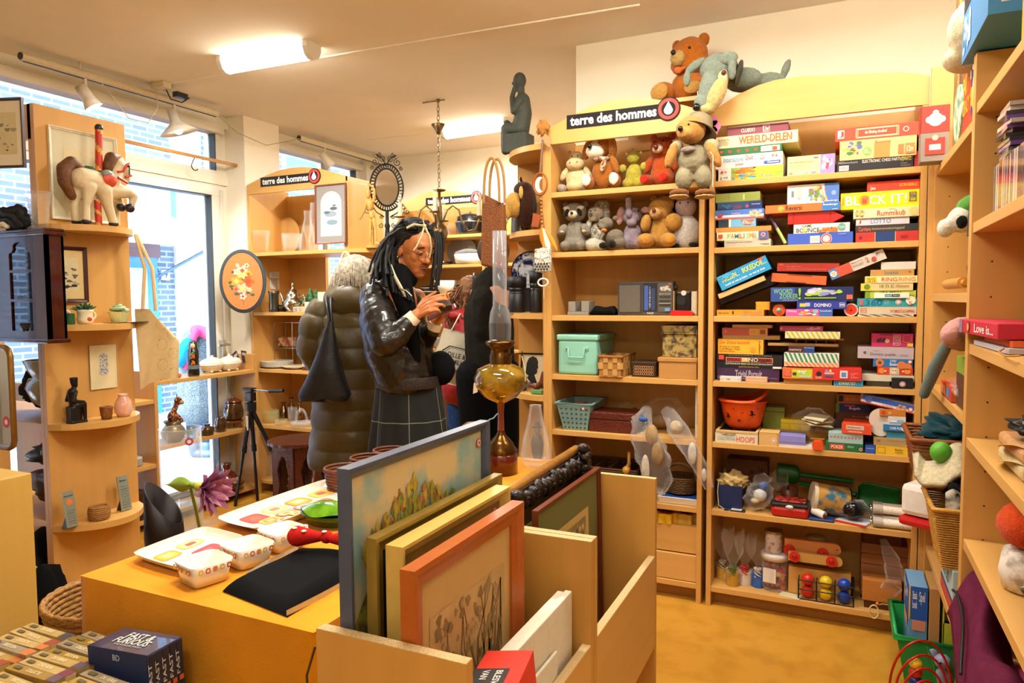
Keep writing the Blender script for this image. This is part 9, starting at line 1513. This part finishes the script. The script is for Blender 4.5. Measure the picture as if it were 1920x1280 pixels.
rear('storage_jar','glass storage jar on the rear top shelf','jar',850,1.951,[(0,0),(.05,0),(.052,.08),(.04,.095),(.04,.11),(0,.11)],GL);rear('saucepan','small black pan on the rear top shelf','pan',868,1.951,[(0,0),(.05,0),(.055,.05),(.05,.05),(.045,.008),(0,.008)],en);rear('storage_jar','squat pale jar beside the black pan, rear top shelf','jar',832,1.951,[(0,0),(.04,0),(.045,.05),(.03,.065),(0,.07)],mat('c8b890',.4))
c=V((onY(865,480,5.5).x,5.50,1.701+.13));tag(MB().pr([(.15*math.cos(a),.12*math.sin(a))for a in[2*PI*i/36 for i in range(36)]],.012,mat('7a7068',.25),lambda u,v,w_:c+V((u,w_,v))).bd('oval_platter'),'grey oval platter leaning at the back of the rear shelf','platter')
rear('casserole','white oven dish with clear lid on the rear shelf','dish',882,1.701,[(0,0),(.10,0),(.115,.015),(.125,.085),(.12,.085),(.10,.01),(0,.01)],wc,5.33,sx=1.15);rear('glass_cover','clear domed glass lid on the white oven dish','lid',882,1.786,[(.14,0),(.13,.02),(.06,.045),(.015,.05),(.02,.065),(0,.07)],GL,5.33)
rear('baking_tin','flat black baking tin on the rear shelf','tin',828,1.701,[(0,0),(.09,0),(.10,.03),(.095,.03),(0,.006)],en,5.34)
o,c=rear('square_bowl','flared square white bowl on the rear shelf','bowl',836,1.441,[(0,0),(.045,0),(.105,.125),(.10,.125),(.04,.01),(0,.01)],wc,5.30,rot=PI/4)if 0 else rear('flared_bowl','flared white bowl on the rear shelf','bowl',836,1.441,[(0,0),(.045,0),(.105,.125),(.10,.125),(.04,.01),(0,.01)],wc,5.30)
for k in range(5):rear('soup_plate','plate in the dark and white stack behind the flared bowl','plate',812,1.441+.016*k,[(0,0),(.07,0),(.12,.02),(.115,.022),(0,.006)],mat(('2a2620','d8d0c0')[k%2],.3),5.42)[0]['group']='stack of plates on the rear shelf'
rear('saucer','small white saucer at the right of the flared bowl','saucer',868,1.441,[(0,0),(.04,0),(.07,.015),(0,.006)],wc,5.3)
for k in range(6):rear('dinner_plate','white plate in the stack below the phones','plate',838,.981+.014*k,[(0,0),(.08,0),(.13,.02),(.125,.022),(0,.006)],wc,5.36)[0]['group']='stack of white plates on the rear shelf'
rear('enamel_basin','dark grey basin on the lower rear shelf','basin',830,.601,[(0,0),(.12,0),(.15,.07),(.145,.07),(.11,.01),(0,.01)],mat('5a5658',.3),5.38)
o,c=rear('white_pan','small white handled pan on the lower rear shelf','pan',838,.601+.07,[(0,0),(.06,0),(.07,.04),(.065,.04),(0,.01)],wc,5.33);rear('steel_pot','steel pot at the bottom of the rear unit','pot',835,.091,[(0,0),(.11,0),(.11,.12),(.105,.12),(0,.01)],mat('6a6a70',.3,.9),5.35);rear('dark_pot','dark iron pot at the bottom of the rear unit','pot',858,.091,[(0,0),(.11,0),(.12,.16),(.1,.19),(0,.2)],en,5.35)
# PEOPLE
FH=V((FW.x,FW.y,0)).normalized();RH=V((math.cos(YAW),math.sin(YAW),0))
def PP(px,py,d):return EYE+ray(px,py)*d
def face(b,det,c,f,pitch,s,skin,parent,eyes=True):
 """head with brow, nose, lips, chin and ears; c centre of the skull, f horizontal facing"""
 f=V(f).normalized();sd=ZA.cross(f);R=Matrix.Rotation(math.radians(pitch),3,sd);f2=R@f;u2=R@ZA
 P=lambda x,y,z:V(c)+(f2*x+sd*y+u2*z)*s
 Rm=Matrix((f2,sd,u2)).transposed()
 def el(x,y,z,a,b_,c_,mb=b,m=skin):mb.bl(P(x,y,z),(a*s,b_*s,c_*s),m,Rm,18,12)
 el(0,0,.02,.098,.076,.095);el(.03,0,-.03,.068,.064,.085);el(.05,0,-.075,.042,.045,.042);el(.068,0,-.10,.024,.026,.02)
 el(.075,0,.035,.022,.055,.022);b.cap(P(.088,0,.012),P(.112,0,-.028),.009*s,.014*s,skin);el(.098,.013,-.032,.011,.009,.008);el(.098,-.013,-.032,.011,.009,.008)
 for q in(-1,1):el(.06,.038*q,-.02,.026,.022,.026);el(-.005,.077*q,-.012,.018,.008,.03);el(.078,.032*q,.008,.014,.019,.012)
 if eyes:
  for q in(-1,1):
   m=MB();el(.0865,.032*q,.004,.0075,.0165,.007,m,mat('7a4428',.5));m.bd('eyelid',parent);m=MB()
   m.tb([P(.0935+.0005*k-.0006*(k-3)**2*.6,(.018+.0046*k)*q,-.001-.0012*(3-abs(k-3)))for k in range(7)],.0014*s,BLACKM,5);m.tb([P(.0955-.0012*abs(k-2)**1.5,(.014+.0075*k)*q,.030+.002*k-.0009*k*k*.8)for k in range(6)],.0026*s,mat('1a0e0a',.8),5);m.bd('eyebrow',parent)
  m=MB();m.tb([P(.103-.00045*(k-4)**2,(k-4)*.0062,-.0535+.0012*abs(k-4)*.5)for k in range(9)],[.001*s+.0022*s*math.sin(PI*(k+.4)/8.8)for k in range(9)],mat('a05446',.45),8);m.tb([P(.101-.0005*(k-4)**2,(k-4)*.0055,-.0625)for k in range(9)],[.001*s+.0030*s*math.sin(PI*(k+.4)/8.8)for k in range(9)],mat('aa5c4c',.45),8);m.bd('lips',parent)
 return P
def hand(b,w,d,n,side,m,curl=(.6,.8,.9,1.0),th=.5,s=1.0,L=.085):
 """palm from wrist w along d, palm normal n, thumb on side*; five separate bent fingers"""
 d,n=V(d).normalized(),V(n).normalized();x=d.cross(n).normalized()*side
 for k in range(4):o=w+x*((-.027+.018*k)*s);b.cap(w+x*((-.015+.01*k)*s)+d*.012*s,o+d*(L*s-abs(k-1.4)*.004),.0135*s,.0105*s,m,10)
 for k in range(4):
  o=w+x*((-.028+.0187*k)*s)+d*((L-abs(k-2)*.006)*s);a=curl[k]*.5;l=(.020,.026,.028,.025)[k]*s*1.35;pts=[o];ang=a
  for j in range(3):pts.append(pts[-1]+(d*math.cos(ang)+n*math.sin(ang))*l*(1,.75,.6)[j]);ang+=curl[k]*.75
  b.ch(pts,[.0092*s,.0085*s,.008*s,.007*s],m)
 o=w+x*.026*s+d*.022*s;e=(d*.7+x*.75+n*.35).normalized();q=o+e*.042*s;e2=(d*1.0+x*(.35-th)+n*.35).normalized();b.ch([w+d*.01*s,o,q,q+e2*.034*s,q+(e2*.055+d*.006)*s],[.014*s,.0125*s,.0105*s,.0095*s,.0078*s],m)
D=3.3;F1=PP(765,900,D);base=V((F1.x,F1.y,0));sk=mat('b8703f',.5,var=.03)
t=tH('person','person with long black locs, black leather jacket and plaid skirt, looking at a phone','person',base)
f1=(RH*.70-FH*.71).normalized();b=MB();hc=PP(777,467,D)
P=face(b,0,hc,f1,18,1.02,sk,t)
b.ch([hc+V((-.02,-.0,-.05)),PP(752,520,D),PP(742,560,D)],[.055,.05,.06],sk);b.ch([PP(742,560,D),PP(745,640,D),PP(755,720,D)],[.10,.095,.085],sk)
for u,dd in((-.05,.04),(.05,.0)):h=PP(765,740,D+.03+dd)+RH*u;b.ch([h,V((h.x,h.y,.48)),V((h.x,h.y,.07))],[.06,.05,.04],sk);b.cap(V((h.x,h.y,.04)),V((h.x,h.y,.035))+f1*.14,.038,.03,sk)
w1=PP(781,590,3.10);b.ch([PP(712,570,3.22),PP(717,645,3.10),w1],[.055,.045,.026],sk);d1=(PP(808,570,3.07)-w1).normalized()
hand(b,w1,d1,(RH*.55+FH*.75-ZA*.35),1,sk,(.95,.8,.6,.35),.1,1.0,.075)
w2=PP(817,604,3.24);b.ch([PP(780,560,3.42),PP(790,640,3.36),w2],[.05,.042,.026],sk);hand(b,w2,(PP(838,582,3.2)-w2),(-RH*.3-FH*.4+ZA*.85),-1,sk,(.9,.8,.75,.7),.3,.95,.07)
b.bd('body',t,vox=.0042,smooth=2)
hb_=mat('0d0a09',.75,var=.3,scale=60,bump=.8,bscale=60);b=MB();b.bl(P(-.03,0,.055),(.105,.092,.088),hb_);b.bl(P(-.06,0,.0),(.07,.078,.08),hb_);b.bd('hair',t,vox=.006,smooth=2,disp=.008,dscale=.02)
rnd=random.Random(21);b=MB()
for i in range(58):
 a=rnd.uniform(-1,1);side=(-1 if i%5<3 else 1);s0=P(-.05+.11*rnd.random(),side*(.02+.055*rnd.random()),.11+.03*rnd.random()-.03*abs(a));ex=PP(rnd.uniform(688,738),rnd.uniform(508,560),3.3+(-.17 if side<0 else .06)*rnd.random()*.9);m1=P(-.13-.04*rnd.random(),side*(.085+.03*rnd.random()),.02-.03*rnd.random())
 pts=[]
 for k in range(11):v=k/10;q=s0*(1-v)**2+m1*2*v*(1-v)+ex*v*v;pts.append(q+V((rnd.uniform(-.003,.003),rnd.uniform(-.003,.003),rnd.uniform(-.003,.003)+.012*math.sin(PI*v))))
 b.tb(pts,[.0085*(1-.35*k/10)*(1+.12*(-1)**k)for k in range(11)],hb_,6)
for i,(x0,y1)in enumerate(((812,520),(817,545),(821,535),(808,543),(825,510))):
 s0=P(.075,.03+.012*i,.10);e=PP(x0,y1,3.2+.02*i);m1=PP(x0+11,440,3.2+.02*i);b.tb([s0*(1-v)**2+m1*2*v*(1-v)+e*v*v for v in[k/10 for k in range(11)]],[.0078*(1+.12*(-1)**k)for k in range(11)],hb_,6)
for i in range(7):s0=P(.02,-.07+.003*i,.06);b.tb([s0,P(-.03,-.095,-.02-.01*i),PP(735+5*i,520+4*i,3.17),PP(738+6*i,548+3*i,3.16)],[.008,.008,.007,.005],hb_,6)
b.bd('locs',t)
b=MB();rbm=mat('dcc896',.6);kn=P(.10,-.045,.13)
for pts in(((.10,-.045,.13),(.115,-.06,.09),(.118,-.08,.04),(.112,-.088,.02)),((.10,-.045,.13),(.13,-.03,.09),(.125,-.005,.04),(.118,.0,-.01)),((.10,-.045,.13),(.06,-.07,.125),(.03,-.085,.10)),((.10,-.045,.13),(.10,-.06,.16),(.10,-.055,.175))):b.tb([P(*q)for q in pts],.0055,rbm,6,sx=.35)
b.bl(kn,.009,rbm);b.bd('hair_ribbon',t)
b=MB();gm3=mat('c8a050',.2,1)
for q in(-1,1):b.tb([P(.108,.033*q+.023*math.cos(a),-.006+.021*math.sin(a))for a in[2*PI*i/24 for i in range(24)]],.0013,gm3,5,closed=True);b.tb([P(.106,.056*q,.002),P(.05,.079*q,.008),P(.0,.084*q,.008)],.0013,gm3,5)
b.tb([P(.111,-.01,.0),P(.114,0,.002),P(.111,.01,.0)],.0013,gm3,5);b.bd('glasses',t)
MB().bl(P(-.0,-.086,-.042),(.004,.004,.008),gm3).bd('earring',t)
lj=mat('1c1611',.36,var=.25,scale=16,bump=.9,bscale=22,coat=.25);b=MB()
b.ch([PP(722,560,3.34),PP(728,600,3.32),PP(742,660,3.32),PP(758,700,3.32)],[.115,.135,.145,.135],lj);b.ch([PP(760,565,3.37),PP(775,640,3.38),PP(778,700,3.37)],[.08,.09,.11],lj)
b.ch([PP(704,556,3.26),PP(712,600,3.16),PP(722,640,3.10)],[.075,.078,.072],lj);b.ch([PP(722,640,3.10),PP(745,630,3.10),PP(764,607,3.10)],[.07,.056,.042],lj)
b.ch([PP(775,570,3.43),PP(792,640,3.38),PP(810,618,3.26)],[.06,.055,.04],lj);b.ch([PP(715,530,3.34),PP(735,535,3.25)],[.055,.05],lj);b.bd('leather_jacket',t,vox=.007,smooth=3,disp=.012,dscale=.05)
b=MB();c=PP(762,713,3.33);b.lt([(.15,-.03),(.158,.0),(.152,.025)],c,mat('2a1e16',.6,bump=1,bscale=150),48,1,.85,YAW);b.bd('waistband',t)
b=MB();ss=mat('0a0a0b',.9,var=.1);b.ch([PP(748,515,3.24),PP(752,540,3.21),PP(766,590,3.21),PP(774,640,3.22),PP(780,690,3.25)],[.055,.055,.042,.035,.025],ss);b.ch([PP(742,510,3.32),PP(760,520,3.3)],[.07,.06],ss);b.bd('black_scarf',t,vox=.007,smooth=3)
MB().tb([PP(733,497,3.20),PP(741,520,3.17),PP(752,540,3.145),PP(760,556,3.14)],[.006,.011,.011,.005],mat('d8ccb0',.7),8,sx=.5).bd('shirt_collar',t);MB().tb([PP(748,540,3.14),PP(762,545,3.13),PP(772,555,3.13)],.003,mat('b8b0a0',.3,1),6).bd('jacket_zip',t)
wcf=mat('e8dcc4',.8);MB().cyl(PP(763,607,3.10),PP(779,592,3.10),.037,wcf,24,r2=.033).bd('shirt_cuff',t);MB().cyl(PP(812,617,3.25),PP(817,605,3.24),.034,wcf,20).bd('shirt_cuff',t)
MB().bl(PP(757,618,3.045),.006,mat('d8d0c0',.3,.5)).bd('cuff_button',t)
def plaid():
 m,nt,bs=newmat('plaid');N,L=nt.nodes,nt.links;tc=N.new('ShaderNodeTexCoord');sp=N.new('ShaderNodeSeparateXYZ');L.new(tc.outputs['UV'],sp.inputs[0]);r=None
 for ax,k in(('X',6.5),('Y',3.6)):
  a=N.new('ShaderNodeMath');a.operation='MULTIPLY';a.inputs[1].default_value=k;L.new(sp.outputs[ax],a.inputs[0]);f=N.new('ShaderNodeMath');f.operation='FRACT';L.new(a.outputs[0],f.inputs[0]);g=N.new('ShaderNodeMath');g.operation='LESS_THAN';g.inputs[1].default_value=.02;L.new(f.outputs[0],g.inputs[0])
  if r is None:r=g
  else:x=N.new('ShaderNodeMath');x.operation='MAXIMUM';L.new(r.outputs[0],x.inputs[0]);L.new(g.outputs[0],x.inputs[1]);r=x
 mx_=N.new('ShaderNodeMix');mx_.data_type='RGBA';mx_.inputs[6].default_value=(*lin('0c100e'),1);mx_.inputs[7].default_value=(*lin('74766a'),1);L.new(r.outputs[0],mx_.inputs[0]);L.new(mx_.outputs[2],bs.inputs['Base Color']);bs.inputs['Roughness'].default_value=.9;return m
def skirt(name,c,z0,z1,r0,r1,m,parent,folds=11,amp=.02,sy=.8,nu=88,nv=20):
 o=MB().grid(lambda u,v:V((c.x,c.y,0))+RH*((r0+(r1-r0)*v+amp*v*math.sin(folds*2*PI*u))*math.cos(2*PI*u))+FH*(sy*(r0+(r1-r0)*v+amp*v*math.sin(folds*2*PI*u))*math.sin(2*PI*u))+V((0,0,z0+(z1-z0)*v)),nu,nv,m).bd(name,parent)
 uv=o.data.uv_layers.new(name='UVMap')
 for lp in o.data.loops:i=lp.vertex_index;uv.data[lp.index].uv=((i%(nu+1))/nu,(i//(nu+1))/nv)
 return o
skirt('plaid_skirt',PP(765,715,3.35),1.04,.32,.15,.24,plaid(),t)
tag(MB().bl(PP(826,690,3.36),(.075,.06,.085),cloth('0c0c0e')).bd('handbag',vox=.01,smooth=3),'black handbag hanging at the hip behind the leather jacket','bag')
ph=tH('camera','small dark compact camera held over the phone','camera',PP(828,575,3.12));T=Matrix.Translation(PP(829,572,3.12))@Matrix.Rotation(YAW+.25,4,'Z')@Matrix.Rotation(-.10,4,'Y')@Matrix.Rotation(.5,4,'X');b=MB();b.T=T;b.box(-.045,.04,-.028,.028,-.014,.010,mat('18181c',.25));b.bd('body',ph,bev=.005);b=MB();b.T=T;b.box(-.04,.038,-.026,.026,.0102,.012,mat('8a8c90',.2,.9));b.bd('top_plate',ph)
T=Matrix.Translation(PP(826,586,3.16))@Matrix.Rotation(YAW+.1,4,'Z')@Matrix.Rotation(-.42,4,'Y')@Matrix.Rotation(.25,4,'X');b=MB();b.T=T;b.box(-.065,.075,-.035,.035,-.005,.005,mat('8a3a40',.3));tag(b.bd('smartphone',bev=.004),'dusty red smartphone held in the far hand','phone')
D=3.83;base=PP(662,950,D);base.z=0;t=tH('person','person with grey hair in a long olive quilted coat seen from behind','person',base);sk2=mat('c8906c',.5);b=MB();hc=PP(668,522,D)
face(b,0,hc,(FH*.9+RH*.3),10,.95,sk2,t,eyes=False);b.ch([hc+V((0,0,-.07)),PP(660,580,D)],[.055,.07],sk2);b.ch([PP(658,600,D),PP(655,720,D)],[.10,.12],sk2)
for u in(-.09,.07):h=base+RH*u;b.ch([h+ZA*.8,h+ZA*.45,h+ZA*.08],[.09,.062,.05],sk2);b.cap(h+ZA*.04,h+ZA*.04+FH*.14,.04,.03,sk2)
b.bd('body',t,vox=.009,smooth=2)
b=MB()
for u in(-.09,.07):h=base+RH*u;b.ch([h+ZA*.8,h+ZA*.45,h+ZA*.10],[.10,.075,.065],cloth('0c0c0e'))
b.bd('trousers',t,vox=.01)
gh=mat('8a8070',.8,c2='b8ac98',scale=50,bump=1,bscale=80);b=MB();b.bl(hc+V((0,0,.01)),(.105,.105,.12),gh);b.bl(hc+RH*-.03+ZA*-.05,(.10,.095,.085),gh);b.bd('hair_volume',t,vox=.008,smooth=2,disp=.015,dscale=.02)
b=MB();rnd=random.Random(4)
for i in range(220):
 a=rnd.uniform(PI,2*PI)*1.0+rnd.uniform(-.5,.5);r=RH*math.cos(a)+FH*math.sin(a);s0=hc+ZA*.125+r*.02;L=rnd.uniform(.09,.15);b.tb([s0,hc+r*.085+ZA*.095,hc+r*.117+ZA*.02,hc+r*(.115+.02*rnd.random())+ZA*(.05-L)+RH*rnd.uniform(-.02,.02)],[.004,.005,.005,.0015],gh,4)
b.bd('hair',t)
ol=mat('4c3e1a',.45,var=.12,scale=8,bump=.5,bscale=30);b=MB();zs=[(1.36,.10,.08),(1.31,.19,.11),(1.22,.225,.13),(1.10,.22,.145),(.98,.215,.15),(.87,.22,.155),(.76,.225,.16),(.65,.235,.165),(.54,.245,.17),(.55,.20,.12)]
cc=PP(660,700,D)
def coat(u,v):
 z=1.37-v*.87;k=0
 while k<8 and zs[k+1][0]>z:k+=1
 (z0,a0,b0),(z1,a1,b1)=zs[k],zs[k+1];f=max(0,min(1,(z0-z)/(z0-z1)))if z0!=z1 else 0;q=abs(math.sin(PI*(z-.50)/.108));puff=.009*q**.5+.003*math.sin(u*40+z*30);sw=RH*(-.03*(1.2-z));return V((cc.x,cc.y,z))+sw+RH*(((a0+(a1-a0)*f)*.9+puff)*math.cos(2*PI*u))+FH*((b0+(b1-b0)*f+puff)*math.sin(2*PI*u))
b.grid(coat,72,130,ol,cu=True);b.bd('quilted_coat',t)
def sleeve(pts,rs,nm='sleeve'):
 pts=[V(p)for p in pts];N=44;P_,R_=[],[]
 for i in range(N+1):s=i/N*(len(pts)-1);k=min(int(s),len(pts)-2);f=s-k;P_.append(pts[k].lerp(pts[k+1],f));R_.append((rs[k]*(1-f)+rs[k+1]*f)*(.93+.09*abs(math.sin(PI*i/N*4))**.6))
 MB().tb(P_,R_,ol,20).bd(nm,t)
sleeve([PP(612,572,D),PP(595,610,D-.03),PP(586,655,D-.02),PP(600,690,D+.05)],[.085,.095,.085,.06]);sleeve([PP(700,575,D),PP(716,620,D+.05),PP(722,665,D+.12),PP(712,690,D+.16)],[.085,.09,.08,.06])
b=MB();b.grid(lambda u,v:PP(661,566,D-.03)+RH*(.155*math.cos(2*PI*u)*(math.sin(PI*min(v+.1,.98)))**.6)+FH*(.125*math.sin(2*PI*u)*math.sin(PI*min(v+.1,.98))**.6)+V((0,0,.105-.20*v+.012*math.sin(8*2*PI*u)*v-.05*(1-math.sin(2*PI*u))*.5*v)),64,24,ol,cu=True);b.bd('hood',t)
t2=tH('shoulder_bag','slouchy black leather shoulder bag worn over the olive coat','bag',PP(612,720,3.6));lb=mat('0e0e12',.38,var=.1,bump=.5,bscale=200);b=MB()
prof=[(.012,.34,.0),(.03,.28,.0),(.055,.18,.0),(.10,.05,0),(.135,-.03,-.0),(.125,-.055,0),(.0,-.06,0)];bc=PP(617,728,3.57)
b.grid(lambda u,v:(lambda k,f:bc+RH*((prof[k][0]*(1-f)+prof[k+1][0]*f)*(math.cos(2*PI*u))-(.30-(prof[k][1]*(1-f)+prof[k+1][1]*f))*.10+.01)+FH*(.045*math.sin(2*PI*u)*min(1,(prof[k][0]*(1-f)+prof[k+1][0]*f)*12))+ZA*(prof[k][1]*(1-f)+prof[k+1][1]*f+.01*math.sin(6*PI*u)*v))(min(int(v*6),5),v*6-min(int(v*6),5)),48,36,lb,cu=True);b.bd('bag_body',t2)
for k in(0,9):MB().tb([PP(622+k*.5,640,3.6),PP(616+k*.6,590,3.60),PP(612+k,562,3.66),PP(615+k,548,3.80)],.006,lb,6,sx=1.6).bd('strap',t2)
MB().tb([PP(612,640,3.56),PP(611,670,3.55),PP(615,700,3.54)],.002,mat('a8905c',.3,1),5).bd('zip_pull',t2)
D=4.6;base=PP(868,900,D);base.z=0;t=tH('person','person in a red coat with long curly brown hair and headphones','person',base);b=MB();hc=PP(889,552,D);f3=(RH*.9+FH*.3).normalized()
face(b,0,hc,f3,15,.92,sk2,t,eyes=False);b.ch([hc+ZA*-.06,PP(870,600,D)],[.05,.07],sk2);b.ch([PP(872,610,D),PP(875,700,D)],[.11,.12],sk2)
for px in(862,888):h=PP(px,740,D);b.ch([h,V((h.x,h.y,.45)),V((h.x,h.y,.07))],[.08,.055,.045],sk2);b.cap(V((h.x,h.y,.04)),V((h.x,h.y,.04))+f3*.13,.038,.03,sk2)
b.bd('body',t,vox=.009,smooth=2)
b=MB();jm=cloth('2c4c80',.2)
for px in(862,888):h=PP(px,735,D);b.ch([h,V((h.x,h.y,.45)),V((h.x,h.y,.09))],[.098,.07,.062],jm)
b.bd('jeans',t,vox=.01)
rc_=mat('a01418',.6,var=.12,scale=12,bump=.4,bscale=40);b=MB();b.ch([PP(870,595,D),PP(868,650,D),PP(868,725,D)],[.12,.145,.15],rc_);b.ch([PP(880,600,D-.16),PP(884,640,D-.2),PP(895,655,D-.14)],[.065,.07,.05],rc_);b.bl(PP(862,590,D-.05),(.11,.1,.05),rc_);b.bd('red_coat',t,vox=.01,smooth=3,disp=.01,dscale=.05)
hm_=mat('8a5a30',.7,var=.3,scale=60);b=MB();b.bl(hc+ZA*.02-f3*.02,(.10,.10,.105),hm_);b.bd('hair_volume',t,vox=.008,disp=.02,dscale=.02);b=MB();rnd=random.Random(7)
for i in range(130):a=rnd.uniform(0,2*PI);s0=hc+ZA*.10-f3*.02+RH*.04*math.cos(a)+FH*.04*math.sin(a);e=PP(rnd.uniform(838,885),rnd.uniform(590,650),D-.12*rnd.random());b.tb([s0.lerp(e,k/12)+(-RH*.075-FH*.05)*math.sin(PI*k/12)*(.5+.5*rnd.random())+RH*.010*math.sin(k*1.7+i)+ZA*.01*math.cos(k*1.9+i)for k in range(13)],[.007*(1-.06*k)for k in range(13)],mat(('6a4020','8a5a30','4a2c16')[i%3],.7),5)
b.bd('hair',t)
MB().tb([hc+f3*.0+(RH*.0+FH*.1)*math.cos(a)+ZA*(.02+.115*math.sin(a))for a in[PI*k/14 for k in range(15)]],.008,BLACKM,8).bl(hc-FH*.1,(.03,.02,.038),BLACKM).bd('headphones',t)
t2=tH('tote_bag','cream canvas tote bag with an octagonal printed label','bag',PP(855,660,4.36));cvs=cloth('d8ccb0',.05);O=PP(856,672,4.34);UU=(RH*1+ZA*-.25).normalized();VV=(ZA*1+RH*.25).normalized();NN=UU.cross(VV)
b=MB();b.grid(lambda u,v:O+UU*((u-.5)*.30*(.8+.3*(1-v)))+VV*((v-.5)*.33)+NN*(.03*math.sin(PI*u)*math.sin(PI*v)+.004*math.sin(9*u+7*v)),20,20,cvs);b.grid(lambda u,v:O+UU*((u-.5)*.30*(.8+.3*(1-v)))+VV*((v-.5)*.33)-NN*(.03*math.sin(PI*u)*math.sin(PI*v)),12,12,cvs);b.bd('canvas_body',t2)
for k in(-.07,.05):MB().tb([O+UU*k+VV*.16,O+UU*(k*.6)+VV*.27,PP(868,598,4.42),PP(884,590,4.46)],.005,cvs,6,sx=2).bd('strap',t2)
LO=O+NN*.040;oc=lambda s:[(.075*s,.03*s),(.045*s,.058*s),(-.045*s,.058*s),(-.075*s,.03*s),(-.075*s,-.03*s),(-.045*s,-.058*s),(.045*s,-.058*s),(.075*s,-.03*s)]
b=MB()
for s,m_,e in((1.25,BLACKM,0),(1.15,mat('d8d0bc',.7),.0006),(1.06,BLACKM,.0012),(1.02,mat('d8d0bc',.7),.0018)):b.add([LO+NN*e+UU*x+VV*y for x,y in oc(s)],[tuple(range(8))],m_)
b.text('DILLE &',LO+NN*.0026-UU*.055+VV*.006,UU,VV,.11,.030,BLACKM);b.text('KAMILLE',LO+NN*.0026-UU*.060-VV*.034,UU,VV,.12,.030,BLACKM);b.bd('printed_label',t2)
D=4.2;base=PP(918,950,D);base.z=0;t=tH('person','person in a dark grey jacket and black trousers reaching out behind the hanging bag','person',base);b=MB();hc=PP(928,478,D+.05);f4=(FH*.8+RH*.6).normalized()
face(b,0,hc,f4,20,.95,sk2,t,eyes=False);b.ch([hc+ZA*-.07,PP(925,545,D)],[.055,.07],sk2);b.ch([PP(920,560,D),PP(920,700,D)],[.13,.13],sk2);w3=PP(968,550,D+.16);b.ch([PP(945,555,D),w3],[.05,.028],sk2);hand(b,w3,RH*.7+FH*.7+ZA*.1,ZA*-1,1,sk2)
for u in(-.08,.09):h=base+RH*u;b.ch([h+ZA*.9,h+ZA*.48,h+ZA*.08],[.09,.06,.045],sk2);b.cap(h+ZA*.04,h+ZA*.04+f4*.15,.04,.03,sk2)
b.bd('body',t,vox=.009,smooth=2)
b=MB()
for u in(-.08,.09):h=base+RH*u;b.ch([h+ZA*.95,h+ZA*.48,h+ZA*.09],[.115,.085,.07],cloth('0c0b0c'))
b.bd('trousers',t,vox=.011,smooth=2);b=MB();b.bl(hc+ZA*.025-f4*.015,(.1,.1,.1),mat('3a2818',.8));b.bd('hair',t,vox=.01)
dj=cloth('201e18',.15);b=MB();b.ch([PP(918,540,D),PP(916,590,D),PP(918,650,D),PP(920,705,D)],[.11,.15,.15,.145],dj);b.ch([PP(930,548,D-.02),PP(948,552,D+.05),PP(964,551,D+.13)],[.085,.06,.045],dj);b.ch([PP(906,560,D-.1),PP(905,620,D-.1),PP(912,670,D-.05)],[.07,.065,.05],dj);b.ch([PP(925,520,D),PP(925,530,D)],[.075,.09],dj);b.bd('jacket',t,vox=.009,smooth=3,disp=.012,dscale=.06)
tag(MB().tb([PP(890+7*k,806-5*k+3*(k%2),4.07)for k in range(9)],.004,mat('a8c4b8',.3),5).bd('bead_string'),'string of pale beads hanging from the dark jacket pocket','beads')
D=6.9;base=PP(372,858,D);base.z=-.12;t=tH('person','passer-by outside in a grey skirt, jeans and pink scarf with a blue bag','person',base);b=MB();hc=PP(383,590,D);f5=(RH*.9-FH*.2).normalized();face(b,0,hc,f5,10,.95,sk2,t,eyes=False)
b.ch([hc+ZA*-.05,PP(375,640,D),PP(372,720,D)],[.05,.13,.15],sk2)
for px in(362,386):h=PP(px,740,D);b.ch([h,V((h.x,h.y,.35)),V((h.x,h.y,-.03))],[.08,.055,.045],sk2)
b.bd('body',t,vox=.012,smooth=2);b=MB()
for px in(362,386):h=PP(px,740,D);q=V((h.x,h.y,-.02));b.ch([h,V((h.x,h.y,.35)),q+ZA*.1],[.10,.075,.075],cloth('24446e'))
b.bd('jeans',t,vox=.014);b=MB()
for px in(362,386):h=PP(px,740,D);q=V((h.x,h.y,-.02));b.cap(q+ZA*.02,q+ZA*-.06,.065,.05,mat('3c5a78',.5));b.cap(q+ZA*-.06,q+ZA*-.065+f5*.16,.05,.035,mat('3c5a78',.5))
b.bd('shoes',t,vox=.01);b=MB();b.ch([PP(375,640,D),PP(372,700,D),PP(371,760,D)],[.17,.19,.2],mat('5a6a74',.9,c2='3a4854',scale=90));b.bd('knitted_coat',t,vox=.014,smooth=2)
b=MB();b.bl(hc+ZA*.03-f5*.02,(.11,.11,.11),mat('b4c4cc',.8));b.bd('hair',t,vox=.012);b=MB();b.ch([PP(368,620,D-.12),PP(392,626,D-.1)],[.06,.06],cloth('c8487c'));b.ch([PP(366,622,D-.2),PP(352,660,D-.22),PP(348,690,D-.2)],[.04,.03,.02],cloth('c8487c'));b.bd('pink_scarf',t,vox=.012)
tag(MB().ch([PP(352,640,D-.25),PP(332,672,D-.25)],[.04,.09],cloth('1888b8')).bd('blue_bag',vox=.015),'bright blue bag carried by the passer-by outside','bag')
